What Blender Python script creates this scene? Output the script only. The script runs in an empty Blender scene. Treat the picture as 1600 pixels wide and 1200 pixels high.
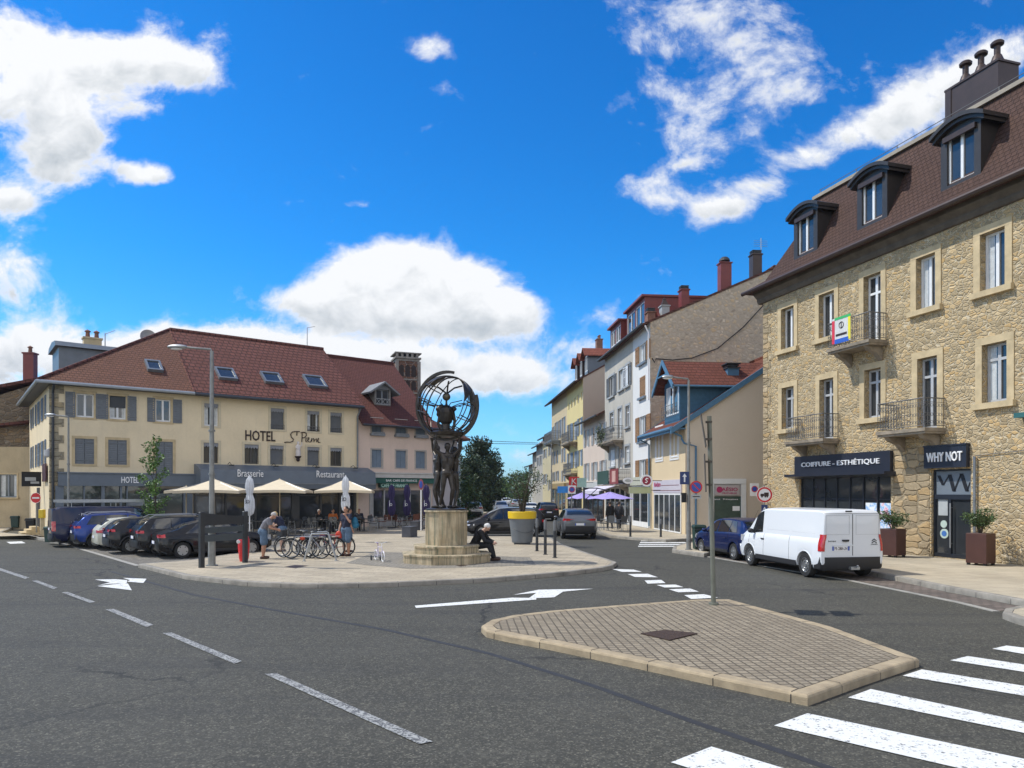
import bpy, bmesh, math, random
from mathutils import Vector, Matrix
R = math.radians
C = bpy.context.scene.collection
SC = bpy.context.scene
# ------------------------------------------------------------------ camera
H = 2.4; FL = 1130.0; HZ = 770.0
cam = bpy.data.cameras.new('camera'); co = bpy.data.objects.new('camera', cam); C.objects.link(co)
co.location = (0, 0, H); co.rotation_euler = (R(90), 0, 0)
cam.sensor_width = 36; cam.lens = FL/1600*36; cam.shift_y = (HZ-600)/1600; cam.clip_end = 9000; cam.clip_start = 0.1
SC.camera = co
SC.view_settings.view_transform = 'Standard'; SC.view_settings.look = 'None'
SC.view_settings.exposure = 0.82; SC.view_settings.gamma = 1
# ------------------------------------------------------------------ light
SUN_DIR = Vector((-0.985, 0.17, 0)); SUN_EL = R(54)
sd = (SUN_DIR.normalized()*math.cos(SUN_EL) + Vector((0, 0, math.sin(SUN_EL)))).normalized()
sl = bpy.data.lights.new('sun', 'SUN'); sl.energy = 2.5; sl.angle = R(0.5); sl.color = (1, .955, .87)
so = bpy.data.objects.new('sun', sl); C.objects.link(so); so.rotation_euler = sd.to_track_quat('Z', 'Y').to_euler()
# ------------------------------------------------------------------ node helper
class NT:
    def __init__(s, tree): s.t = tree; s.n = tree.nodes; s.l = tree.links
    def node(s, typ, ins=None, **kw):
        n = s.n.new(typ)
        for k, v in kw.items(): setattr(n, k, v)
        for k, v in (ins or {}).items(): s.set(n, k, v)
        return n
    def set(s, n, k, v):
        i = n.inputs[k]
        if isinstance(v, bpy.types.NodeSocket): s.l.new(v, i)
        elif isinstance(v, bpy.types.Node): s.l.new(v.outputs[0], i)
        else: i.default_value = v
    def m(s, op, a, b=None, c=None, clamp=False):
        n = s.n.new('ShaderNodeMath'); n.operation = op; n.use_clamp = clamp
        s.set(n, 0, a)
        if b is not None: s.set(n, 1, b)
        if c is not None: s.set(n, 2, c)
        return n.outputs[0]
    def ramp(s, fac, stops):
        n = s.n.new('ShaderNodeValToRGB'); s.set(n, 0, fac)
        cr = n.color_ramp
        while len(cr.elements) < len(stops): cr.elements.new(0.5)
        for e, (p, c) in zip(cr.elements, stops):
            e.position = p; e.color = (c, c, c, 1) if not hasattr(c, '__len__') else tuple(c)+(1,)
        return n.outputs[0]
    def mix(s, fac, a, b, blend='MIX'):
        n = s.n.new('ShaderNodeMix'); n.data_type = 'RGBA'; n.blend_type = blend; n.clamp_factor = True
        s.set(n, 0, fac)
        for i, v in ((6, a), (7, b)):
            if hasattr(v, '__len__') and not isinstance(v, bpy.types.NodeSocket): v = (tuple(v)+(1,))[:4]
            s.set(n, i, v)
        return n.outputs[2]
# ------------------------------------------------------------------ sky
W = bpy.data.worlds.new("World"); SC.world = W; W.use_nodes = True
w = NT(W.node_tree); w.n.clear()
sky = w.node('ShaderNodeTexSky', sky_type='NISHITA', sun_disc=False, sun_elevation=SUN_EL,
             sun_rotation=math.atan2(sd.x, sd.y), altitude=500, air_density=1.0, dust_density=0.6, ozone_density=2.5)
tc = w.node('ShaderNodeTexCoord'); sp = w.node('ShaderNodeSeparateXYZ', {0: tc.outputs['Generated']})
ay = w.m('MAXIMUM', w.m('ABSOLUTE', sp.outputs[1]), 0.12)
ga = w.m('DIVIDE', sp.outputs[0], ay); gb = w.m('DIVIDE', sp.outputs[2], ay)
gv = w.node('ShaderNodeCombineXYZ', {0: ga, 1: w.m('MULTIPLY', gb, 1.25), 2: w.m('MULTIPLY', w.m('LESS_THAN', sp.outputs[1], 0.0), 3.7)})
def noise(nt, vec, scale, detail=6, rough=.55, dist=0.0):
    return nt.node('ShaderNodeTexNoise', {'Vector': vec, 'Scale': scale, 'Detail': detail, 'Roughness': rough, 'Distortion': dist})
nz = noise(w, gv.outputs[0], 6.5, 12, .66, .3).outputs[0]
nzw = noise(w, gv.outputs[0], 18, 9, .62, .3).outputs[0]
back = w.m('LESS_THAN', sp.outputs[1], 0.0)
# cloud bodies: where each one floats, as a direction (x/y, z/y), with its half sizes and thickness
CL = [(-.68, .55, .12, .075, 1.0), (-.57, .60, .10, .04, .9), (-.48, .595, .075, .035, .8), (-.60, .50, .05, .04, .85), (-.63, .47, .05, .02, .7), (-.53, .67, .07, .02, .25), (-.70, .65, .06, .04, .6), (-.52, .53, .04, .02, .5),
      (-.70, .41, .045, .02, .9), (-.505, .435, .035, .012, .75), (-.39, .43, .03, .008, .3), (-.56, .455, .03, .01, .25),
      (-.70, .30, .045, .045, 1.0), (-.66, .20, .12, .035, 1.0), (-.48, .21, .05, .022, .9), (-.52, .17, .12, .03, 1.0), (-.42, .21, .05, .012, .6),
      (-.22, .30, .05, .032, 1.1), (-.15, .325, .05, .028, 1.1), (-.08, .30, .05, .032, 1.0), (-.28, .26, .06, .025, 1.0), (-.18, .265, .10, .035, 1.1), (-.05, .265, .06, .035, 1.0), (.005, .255, .035, .025, .9), (-.10, .235, .12, .022, 1.0),
      (-.213, .40, .022, .010, .6), (-.30, .19, .14, .022, 1.0), (-.14, .185, .09, .02, 1.0), (.0, .165, .055, .022, 1.0), (-.38, .20, .10, .022, .9), (-.10, .15, .10, .016, .6),
      (-.115, .615, .036, .018, .72), (-.10, .56, .04, .016, .6), (-.285, .58, .02, .012, .22), (-.34, .62, .03, .015, .2), (-.34, .40, .025, .008, .25), (.04, .44, .03, .01, .15),
      (.03, .68, .05, .014, .5), (.22, .67, .08, .045, .5), (.30, .62, .08, .06, .42), (.38, .56, .05, .05, .42), (.25, .54, .06, .06, .22), (.37, .66, .05, .06, .28), (.16, .62, .05, .03, .25),
      (.18, .43, .045, .015, .65), (.24, .455, .035, .012, .45), (.20, .405, .03, .012, .4), (.29, .395, .045, .020, 1.0), (.345, .425, .05, .026, 1.05), (.26, .50, .07, .045, .42), (.34, .50, .05, .035, .35), (.20, .58, .05, .05, .3), (-.53, .45, .03, .01, .5), (-.49, .44, .04, .016, .6), (-.43, .58, .04, .03, .5), (-.62, .44, .04, .015, .6), (.41, .465, .05, .020, 1.0), (.48, .495, .05, .022, 1.0), (.55, .53, .05, .026, 1.1),
      (.61, .57, .05, .03, 1.1), (.68, .61, .06, .035, 1.1), (.13, .245, .05, .018, .45), (.09, .205, .05, .016, .45), (.17, .31, .04, .014, .25), (.11, .375, .03, .01, .2), (.02, .05, .08, .012, .3), (.16, .17, .08, .03, .5)]
dens = None; low = None
for (a0, b0, ra, rb, k) in CL:
    da = w.m('MULTIPLY', w.m('SUBTRACT', ga, a0), 1/ra); db = w.m('MULTIPLY', w.m('SUBTRACT', gb, b0), 1/rb)
    r2 = w.m('ADD', w.m('MULTIPLY', da, da), w.m('MULTIPLY', db, db))
    g = w.m('MULTIPLY', w.m('POWER', 2.718, w.m('MULTIPLY', r2, -0.85)), k)
    l_ = w.m('MULTIPLY', g, w.m('MULTIPLY', db, -1.0))
    dens = g if dens is None else w.m('ADD', dens, g)
    low = l_ if low is None else w.m('ADD', low, l_)
dens = w.m('MINIMUM', dens, 1.25)
field = w.m('ADD', dens, w.m('ADD', w.m('MULTIPLY', w.m('SUBTRACT', nz, .5), 2.7), w.m('MULTIPLY', w.m('SUBTRACT', nzw, .5), 1.0)))
field = w.m('ADD', field, w.m('MULTIPLY', back, .62))  # extra cloud cover added behind the camera as white fill light
field = w.m('ADD', field, w.m('ADD', .07, w.m('MULTIPLY', w.ramp(gb, [(.16, 1.0), (.30, 0.0)]), .28)))
hmask = w.m('MULTIPLY', w.m('GREATER_THAN', sp.outputs[2], 0.0), 1.0)
cov = w.ramp(field, [(.40, 0.0), (.56, .12), (.78, .55), (1.10, 1.0)])
cov = w.m('MULTIPLY', cov, hmask)
shade = w.m('ADD', w.m('MULTIPLY', low, .85), w.m('MULTIPLY', w.m('SUBTRACT', nzw, .46), 2.0), clamp=True)
shade = w.m('MULTIPLY', shade, w.ramp(field, [(.85, 0.0), (1.0, 1.0)]))
ccol = w.mix(shade, (3.7, 3.75, 3.82), (1.9, 2.1, 2.3))
hs = w.node('ShaderNodeHueSaturation', {'Hue': .497, 'Saturation': 1.42, 'Value': 1.0, 'Fac': 1.0, 'Color': sky})
skycol = w.mix(1.0, hs.outputs[0], w.ramp(sp.outputs[2], [(0.0, (.31, .53, .76)), (.12, (.34, .61, .77)), (.30, (.14, .58, .75)), (.6, (.05, .50, .68)), (1.0, (.15, .5, .65))]), 'MULTIPLY')
ccol = w.mix(back, ccol, (6.6, 6.4, 6.1))  # unseen clouds behind the camera brightened to fill the shaded fronts
fin = w.mix(cov, skycol, ccol)
bg = w.node('ShaderNodeBackground', {0: fin, 1: 0.15})
wo = w.node('ShaderNodeOutputWorld'); w.l.new(bg.outputs[0], wo.inputs[0])
# ------------------------------------------------------------------ pixel helpers (photo 1600x1200 to world)
def G(px, py, z=0.0):
    Y = (H-z)*FL/(py-HZ); return Vector(((px-800)*Y/FL, Y, z))
def at(px, py, Y): return Vector(((px-800)*Y/FL, Y, H-(py-HZ)*Y/FL))
class Fac:
    """vertical facade line: origin left corner, local x to the right of the picture, local y into the building"""
    def __init__(s, o, d):
        d = Vector((d[0], d[1])).normalized(); s.o = Vector((o[0], o[1])); s.d = d; s.ang = math.atan2(d.y, d.x); s.n = Vector((-d.y, d.x))
    def u(s, px, back=0.0):
        k = (px-800)/FL; o = s.o + s.n*back
        return (k*o.y-o.x)/(s.d.x-k*s.d.y)
    def Y(s, u, back=0.0): return s.o.y+u*s.d.y+back*s.n.y
    def z(s, px, py, back=0.0):
        return H+(HZ-py)*s.Y(s.u(px, back), back)/FL
    def w(s, u, y=0.0, z=0.0):
        p = s.o+s.d*u+s.n*y; return Vector((p.x, p.y, z))
# ------------------------------------------------------------------ materials
MC = {}
def mat(name, col, rough=.7, metal=0.0, var=.10, vs=3.0, bump=0.0, bs=40.0, coat=0.0, spec=.5, emis=None, alpha=None):
    if name in MC: return MC[name]
    m = bpy.data.materials.new(name); m.use_nodes = True; t = NT(m.node_tree); b = t.n['Principled BSDF']
    tc = t.node('ShaderNodeTexCoord').outputs['Object']
    if var:
        n1 = noise(t, tc, vs, 5, .6).outputs[0]
        f = t.ramp(n1, [(.3, 0.0), (.7, 1.0)])
        c = t.mix(f, tuple(x*(1-var) for x in col), tuple(min(1, x*(1+var)) for x in col))
        t.l.new(c, b.inputs['Base Color'])
    else: b.inputs['Base Color'].default_value = tuple(col)+(1,)
    b.inputs['Roughness'].default_value = rough; b.inputs['Metallic'].default_value = metal
    b.inputs['Specular IOR Level'].default_value = spec
    if coat: b.inputs['Coat Weight'].default_value = coat; b.inputs['Coat Roughness'].default_value = .04
    if bump:
        bn = t.node('ShaderNodeBump', {'Height': noise(t, tc, bs, 4, .6), 'Strength': bump, 'Distance': .02})
        t.l.new(bn.outputs[0], b.inputs['Normal'])
    if emis: b.inputs['Emission Color'].default_value = tuple(emis[0])+(1,); b.inputs['Emission Strength'].default_value = emis[1]
    MC[name] = m; return m
def newmat(name):
    m = bpy.data.materials.new(name); m.use_nodes = True; t = NT(m.node_tree); b = t.n['Principled BSDF']; MC[name] = m
    return m, t, b, t.node('ShaderNodeTexCoord').outputs['Object']
def plaster(name, col, stain=.25, streak=.5):
    """render with blotches, rain streaks and rising dirt"""
    m, t, b, tc = newmat(name)
    n1 = noise(t, tc, .55, 7, .65).outputs[0]; n2 = noise(t, tc, 9, 5, .6).outputs[0]
    mp = t.node('ShaderNodeMapping', {'Vector': tc, 'Scale': (2.2, 2.2, .18)})
    n3 = noise(t, mp.outputs[0], 1.6, 6, .7).outputs[0]
    c = t.mix(t.ramp(n1, [(.32, 0.0), (.68, 1.0)]), tuple(x*(1-stain) for x in col), col)
    c = t.mix(t.m('MULTIPLY', t.ramp(n3, [(.52, 0.0), (.75, 1.0)]), streak), c, tuple(x*.68 for x in col))
    c = t.mix(t.m('MULTIPLY', t.ramp(n2, [(.3, 0.0), (.7, 1.0)]), .25), c, tuple(min(1, x*1.12) for x in col))
    t.l.new(c, b.inputs['Base Color']); b.inputs['Roughness'].default_value = .92; b.inputs['Specular IOR Level'].default_value = .15
    bn = t.node('ShaderNodeBump', {'Height': noise(t, tc, 28, 5, .65), 'Strength': .35, 'Distance': .02}); t.l.new(bn.outputs[0], b.inputs['Normal'])
    return m
def tiles(name, col, row=.32, wid=.26, dark=.55, swap=False, wave=True, ms=.018, mk=.42):
    """roof tile courses running along x (or y with swap), rows up the slope"""
    m, t, b, tc = newmat(name); s = t.node('ShaderNodeSeparateXYZ', {0: tc})
    v = t.node('ShaderNodeCombineXYZ', {0: s.outputs[1 if swap else 0], 1: s.outputs[2], 2: 0.0})
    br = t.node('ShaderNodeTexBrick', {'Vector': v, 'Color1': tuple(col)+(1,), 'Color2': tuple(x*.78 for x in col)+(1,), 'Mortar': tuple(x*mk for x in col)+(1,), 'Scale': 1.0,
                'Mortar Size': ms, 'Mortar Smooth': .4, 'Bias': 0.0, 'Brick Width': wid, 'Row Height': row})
    fr = t.m('FRACT', t.m('DIVIDE', s.outputs[2], row))
    n1 = noise(t, tc, .8, 7, .7).outputs[0]; n2 = noise(t, tc, 6, 4, .6).outputs[0]
    c = t.mix(t.ramp(n1, [(.35, 0.0), (.7, .75)]), br.outputs[0], tuple(x*dark for x in col))
    c = t.mix(t.m('MULTIPLY', t.ramp(n2, [(.45, 0.0), (.75, 1.0)]), .35), c, (col[0]*1.25, col[1]*1.3, col[2]*1.3))
    t.l.new(c, b.inputs['Base Color']); b.inputs['Roughness'].default_value = .85; b.inputs['Specular IOR Level'].default_value = .2
    bn = t.node('ShaderNodeBump', {'Height': t.m('SUBTRACT', t.m('MULTIPLY', t.m('SUBTRACT', 1.0, fr), 1.0), t.m('MULTIPLY', br.outputs[1], .5)), 'Strength': 1.0, 'Distance': .05}); t.l.new(bn.outputs[0], b.inputs['Normal'])
    return m
def rubble(name, col, mort, sc=2.6, sx=1.0, sz=1.9, mw=.055, bump=1.0, rnd=1.0):
    m, t, b, tc = newmat(name)
    dn = noise(t, tc, 2.2, 3, .5)
    vv = t.node('ShaderNodeVectorMath', {0: tc, 1: t.node('ShaderNodeVectorMath', {0: dn.outputs[1], 1: (.5, .5, .5)}, operation='SUBTRACT').outputs[0]}, operation='ADD')
    vm = t.node('ShaderNodeMapping', {'Vector': t.mix(.78, vv.outputs[0], tc), 'Scale': (sx, sx, sz)})
    ve = t.node('ShaderNodeTexVoronoi', {'Vector': vm.outputs[0], 'Scale': sc, 'Randomness': rnd}, feature='DISTANCE_TO_EDGE')
    vc = t.node('ShaderNodeTexVoronoi', {'Vector': vm.outputs[0], 'Scale': sc, 'Randomness': rnd}, feature='F1')
    sp_ = t.node('ShaderNodeSeparateColor', {0: vc.outputs['Color']})
    n2 = noise(t, tc, 14, 6, .7).outputs[0]; n3 = noise(t, tc, .5, 5, .6).outputs[0]
    c = t.ramp(sp_.outputs[0], [(0, tuple(x*.62 for x in col)), (.3, tuple(x*.9 for x in col)), (.6, col), (.82, (col[0]*1.08, col[1]*.93, col[2]*.7)), (1, tuple(min(1, x*1.3) for x in col))])
    c = t.mix(t.m('MULTIPLY', t.ramp(n2, [(.35, 0.0), (.75, 1.0)]), .45), c, tuple(x*.6 for x in col))
    ed = t.ramp(ve.outputs['Distance'], [(mw*.35, 0.0), (mw, 1.0)])
    c = t.mix(ed, mort, c)
    c = t.mix(t.m('MULTIPLY', t.ramp(n3, [(.5, 0.0), (.75, 1.0)]), .3), c, tuple(x*.6 for x in col))
    t.l.new(c, b.inputs['Base Color']); b.inputs['Roughness'].default_value = .95; b.inputs['Specular IOR Level'].default_value = .1
    h = t.m('ADD', t.ramp(ve.outputs['Distance'], [(.0, 0.0), (mw*2.4, 1.0)]), t.m('MULTIPLY', n2, .7))
    bn = t.node('ShaderNodeBump', {'Height': h, 'Strength': bump, 'Distance': .06}); t.l.new(bn.outputs[0], b.inputs['Normal'])
    return m
def pavers(name, c1, c2, mort, bw, rh, ang=0, ms=.012, offs=.5, var=.25, bump=.4):
    m, t, b, tc = newmat(name)
    mp = t.node('ShaderNodeMapping', {'Vector': tc, 'Rotation': (0, 0, R(ang))})
    wob = noise(t, tc, 3.0, 2, .5).outputs[1]
    vv = t.mix(.012, mp.outputs[0], wob, 'ADD')
    br = t.node('ShaderNodeTexBrick', {'Vector': vv, 'Color1': tuple(c1)+(1,), 'Color2': tuple(c2)+(1,), 'Mortar': tuple(mort)+(1,), 'Scale': 1.0, 'Mortar Size': ms,
                'Mortar Smooth': .3, 'Bias': 0.0, 'Brick Width': bw, 'Row Height': rh}, offset=offs)
    n1 = noise(t, tc, .5, 8, .65).outputs[0]; n2 = noise(t, tc, 30, 4, .7).outputs[0]
    c = t.mix(t.m('MULTIPLY', t.ramp(n1, [(.38, 0.0), (.68, 1.0)]), var*1.5), br.outputs[0], tuple(x*.5 for x in c1))
    c = t.mix(t.m('MULTIPLY', t.ramp(n2, [(.3, 0.0), (.7, 1.0)]), .3), c, tuple(x*.6 for x in c2))
    t.l.new(c, b.inputs['Base Color']); b.inputs['Roughness'].default_value = .9; b.inputs['Specular IOR Level'].default_value = .2
    bn = t.node('ShaderNodeBump', {'Height': t.m('SUBTRACT', n2, t.m('MULTIPLY', br.outputs[1], 1.5)), 'Strength': bump, 'Distance': .02}); t.l.new(bn.outputs[0], b.inputs['Normal'])
    return m
def asphalt(name, base=.06):
    m, t, b, tc = newmat(name)
    v = t.node('ShaderNodeTexVoronoi', {'Vector': tc, 'Scale': 62.0}); s = t.node('ShaderNodeSeparateColor', {0: v.outputs['Color']})
    v2 = t.node('ShaderNodeTexVoronoi', {'Vector': tc, 'Scale': 21.0}); s2 = t.node('ShaderNodeSeparateColor', {0: v2.outputs['Color']})
    n1 = noise(t, tc, .35, 8, .62).outputs[0]
    mp = t.node('ShaderNodeMapping', {'Vector': tc, 'Rotation': (0, 0, R(35)), 'Scale': (.12, 1.3, 1)}); n3 = noise(t, mp.outputs[0], 1.0, 5, .6).outputs[0]
    k = base
    c = t.ramp(s.outputs[0], [(0, (k*.45, k*.44, k*.34)), (.55, (k*.9, k*.87, k*.68)), (.85, (k*1.6, k*1.52, k*1.18)), (1, (k*4.4, k*4.1, k*3.2))])
    c = t.mix(.35, c, t.ramp(s2.outputs[1], [(0, (k*.5, k*.47, k*.38)), (.8, (k, k*.95, k*.74)), (1, (k*2.8, k*2.6, k*2.0))]))
    c = t.mix(t.m('MULTIPLY', t.ramp(n1, [(.3, 0.0), (.7, 1.0)]), .38), c, (k*1.55, k*1.48, k*1.25))
    c = t.mix(t.m('MULTIPLY', t.ramp(n3, [(.5, 0.0), (.75, 1.0)]), .55), c, (k*.5, k*.5, k*.5))
    wv = t.node('ShaderNodeVectorMath', {0: tc, 1: t.node('ShaderNodeVectorMath', {0: noise(t, tc, 1.1, 5, .7).outputs[1], 1: (.9, .9, .9)}, operation='MULTIPLY').outputs[0]}, operation='ADD')
    cr = t.node('ShaderNodeTexVoronoi', {'Vector': wv.outputs[0], 'Scale': .16}, feature='DISTANCE_TO_EDGE')
    ck = t.m('MULTIPLY', t.ramp(cr.outputs[0], [(.0, 1.0), (.0035, 1.0), (.007, 0.0)]), t.ramp(noise(t, tc, .12, 3, .5).outputs[0], [(.48, 0.0), (.55, .8)]))
    c = t.mix(ck, c, (k*.28, k*.27, k*.26))
    st = noise(t, tc, 1.7, 3, .5).outputs[0]; c = t.mix(t.m('MULTIPLY', t.ramp(st, [(.68, 0.0), (.74, 1.0)]), .4), c, (k*.45, k*.44, k*.42))
    t.l.new(c, b.inputs['Base Color']); b.inputs['Roughness'].default_value = .82; b.inputs['Specular IOR Level'].default_value = .35
    bn = t.node('ShaderNodeBump', {'Height': t.m('ADD', s.outputs[0], s2.outputs[0]), 'Strength': .55, 'Distance': .008}); t.l.new(bn.outputs[0], b.inputs['Normal'])
    return m
def paintmark(name, col, under, wear):
    m, t, b, tc = newmat(name)
    n = noise(t, tc, 9, 8, .72).outputs[0]; v = t.node('ShaderNodeTexVoronoi', {'Vector': tc, 'Scale': 55.0})
    s = t.node('ShaderNodeSeparateColor', {0: v.outputs['Color']})
    f = t.m('ADD', n, t.m('MULTIPLY', s.outputs[0], .32))
    c = t.mix(t.ramp(f, [(wear-.05, 0.0), (wear+.05, 1.0)]), col, under)
    t.l.new(c, b.inputs['Base Color']); b.inputs['Roughness'].default_value = .7
    return m
glass_m, _t, _b, _tc = newmat('window glass')
_n = noise(_t, _tc, .9, 3, .5).outputs[0]
_t.l.new(_t.mix(_n, (.012, .016, .02), (.05, .055, .06)), _b.inputs['Base Color']); _b.inputs['Roughness'].default_value = .06; _b.inputs['Specular IOR Level'].default_value = .9
bn_ = _t.node('ShaderNodeBump', {'Height': noise(_t, _tc, 1.5, 2, .5), 'Strength': .08, 'Distance': .05}); _t.l.new(bn_.outputs[0], _b.inputs['Normal'])
# ------------------------------------------------------------------ mesh builder
class MB:
    def __init__(s): s.v = []; s.f = []; s.mi = []; s.k = 0; s.M = None
    def add(s, vs, fs):
        o = len(s.v)
        s.v += [tuple(s.M @ Vector(p)) if s.M else tuple(p) for p in vs]
        for f in fs: s.f.append(tuple(i+o for i in f)); s.mi.append(s.k)
    def box(s, x0, x1, y0, y1, z0, z1):
        s.add([(x0, y0, z0), (x1, y0, z0), (x1, y1, z0), (x0, y1, z0), (x0, y0, z1), (x1, y0, z1), (x1, y1, z1), (x0, y1, z1)],
              [(0, 3, 2, 1), (4, 5, 6, 7), (0, 1, 5, 4), (1, 2, 6, 5), (2, 3, 7, 6), (3, 0, 4, 7)])
    def bbox(s, x0, x1, y0, y1, z0, z1, b=.01):
        """box with chamfered vertical and top edges"""
        p = [(x0+b, y0), (x1-b, y0), (x1, y0+b), (x1, y1-b), (x1-b, y1), (x0+b, y1), (x0, y1-b), (x0, y0+b)]
        q = [(x0+2*b, y0+b), (x1-2*b, y0+b), (x1-b, y0+2*b), (x1-b, y1-2*b), (x1-2*b, y1-b), (x0+2*b, y1-b), (x0+b, y1-2*b), (x0+b, y0+2*b)]
        s.loft([[(x, y, z0) for x, y in p], [(x, y, z1-b) for x, y in p], [(x, y, z1) for x, y in q]], cap=True)
    def poly(s, pts): s.add(pts, [tuple(range(len(pts)))])
    def loft(s, rings, closed=True, cap=False):
        n = len(rings[0]); vs = [p for r in rings for p in r]; fs = []
        for i in range(len(rings)-1):
            for j in range(n if closed else n-1):
                a = i*n+j; b = i*n+(j+1) % n; fs.append((a, b, b+n, a+n))
        if cap: fs.append(tuple(range(n-1, -1, -1))); fs.append(tuple(range((len(rings)-1)*n, len(rings)*n)))
        s.add(vs, fs)
    def prism(s, poly, z0, z1, axis='z', inset=0.0):
        """polygon extruded; axis z: poly is xy. axis y: poly is xz, extruded z0..z1 along y. axis x: poly is yz"""
        mp = {'z': lambda a, b, c: (a, b, c), 'y': lambda a, b, c: (a, c, b), 'x': lambda a, b, c: (c, a, b)}[axis]
        s.loft([[mp(a, b, z0) for a, b in poly], [mp(a, b, z1) for a, b in poly]], cap=True)
    def cyl(s, p0, p1, r0, r1=None, n=10, cap=True):
        r1 = r0 if r1 is None else r1; p0 = Vector(p0); p1 = Vector(p1); d = (p1-p0)
        if d.length < 1e-6: return
        q = d.normalized().to_track_quat('Z', 'Y'); rings = []
        for p, r in ((p0, r0), (p1, r1)):
            rings.append([tuple(p+q @ Vector((r*math.cos(2*math.pi*i/n), r*math.sin(2*math.pi*i/n), 0))) for i in range(n)])
        s.loft(rings, cap=cap)
    def tube(s, pts, r, n=8, cap=True, closed=False):
        pts = [Vector(p) for p in pts]; m = len(pts); rr = r if hasattr(r, '__len__') else [r]*m; rings = []; q = None
        for i, p in enumerate(pts):
            a = pts[(i-1) % m] if (i or closed) else p; b = pts[(i+1) % m] if (i < m-1 or closed) else p
            d = (b-a).normalized()
            if q is None: q = d.to_track_quat('Z', 'Y')
            else: q = (q @ Vector((0, 0, 1))).rotation_difference(d) @ q
            rings.append([tuple(p+q @ Vector((rr[i]*math.cos(2*math.pi*j/n), rr[i]*math.sin(2*math.pi*j/n), 0))) for j in range(n)])
        if closed: rings.append(rings[0])
        s.loft(rings, cap=cap and not closed)
    def lathe(s, prof, c=(0, 0, 0), n=24, cap=True, rot=0.0):
        rings = [[(c[0]+r*math.cos(2*math.pi*j/n+rot), c[1]+r*math.sin(2*math.pi*j/n+rot), c[2]+z) for j in range(n)] for r, z in prof]
        s.loft(rings, cap=cap)
    def ell(s, c, r, n=12, m=8, q=None):
        rr = (r, r, r) if not hasattr(r, '__len__') else r; rings = []
        for i in range(m+1):
            th = math.pi*i/m; k = max(math.sin(th), .01); ring = []
            for j in range(n):
                p = Vector((rr[0]*k*math.cos(2*math.pi*j/n), rr[1]*k*math.sin(2*math.pi*j/n), -rr[2]*math.cos(th)))
                if q: p = q @ p
                ring.append((c[0]+p.x, c[1]+p.y, c[2]+p.z))
            rings.append(ring)
        s.loft(rings, cap=True)
    def torus(s, c, R_, r, axis='x', n=24, m=6, a0=0, a1=2*math.pi):
        full = abs(a1-a0-2*math.pi) < 1e-6; pts = []
        for i in range(n if full else n+1):
            a = a0+(a1-a0)*i/n; ca, sa = R_*math.cos(a), R_*math.sin(a)
            pts.append({'x': (c[0], c[1]+ca, c[2]+sa), 'y': (c[0]+ca, c[1], c[2]+sa), 'z': (c[0]+ca, c[1]+sa, c[2])}[axis])
        s.tube(pts, r, m, closed=full)
    def strip(s, pts, width, z0, z1, side=1):
        """band following polyline pts (xy), offset to one side by width, from z0 to z1"""
        n = len(pts); P = [Vector((p[0], p[1])) for p in pts]; Q = []
        for i in range(n):
            a = P[max(i-1, 0)]; b = P[min(i+1, n-1)]; d = (b-a).normalized(); Q.append(P[i]+Vector((-d.y, d.x))*width*side)
        rings = [[(p.x, p.y, z0), (p.x, p.y, z1), (q.x, q.y, z1), (q.x, q.y, z0)] for p, q in zip(P, Q)]
        s.loft(rings, cap=True)
    def build(s, name, mats, parent=None, smooth=False, loc=None, rotz=0):
        me = bpy.data.meshes.new(name); me.from_pydata(s.v, [], s.f)
        if not isinstance(mats, (list, tuple)): mats = [mats]
        for m in mats: me.materials.append(m)
        if len(mats) > 1: me.polygons.foreach_set('material_index', s.mi)
        bm = bmesh.new(); bm.from_mesh(me); bmesh.ops.recalc_face_normals(bm, faces=bm.faces)
        if smooth:
            for f in bm.faces: f.smooth = True
            an = R(smooth if smooth is not True else 40)
            for e in bm.edges:
                if len(e.link_faces) == 2 and e.calc_face_angle(0) > an: e.smooth = False
        bm.to_mesh(me); bm.free()
        o = bpy.data.objects.new(name, me); C.objects.link(o)
        if parent: o.parent = parent
        if loc is not None: o.location = loc
        if rotz: o.rotation_euler = (0, 0, rotz)
        return o
def tag(o, label, cat, group=None, kind=None):
    if label: o['label'] = label
    if cat: o['category'] = cat
    if group: o['group'] = group
    if kind: o['kind'] = kind
    return o
def thing(name, label, cat, loc=(0, 0, 0), rotz=0, group=None, sc=1.0):
    o = bpy.data.objects.new(name, None); C.objects.link(o); o.location = loc; o.rotation_euler = (0, 0, rotz); o.scale = (sc,)*3
    o.empty_display_size = .1
    return tag(o, label, cat, group)
def dup(root, label=None, loc=None, rotz=None, group=None, sc=None):
    kids = {}
    for ob in list(C.objects):
        if ob.parent: kids.setdefault(ob.parent.name, []).append(ob)
    def cp(o, par):
        c = o.copy(); C.objects.link(c)
        if par: c.parent = par
        for k in kids.get(o.name, []): cp(k, c)
        return c
    r = cp(root, None)
    if label: r['label'] = label
    if loc is not None: r.location = loc
    if rotz is not None: r.rotation_euler = (0, 0, rotz)
    if group: r['group'] = group
    if sc: r.scale = (sc,)*3
    return r
def setting(o): o['kind'] = 'structure'; return o
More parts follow.
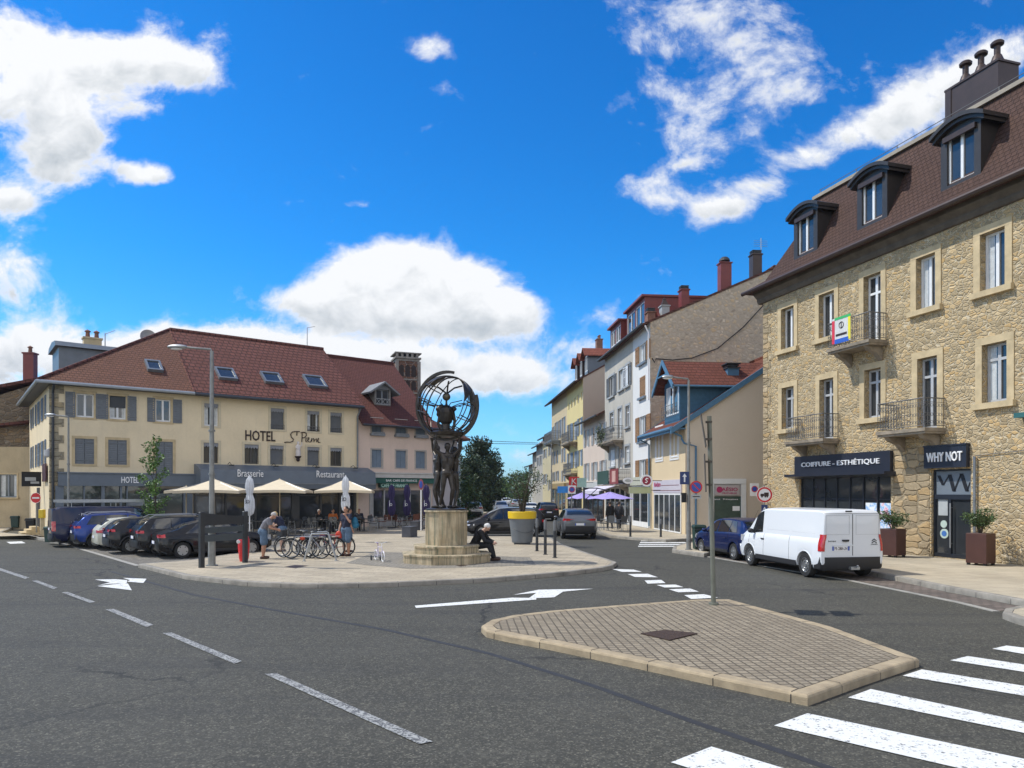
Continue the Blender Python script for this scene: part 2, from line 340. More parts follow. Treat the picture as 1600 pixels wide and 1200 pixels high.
def text_mb(s, h, M, width=None, depth=.01, bold=0.0):
    """letters as a mesh in a plane; M maps (x right, y up, z out)"""
    cu = bpy.data.curves.new('lettering', 'FONT'); cu.body = s; cu.size = 1; cu.align_x = 'CENTER'; cu.align_y = 'CENTER'; cu.extrude = .5; cu.offset = bold; cu.resolution_u = 2
    ob = bpy.data.objects.new('lettering', cu); C.objects.link(ob)
    dg = bpy.context.evaluated_depsgraph_get(); dg.update(); me = bpy.data.meshes.new_from_object(ob.evaluated_get(dg))
    xs = [v.co.x for v in me.vertices]; ys = [v.co.y for v in me.vertices]
    w_ = max(xs)-min(xs); hh = max(ys)-min(ys); cx = (max(xs)+min(xs))/2; cy = (max(ys)+min(ys))/2
    ky = h/hh; kx = (width/w_) if width else ky
    mb = MB(); mb.add([tuple(M @ Vector(((v.co.x-cx)*kx, (v.co.y-cy)*ky, v.co.z*depth))) for v in me.vertices], [tuple(p.vertices) for p in me.polygons])
    C.objects.unlink(ob); bpy.data.objects.remove(ob); bpy.data.curves.remove(cu)
    return mb
def FM(x, z, y=0.0):
    """facade plane matrix: letters face local -y"""
    return Matrix.Translation((x, y, z)) @ Matrix.Rotation(R(90), 4, 'X')
# ------------------------------------------------------------------ materials used widely
M_ = dict(
 white=mat('white painted frame', (.72, .73, .73), .45, var=.05), grey_sh=mat('grey shutter paint', (.14, .155, .17), .6, var=.12, vs=8),
 dark=mat('dark anthracite metal', (.03, .033, .038), .45, var=.1), black=mat('black rubber', (.015, .015, .016), .8, var=.1), zinc=mat('zinc gutter', (.22, .24, .26), .5, .6, var=.15),
 steel=mat('galvanised steel', (.38, .39, .39), .45, .7, var=.12, vs=12), lstone=mat('dressed limestone trim', (.50, .395, .235), .9, var=.18, vs=2.5, bump=.3),
 wood=mat('brown wooden shutter', (.28, .15, .06), .65, var=.2, vs=9), bluew=mat('blue painted wood', (.065, .16, .26), .55, var=.12, vs=6), blueg=mat('blue grey shopfront paint', (.12, .145, .175), .5, var=.08),
 paleg=mat('pale grey shutter', (.33, .34, .34), .6, var=.12, vs=8), blsh=mat('faded blue shutter', (.16, .21, .28), .6, var=.12, vs=8), curt=mat('white curtain behind glass', (.5, .52, .52), .3, var=.2, vs=6, spec=.9),
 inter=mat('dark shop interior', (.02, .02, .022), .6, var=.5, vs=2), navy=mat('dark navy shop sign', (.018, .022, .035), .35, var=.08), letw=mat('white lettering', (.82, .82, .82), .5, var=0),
 wstone=mat('weathered dark stone', (.24, .20, .15), .9, var=.3, vs=3, bump=.4),
 letd=mat('dark brown lettering', (.03, .015, .012), .6, var=0), brick=mat('chimney brick', (.2, .1, .07), .9, var=.3, vs=6, bump=.5, bs=20), cred=mat('oxide red sheet metal', (.17, .03, .025), .5, var=.15),
 brown=mat('brown sheet metal', (.055, .035, .028), .45, .3, var=.15), iron=mat('wrought iron', (.13, .13, .13), .6, .3, var=.1), red=mat('traffic red', (.55, .02, .02), .4, var=.05), tblue=mat('traffic blue', (.02, .07, .36), .4, var=.05))
# ------------------------------------------------------------------ building pieces
def wall_holes(mb, u0, u1, z0, z1, holes, y=0.0, d=.2):
    xs = sorted({u0, u1} | {min(max(h[i], u0), u1) for h in holes for i in (0, 1)}); zs = sorted({z0, z1} | {min(max(h[i], z0), z1) for h in holes for i in (2, 3)})
    for i in range(len(xs)-1):
        for j in range(len(zs)-1):
            cx = (xs[i]+xs[i+1])/2; cz = (zs[j]+zs[j+1])/2
            if xs[i+1]-xs[i] < 1e-5 or zs[j+1]-zs[j] < 1e-5: continue
            if any(h[0] < cx < h[1] and h[2] < cz < h[3] for h in holes): continue
            mb.poly([(xs[i], y, zs[j]), (xs[i+1], y, zs[j]), (xs[i+1], y, zs[j+1]), (xs[i], y, zs[j+1])])
    for h in holes:
        a, b, c, e = h[:4]
        mb.poly([(a, y, c), (a, y+d, c), (a, y+d, e), (a, y, e)]); mb.poly([(b, y, c), (b, y, e), (b, y+d, e), (b, y+d, c)])
        mb.poly([(a, y, e), (a, y+d, e), (b, y+d, e), (b, y, e)]); mb.poly([(a, y, c), (b, y, c), (b, y+d, c), (a, y+d, c)])
def window(par, x0, x1, z0, z1, y=.16, style='casement', frame='white', pane=None, transom=0, sill=None, fw=.06, curtain=True, label=None):
    """window frame part with its pane as sub-part, set back y from the wall face"""
    mb = MB(); cx = (x0+x1)/2
    mb.box(x0, x0+fw, y-.05, y+.02, z0, z1); mb.box(x1-fw, x1, y-.05, y+.02, z0, z1); mb.box(x0+fw, x1-fw, y-.05, y+.02, z1-fw, z1); mb.box(x0+fw, x1-fw, y-.05, y+.02, z0, z0+fw*1.3)
    if style != 'fixed': mb.box(cx-fw*.75, cx+fw*.75, y-.055, y+.02, z0+fw*1.3, z1-fw)
    if transom:
        zt = z0+(z1-z0)*transom; mb.box(x0+fw, cx-fw*.75, y-.06, y+.018, zt-fw*.6, zt+fw*.6); mb.box(cx+fw*.75, x1-fw, y-.06, y+.018, zt-fw*.6, zt+fw*.6)
    o = mb.build('window', M_[frame] if isinstance(frame, str) else frame, par)
    p = MB(); p.box(x0+fw*.5, x1-fw*.5, y-.005, y+.012, z0+fw*.5, z1-fw*.5); p.build('pane', pane or glass_m, o)
    if curtain:
        c = MB(); n = 7
        for (a, b) in ((x0+fw, x0+fw+(cx-x0)*.5), (x1-fw-(x1-cx)*.3, x1-fw)):
            prev = None
            for i in range(n+1):
                xx = a+(b-a)*i/n; yy = y-.012+.006*(i % 2)
                if prev: c.poly([(prev[0], prev[1], z0+fw*1.3), (xx, yy, z0+fw*1.3), (xx, yy, z1-fw), (prev[0], prev[1], z1-fw)])
                prev = (xx, yy)
        c.build('curtain', M_['curt'], o)
    if sill:
        sb = MB(); sb.box(x0-.12, x1+.12, -.14, y-.06, z0-.13, z0-.001); sb.build('sill', M_[sill], o)
    return o
def shutter(par, x0, x1, z0, z1, m='grey_sh', y=-.05, louv=True):
    mb = MB(); t = .04; f = .05
    mb.box(x0, x0+f, y, y+t, z0, z1); mb.box(x1-f, x1, y, y+t, z0, z1); mb.box(x0+f, x1-f, y+.002, y+t, z1-f*1.4, z1); mb.box(x0+f, x1-f, y+.002, y+t, z0, z0+f*1.4)
    zm = (z0+z1)/2; mb.box(x0+f, x1-f, y+.002, y+t, zm-f*.6, zm+f*.6); mb.box(x0+f, x1-f, y+.022, y+t-.002, z0+f, z1-f)
    if louv:
        n = max(4, int((z1-z0)/.11))
        for i in range(n):
            z = z0+f*1.4+(z1-z0-f*2.8)*(i+.5)/n
            mb.poly([(x0+f, y+.004, z-.035), (x1-f, y+.004, z-.035), (x1-f, y+.024, z+.035), (x0+f, y+.024, z+.035)])
    for zz in (z0+.2, z1-.2): mb.box(x0-.01, x1+.01, y-.008, y-.001, zz-.02, zz+.02)
    return mb.build('shutter', M_[m], par)
def surround(par, x0, x1, z0, z1, w=.2, m='lstone', out=.03, sill=True, bottom=True):
    mb = MB(); o = out
    mb.box(x0-w, x0, -o, .03, z0, z1); mb.box(x1, x1+w, -o, .03, z0, z1); mb.box(x0-w, x1+w, -o-.004, .03, z1, z1+w)
    if bottom: mb.box(x0-w-(.06 if sill else 0), x1+w+(.06 if sill else 0), -o-(.12 if sill else .004), .03, z0-w*.8, z0)
    return mb.build('surround', M_[m] if isinstance(m, str) else m, par)
def roof_gable(par, u0, u1, d, ze, zr, ov, m, gm=None, thick=.14, side=.15, gutter=True, ridge=None, name='roof'):
    """ridge along x; front slope overhangs by ov. returns roof"""
    mb = MB(); yr = ridge if ridge is not None else d/2; k = (zr-ze)/yr; k2 = (zr-ze)/(d-yr)
    prof = [(-ov, ze-k*ov), (yr, zr), (d+ov, ze-k2*ov), (d+ov, ze-k2*ov-thick), (yr, zr-thick), (-ov, ze-k*ov-thick)]
    mb.loft([[(u0-side, y, z) for y, z in prof], [(u1+side, y, z) for y, z in prof]], cap=True)
    o = mb.build(name, m, par)
    rc = MB(); rc.tube([(u0-side-.02, yr, zr+.02), (u1+side+.02, yr, zr+.02)], .12, 8); rc.build('ridge_cap', m, o)
    if gutter:
        g = MB(); zz = ze-k*ov-.06; yy = -ov-.08
        g.tube([(u0-side, yy, zz), (u1+side, yy, zz)], .08, 8); g.build('gutter', gm or M_['zinc'], o)
    return o
def chimney(par, x, y, z0, z1, w=.6, d=.6, m='brick', pots=2, cap=True, potm='brick'):
    mb = MB(); mb.box(x-w/2, x+w/2, y-d/2, y+d/2, z0, z1); mb.box(x-w/2-.06, x+w/2+.06, y-d/2-.06, y+d/2+.06, z1, z1+.1)
    o = mb.build('chimney', M_[m], par)
    if cap:
        c = MB()
        for i in range(pots):
            px = x-w/2+w*(i+.5)/pots; c.cyl((px, y, z1+.1), (px, y, z1+.45), .13, .11, 10); c.lathe([(.0, .45), (.17, .45), (.17, .5), (.02, .6)], (px, y, z1), 10)
        c.build('chimney_pot', M_[potm], o)
    return o
def pipe(par, pts, r=.05, m='zinc', name='downpipe'):
    mb = MB(); mb.tube(pts, r, 8); return mb.build(name, M_[m], par, smooth=True)
def balcony(par, x0, x1, z, dep=.8, m='iron', slab='wstone', fancy=True, hgt=1.0, name='balcony'):
    s = MB(); s.box(x0-.05, x1+.05, -dep-.05, -.035, z-.14, z-.02); s.box(x0-.02, x1+.02, -dep, -.035, z-.22, z-.142)
    for bx in (x0+.18, x1-.4):
        s.prism([(-.035, z-.75), (-.035, z-.222), (-dep+.1, z-.222), (-dep+.22, z-.36), (-.3, z-.5)], bx, bx+.22, 'x')
    o = s.build(name, M_[slab], par)
    r = MB(); zb = z+.06; zt = z+hgt; rail = [(x0, -.03), (x0, -dep), (x1, -dep), (x1, -.03)]
    for zz, rr in ((zt, .022), (zb, .014), (zb+(zt-zb)*.85, .01)): r.tube([(a, b, zz) for a, b in rail], rr, 6)
    def bars(a, b):
        L = math.hypot(b[0]-a[0], b[1]-a[1]); n = max(2, int(L/.12))
        for i in range(n+1):
            t = i/n; x = a[0]+(b[0]-a[0])*t; y = a[1]+(b[1]-a[1])*t; r.cyl((x, y, zb), (x, y, zt), .008, n=5, cap=False)
            if fancy and i < n:
                t2 = (i+.5)/n; x2 = a[0]+(b[0]-a[0])*t2; y2 = a[1]+(b[1]-a[1])*t2; ax = 'y' if abs(b[0]-a[0]) > abs(b[1]-a[1]) else 'x'
                for zz in (zb+.12, zb+.38, zb+.70): r.torus((x2, y2, zz), .048, .008, ax, 10, 4)
    bars(rail[0], rail[1]); bars(rail[1], rail[2]); bars(rail[2], rail[3])
    r.build('railing', M_[m], o)
    return o
# ------------------------------------------------------------------ ground
GM = mat('dry grass and soil', (.07, .09, .035), .95, var=.3, vs=.05)
ASPH = asphalt('asphalt', .056)
PLZ = pavers('plaza limestone paving', (.52, .445, .33), (.39, .335, .25), (.15, .135, .11), .62, .21, 12, .008, var=.35)
SWK = pavers('sidewalk concrete paving', (.52, .445, .33), (.45, .39, .29), (.15, .14, .12), .9, .6, -10, .008, var=.4)
COB = pavers('granite setts', (.30, .275, .235), (.2, .185, .16), (.06, .055, .05), .20, .13, 35, .014, var=.35, bump=.8)
ISL = pavers('traffic island setts', (.38, .32, .235), (.27, .225, .165), (.10, .085, .065), .135, .135, -4, .014, offs=.0, var=.3, bump=.9)
BAY = pavers('parking bay setts', (.24, .195, .165), (.13, .11, .098), (.06, .055, .05), .24, .16, -7, .014, var=.45, bump=.7)
HER = pavers('herringbone paving', (.33, .30, .25), (.24, .22, .18), (.07, .065, .06), .2, .1, 45, .008, var=.3)
KERB = mat('granite kerb', (.25, .23, .195), .85, var=.28, vs=3, bump=.4, bs=60)
KTAN = mat('tan concrete kerb', (.34, .27, .175), .9, var=.25, vs=4, bump=.5, bs=70)
PW = paintmark('white road paint', (.66, .66, .63), (.10, .10, .10), .83)
PWO = paintmark('worn road paint', (.34, .34, .32), (.09, .09, .09), .66)
g = MB(); g.poly([(-4500, -300, -.03), (4500, -300, -.03), (4500, 6500, -.03), (-4500, 6500, -.03)]); setting(g.build('ground', GM))
g = MB(); g.poly([(-75, -25, 0), (45, -25, 0), (45, 230, 0), (-75, 230, 0)]); setting(g.build('road', ASPH))
def smooth_poly(pts, it=2):
    for _ in range(it):
        q = []; n = len(pts)
        for i in range(n):
            a = pts[i]; b = pts[(i+1) % n]; q += [(a[0]*.75+b[0]*.25, a[1]*.75+b[1]*.25), (a[0]*.25+b[0]*.75, a[1]*.25+b[1]*.75)]
        pts = q
    return pts
def raised(name, pts, z, top, kerb=None, kw=.16, kname='kerb', z0=0.0, open_=None):
    """raised slab with a kerb stone ring. pts ccw list of xy"""
    n = len(pts); P = [Vector(p) for p in pts]
    area = sum(P[i].x*P[(i+1) % n].y-P[(i+1) % n].x*P[i].y for i in range(n))
    if area < 0: P.reverse()
    Q = []
    for i in range(n):
        a = (P[i]-P[i-1]).normalized(); b = (P[(i+1) % n]-P[i]).normalized(); t = (a+b); t = t.normalized() if t.length > 1e-4 else a
        nrm = Vector((-t.y, t.x)); k = 1/max(.5, abs(nrm.dot(Vector((-a.y, a.x))))); Q.append(P[i]+nrm*kw*k)
    m = MB(); m.poly([(q.x, q.y, z) for q in Q]); setting(m.build(name, top))
    r = MB(); b_ = min(.03, z*.4)
    def ring(f, zz): return [(P[i].x+(Q[i].x-P[i].x)*f, P[i].y+(Q[i].y-P[i].y)*f, zz) for i in range(n)]
    r.loft([ring(0, z0-.02), ring(0, z-b_), ring(.06, z-b_*.3), ring(.16, z+.003), ring(.92, z+.003), ring(1.0, z-.015)])
    # joints between kerb stones
    acc = 0
    for i in range(n):
        a, b = P[i], P[(i+1) % n]; L = (b-a).length
        if L < 1e-4: continue
        s = (1.0-acc) if acc else 0.0
        d = (b-a)/L
        s = (1.0-acc % 1.0)
        nn = Vector((-d.y, d.x))
        while s < L and L < 60:
            p = a+d*s; q = p+nn*kw
            r.k = 1; e = d*.006; r.box_dummy = None
            r.add([tuple(p-e-nn*.002)+(z0,), tuple(p+e-nn*.002)+(z0,), tuple(p+e-nn*.002)+(z-b_,), tuple(p-e-nn*.002)+(z-b_,), tuple(p+e+nn*.03)+(z+.006,), tuple(p-e+nn*.03)+(z+.006,), tuple(q+e)+(z+.006,), tuple(q-e)+(z+.006,)], [(0, 1, 2, 3), (3, 2, 4, 5), (5, 4, 6, 7)]); r.k = 0
            s += 1.0
        acc = (acc+L) % 1.0
    setting(r.build(kname, [kerb or KERB, M_['black']], smooth=25))
    return P
def gp(lst, z=0.0): return [tuple(G(x, y, z)[:2]) for x, y in lst]
# plaza around the statue: front kerb runs along the photo's lower edge, right edge follows the street
front = gp([(216, 884), (290, 902), (380, 912), (470, 916), (600, 914), (760, 907), (880, 897), (940, 890)], .06)
tip = gp([(958, 886), (964, 881), (950, 876)], .06)
edge = gp([(918, 866), (880, 853), (862, 842)], .06)
back = [(.5, 37.9), (-3.0, 38.2), (-4.4, 50.0), (-5.0, 60.0)]
hot = [(-24.6, 40.6), (-22.0, 36.0)]
PZ = .12
lin = gp([(455, 842), (425, 858), (300, 877)], .06)
plaza_pts = front+tip+edge+back+[(-8.5, 52.5), (-17.0, 44.5)]+lin
raised('plaza', plaza_pts, PZ, PLZ)
g = MB(); pk = gp([(92, 848), (216, 884.5)])+[(-8.8, 34.5), (-9.2, 49.5), (-14.0, 45.5), (-24.0, 36.5)]
g.poly([(x, y, .006) for x, y in pk]); setting(g.build('parking_area', COB))
def mark(name, pts, m=PW, z=.010):
    o = MB(); o.poly([(x, y, z) for x, y in pts]); return setting(o.build(name, m))
a, b = G(92, 848), G(216, 884.5); d = (b-a).normalized(); n_ = Vector((-d.y, d.x, 0))*.09
mark('parking_edge_line', [tuple((a-n_)[:2]), tuple((b-n_)[:2]), tuple((b+n_)[:2]), tuple((a+n_)[:2])], mat('pale kerb line', (.30, .285, .25), .8, var=.2), .012)
# left side pavement in front of the hotel corner
lw = gp([(-30, 836), (0, 834), (40, 838), (92, 848)], .07)
raised('left_pavement', lw+[(-21.5, 35.4), (-22.0, 36.6), (-8.0, 47.8), (-9.8, 50.2), (-27.0, 37.5), (-40, 60), (-60, 60), (-60, 38)], .14, SWK)
# right pavement
near = gp([(1100, 868)], .07)+[(8.0, 28.3), (9.75, 28.1), (10.05, 25.0), (10.35, 21.5)]+gp([(1480, 925), (1600, 948), (1680, 964)])
corner = gp([(1050, 861), (1052, 856), (1068, 851)], .07)
raised('right_pavement', near+[(11.6, 12.0), (11.9, 6.0), (12.6, -3), (34, -3), (25, 12), (15.5, 36.8), (11.6, 36.4)]+corner[::-1], .14, SWK)
st = gp([(1075, 843.5), (1040, 845.5), (990, 842), (952, 838), (935, 832)], .07)
raised('street_pavement', st+[(5.7, 50), (2.3, 85), (.5, 120), (8, 125), (10.5, 62), (30, 44), (30, 40.6), (12.0, 38.6)], .14, SWK)
raised('far_left_pavement', [(-1.4, 66), (-2.2, 120), (-6.8, 120), (-7.5, 66)], .14, SWK)
g = MB(); bay = gp([(1100, 868.5), (1330, 906), (1500, 940), (1562, 955)])+gp([(1600, 949), (1480, 926)])+[(10.5, 21.5), (10.2, 25.0), (9.9, 28.3), (8.0, 28.5)]
g.poly([(x, y, .006) for x, y in bay]); setting(g.build('parking_bay', BAY))
g = MB(); g.strip([tuple(p) for p in gp([(1062, 862.5), (1105, 869.5), (1330, 907), (1500, 941), (1562, 956)])], .14, .0, .016, -1); setting(g.build('bay_edge_line', mat('pale kerb line', (.42, .41, .38), .8)))
nub = smooth_poly(gp([(1556, 955), (1600, 971), (1700, 992), (1740, 985), (1690, 960), (1610, 946)], .1), 1); raised('pavement_nub', nub, .13, SWK)
# traffic island with a rounded kerb
isl = gp([(1140, 945), (1090, 945), (960, 955), (860, 963.5), (800, 971)])+gp([(766, 979), (752, 988), (760, 996)])+gp([(800, 1005), (860, 1016), (1000, 1046), (1130, 1075), (1262, 1103.5), (1350, 1071), (1436, 1042), (1300, 990), (1200, 962)])
raised('traffic_island', isl, .12, ISL, KTAN, .21, 'island_kerb')
g = MB(); mh = gp([(1001, 990), (1040, 984.5), (1090, 990), (1046, 1000.5)], .13); g.prism([tuple(p) for p in mh], .125, .139)
mo = g.build('manhole_cover', mat('rusty cast iron cover', (.055, .032, .022), .8, .2, var=.3, vs=20, bump=.8, bs=60)); tag(mo, 'rusty iron manhole cover set in the paved traffic island', 'manhole cover')
for (q, lb) in ((((444, 886), (461, 883), (482, 884), (462, 888)), 'flat dark cover plate in the plaza paving below the bicycle rack'), (((712, 884), (722, 882.5), (731, 883.6), (720, 885.5)), 'tiny drain cover in the paving in front of the statue steps')):
    g = MB(); g.prism(gp(list(q), PZ), PZ-.01, PZ+.006); tag(g.build('drain_cover', M_['brown']), lb, 'drain cover')
g = MB(); hp = gp([(540, 880), (588, 862), (700, 866), (828, 871), (838, 883), (760, 886), (640, 889)], PZ); g.poly([(x, y, PZ+.004) for x, y in hp]); setting(g.build('paved_band', HER))
# painted markings
for q in (((413, 1054), (432, 1053), (676, 1160), (655, 1164)), ((254, 990), (268, 989), (378, 1034), (366, 1038)), ((165, 953), (178, 952), (240, 977), (229, 980.5)), ((96, 926), (106, 925.5), (149, 941), (141, 943)),
          ((50, 908), (59, 907.5), (90, 919), (83, 921)), ((-30, 882), (-22, 881), (46, 903), (39, 905))):
    mark('lane_dash', gp(q), PWO)
def bar(a, b, c, d, k=2.6):
    A, B, C_, D = [G(*p) for p in (a, b, c, d)]; u1 = (B-A)*k; u2 = (C_-D)*k
    mark('zebra_stripe', [A[:2], (A+u1)[:2], (D+u2)[:2], D[:2]])
def zb(x, y): return (720+.55*x, 860+.55*y)
bar(zb(712, 560), zb(905, 618), zb(900, 700), zb(597, 605), 2.2)
bar(zb(985, 465), zb(1600, 595), zb(1500, 641), zb(890, 500), 1.5)
bar(zb(1165, 396), zb(1600, 489), zb(1600, 521), zb(1100, 420), 1.5)
bar(zb(1310, 340), zb(1600, 387), zb(1600, 415), zb(1255, 358), 2.2)
bar(zb(1440, 302), zb(1600, 326), zb(1600, 347), zb(1390, 314), 3.2)
bar(zb(1550, 272), zb(1600, 278), zb(1600, 296), zb(1510, 281), 6)
for q in (((956, 889.5), (990, 890.5), (1003, 894), (972, 894)), ((981, 897.5), (1012, 897), (1028, 902.5), (992, 902)), ((1007, 907.5), (1033, 906.5), (1040, 911.5), (1012, 912.5)), ((1026, 914.5), (1056, 914), (1068, 918), (1038, 918.5)),
          ((1045, 921.5), (1078, 920), (1092, 925), (1060, 926)), ((1069, 930.5), (1100, 929), (1122, 934.5), (1080, 936.5))): mark('give_way_dash', gp(q))
mark('turn_arrow_line', gp([(648, 947), (800, 934.5), (838, 935), (838, 937.5), (650, 950.5)]))
mark('turn_arrow_head', gp([(802, 930), (842, 922), (928, 920.5), (880, 925), (866, 934), (826, 935.5), (838, 927)]), z=.011)
mark('arrow_stem', gp([(148, 906), (180, 905.5), (199, 907), (198, 911.5), (168, 913), (152, 915.5), (172, 910.5)]))
mark('arrow_head', gp([(152, 916.5), (194, 911.8), (200, 912.5), (206, 923)]), z=.012)
mark('arrow_head', gp([(192, 903.5), (229, 905), (224, 911.5), (199, 909.5), (203, 907)]), z=.012)
mark('far_road_mark', gp([(10, 847), (34, 846), (40, 849), (16, 850)]))
for k in range(5):
    y0 = 841.5+k*2.9; mark('side_zebra', gp([(1003-k*1.5, y0), (1068+k*1, y0), (1072+k*1, y0+1.5), (1003-k*1.5, y0+1.5)]), z=.148 if 0 else .010)
g = MB(); tp = gp([(180, 894), (380, 950), (700, 1012), (1040, 1110), (1100, 1170), (1000, 1109), (690, 1016), (360, 953)])
SEAL = mat('bitumen seal', (.028, .028, .029), .7, var=.2); tr = [G(*p) for p in ((170, 893), (300, 930), (420, 953), (600, 985), (760, 1022), (920, 1072), (1080, 1130), (1400, 1240))]
g.strip([(p.x, p.y) for p in tr], .10, .0, .004, 1); setting(g.build('bitumen_seam', SEAL))
# distant hills
hm = mat('distant forest', (.02, .05, .045), .95, var=.35, vs=.01)
g = MB(); random.seed(3); n = 90; rings = []
for row, (yy, hh) in enumerate(((2300, 0), (2500, 24), (2700, 36), (3400, 0))):
    rings.append([(-2600+5200*i/n, yy, -1 if hh == 0 else hh*(.75+.3*math.sin(i*.35+row)*math.sin(i*.13)+.05*random.random())) for i in range(n+1)])
g.loft(rings, closed=False); setting(g.build('hills', hm, smooth=60))
# ------------------------------------------------------------------ stone building on the right
SZ = .14
A = G(1193, 843.7, SZ); B = G(1455, 870, SZ)
ST = Fac((A.x, A.y), (B.x-A.x, B.y-A.y))
stone = thing('stone_building', 'three storey rubble stone building with brown mansard roof and iron balconies', 'building', (A.x, A.y, 0), ST.ang)
RUB = rubble('rubble limestone', (.50, .39, .235), (.60, .51, .36), sc=4.9, sz=1.75, mw=.065, bump=.75)
ASH = rubble('squared limestone blocks', (.43, .34, .22), (.36, .29, .19), sc=2.2, sx=.8, sz=1.9, mw=.05, rnd=.55)
def zrow(F, pts): return sum(F.z(x, y) for x, y in pts)/len(pts)
EZ = ST.z(1195, 462)
L_ = ST.u(1600)+9
up = [(1221, 1241, 482, 546), (1280, 1304, 460, 528), (1350, 1377, 431, 520), (1432, 1462, 397, 481), (1532, 1571, 357, 450)]
mid = [(1222, 1241, 605, 672), (1281, 1303, 594, 688), (1351, 1377, 577, 652), (1434, 1465, 557, 672), (1535, 1574, 533, 627)]
def zz(F, l, k): return [F.z((r[0]+r[1])/2, r[k]) for r in l]
ut = sum(zz(ST, up, 2)[i] for i in (0, 1, 3, 4))/4; ub = sum(zz(ST, up, 3)[i] for i in (0, 1, 3, 4))/4
mt = sum(zz(ST, mid, 2)[i] for i in range(5))/5; mb_ = sum(zz(ST, mid, 3)[i] for i in (0, 2, 4))/3
FLOOR2 = ub-.75; FLOOR1 = mb_-.65
holes = []; ws = []
for i, r in enumerate(up): ws.append((ST.u(r[0]), ST.u(r[1]), FLOOR2 if i == 2 else ub, ut+(.05 if i == 2 else 0), 'u', i))
for i, r in enumerate(mid): ws.append((ST.u(r[0]), ST.u(r[1]), FLOOR1 if i in (1, 3) else mb_, mt, 'm', i))
# repeat bays out of frame to the right
du = ws[4][0]-ws[3][0]
for k in (1, 2): ws.append((ws[4][0]+du*k, ws[4][1]+du*k, ub, ut, 'u', 5)); ws.append((ws[9][0]+du*k, ws[9][1]+du*k, mb_, mt, 'm', 5))
shop = (ST.u(1249), ST.u(1392), SZ+.45, ST.z(1320, 741)); door = (ST.u(1455), ST.u(1517), SZ+.02, ST.z(1486, 733))
holes = [x[:4] for x in ws]+[shop, door]
wm = MB(); wall_holes(wm, 0, L_, 0, EZ, holes, 0, .34); D_ = 12.0
wm.poly([(0, 0, 0), (0, D_, 0), (0, D_, EZ), (0, 0, EZ)]); wm.poly([(L_, 0, 0), (L_, 0, EZ), (L_, D_, EZ), (L_, D_, 0)]); wm.poly([(0, D_, 0), (L_, D_, 0), (L_, D_, EZ), (0, D_, EZ)])
wm.build('wall', RUB, stone)
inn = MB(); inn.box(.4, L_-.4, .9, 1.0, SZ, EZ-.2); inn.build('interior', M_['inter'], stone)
# ashlar pier between the shop and the door, corner quoins
p = MB(); p.box(ST.u(1396), ST.u(1453), -.012, .05, SZ, ST.z(1420, 700)); 
for i in range(26):
    z0 = .3+i*.42; w_ = .55 if i % 2 else .32
    if z0 < EZ-.5: p.box(-.012, w_, -.018, .3, z0, z0+.40)
p.build('quoins', ASH, stone)
for (a, b, c, d, row, i) in ws:
    surround(stone, a, b, c, d, .24, out=.035, sill=not ((row == 'u' and i == 2) or (row == 'm' and i in (1, 3))), bottom=not ((row == 'u' and i == 2) or (row == 'm' and i in (1, 3))))
    window(stone, a+.01, b-.01, c+.01, d-.01, .26, frame='white' if row == 'u' else mat('pale grey window frame', (.42, .43, .44), .5), transom=(.74 if row == 'm' or i == 2 else 0), curtain=(row, i) in (('u', 4), ('u', 3), ('m', 4)), fw=.075)
b1 = balcony(stone, ST.u(1321), ST.u(1386), FLOOR2, .85); b2 = balcony(stone, ST.u(1252), ST.u(1311), FLOOR1, .8); b3 = balcony(stone, ST.u(1402), ST.u(1477), FLOOR1, .9)
# political-style banner on the upper balcony
x0 = ST.u(1321)+.3; x1 = x0+1.0; bz = FLOOR2+.12
bn = MB(); bn.box(x0, x1, -.91, -.895, bz, bz+1.0)
bo = bn.build('banner', mat('white vinyl banner', (.6, .6, .58), .6), None); bo.location = stone.location; bo.rotation_euler = (0, 0, ST.ang)
tag(bo, 'small white banner with red, green, yellow and blue edges hung on the upper balcony', 'banner')
for nm, c, q in (('red_edge', (.6, .03, .06), (x0, x0+.14, bz, bz+.92)), ('yellow_edge', (.75, .65, .03), (x1-.13, x1, bz+.05, bz+.92)), ('green_edge', (.04, .4, .12), (x0+.14, x1, bz+.92, bz+1.02)), ('blue_edge', (.02, .1, .45), (x0+.14, x1-.1, bz-.02, bz+.16))):
    e = MB(); e.box(q[0], q[1], -.92, -.912, q[2], q[3]); e.build(nm, mat(nm+' vinyl', c, .6, var=.05), bo)
e = MB(); cx = (x0+x1)/2; e.torus((cx, -.915, bz+.68), .12, .018, 'y', 16, 4); e.box(cx-.02, cx+.02, -.918, -.913, bz+.58, bz+.78); e.box(cx-.3, cx+.3, -.918, -.913, bz+.27, bz+.36); e.build('emblem', M_['letd'], bo)
# cornice and gutter
c = MB(); c.prism([(-.02, EZ-.35), (-.10, EZ-.33), (-.16, EZ-.2), (-.16, EZ-.12), (-.34, EZ+.05), (-.34, EZ+.2), (.2, EZ+.2), (.2, EZ-.35)], -.3, L_+.2, 'x'); c.build('cornice', mat('weathered cornice', (.10, .08, .06), .85, var=.3, vs=2), stone)
g = MB(); g.tube([(-.75, -.66, EZ+.22), (L_+.3, -.66, EZ+.22)], .1, 8); g.build('gutter', M_['brown'], stone)
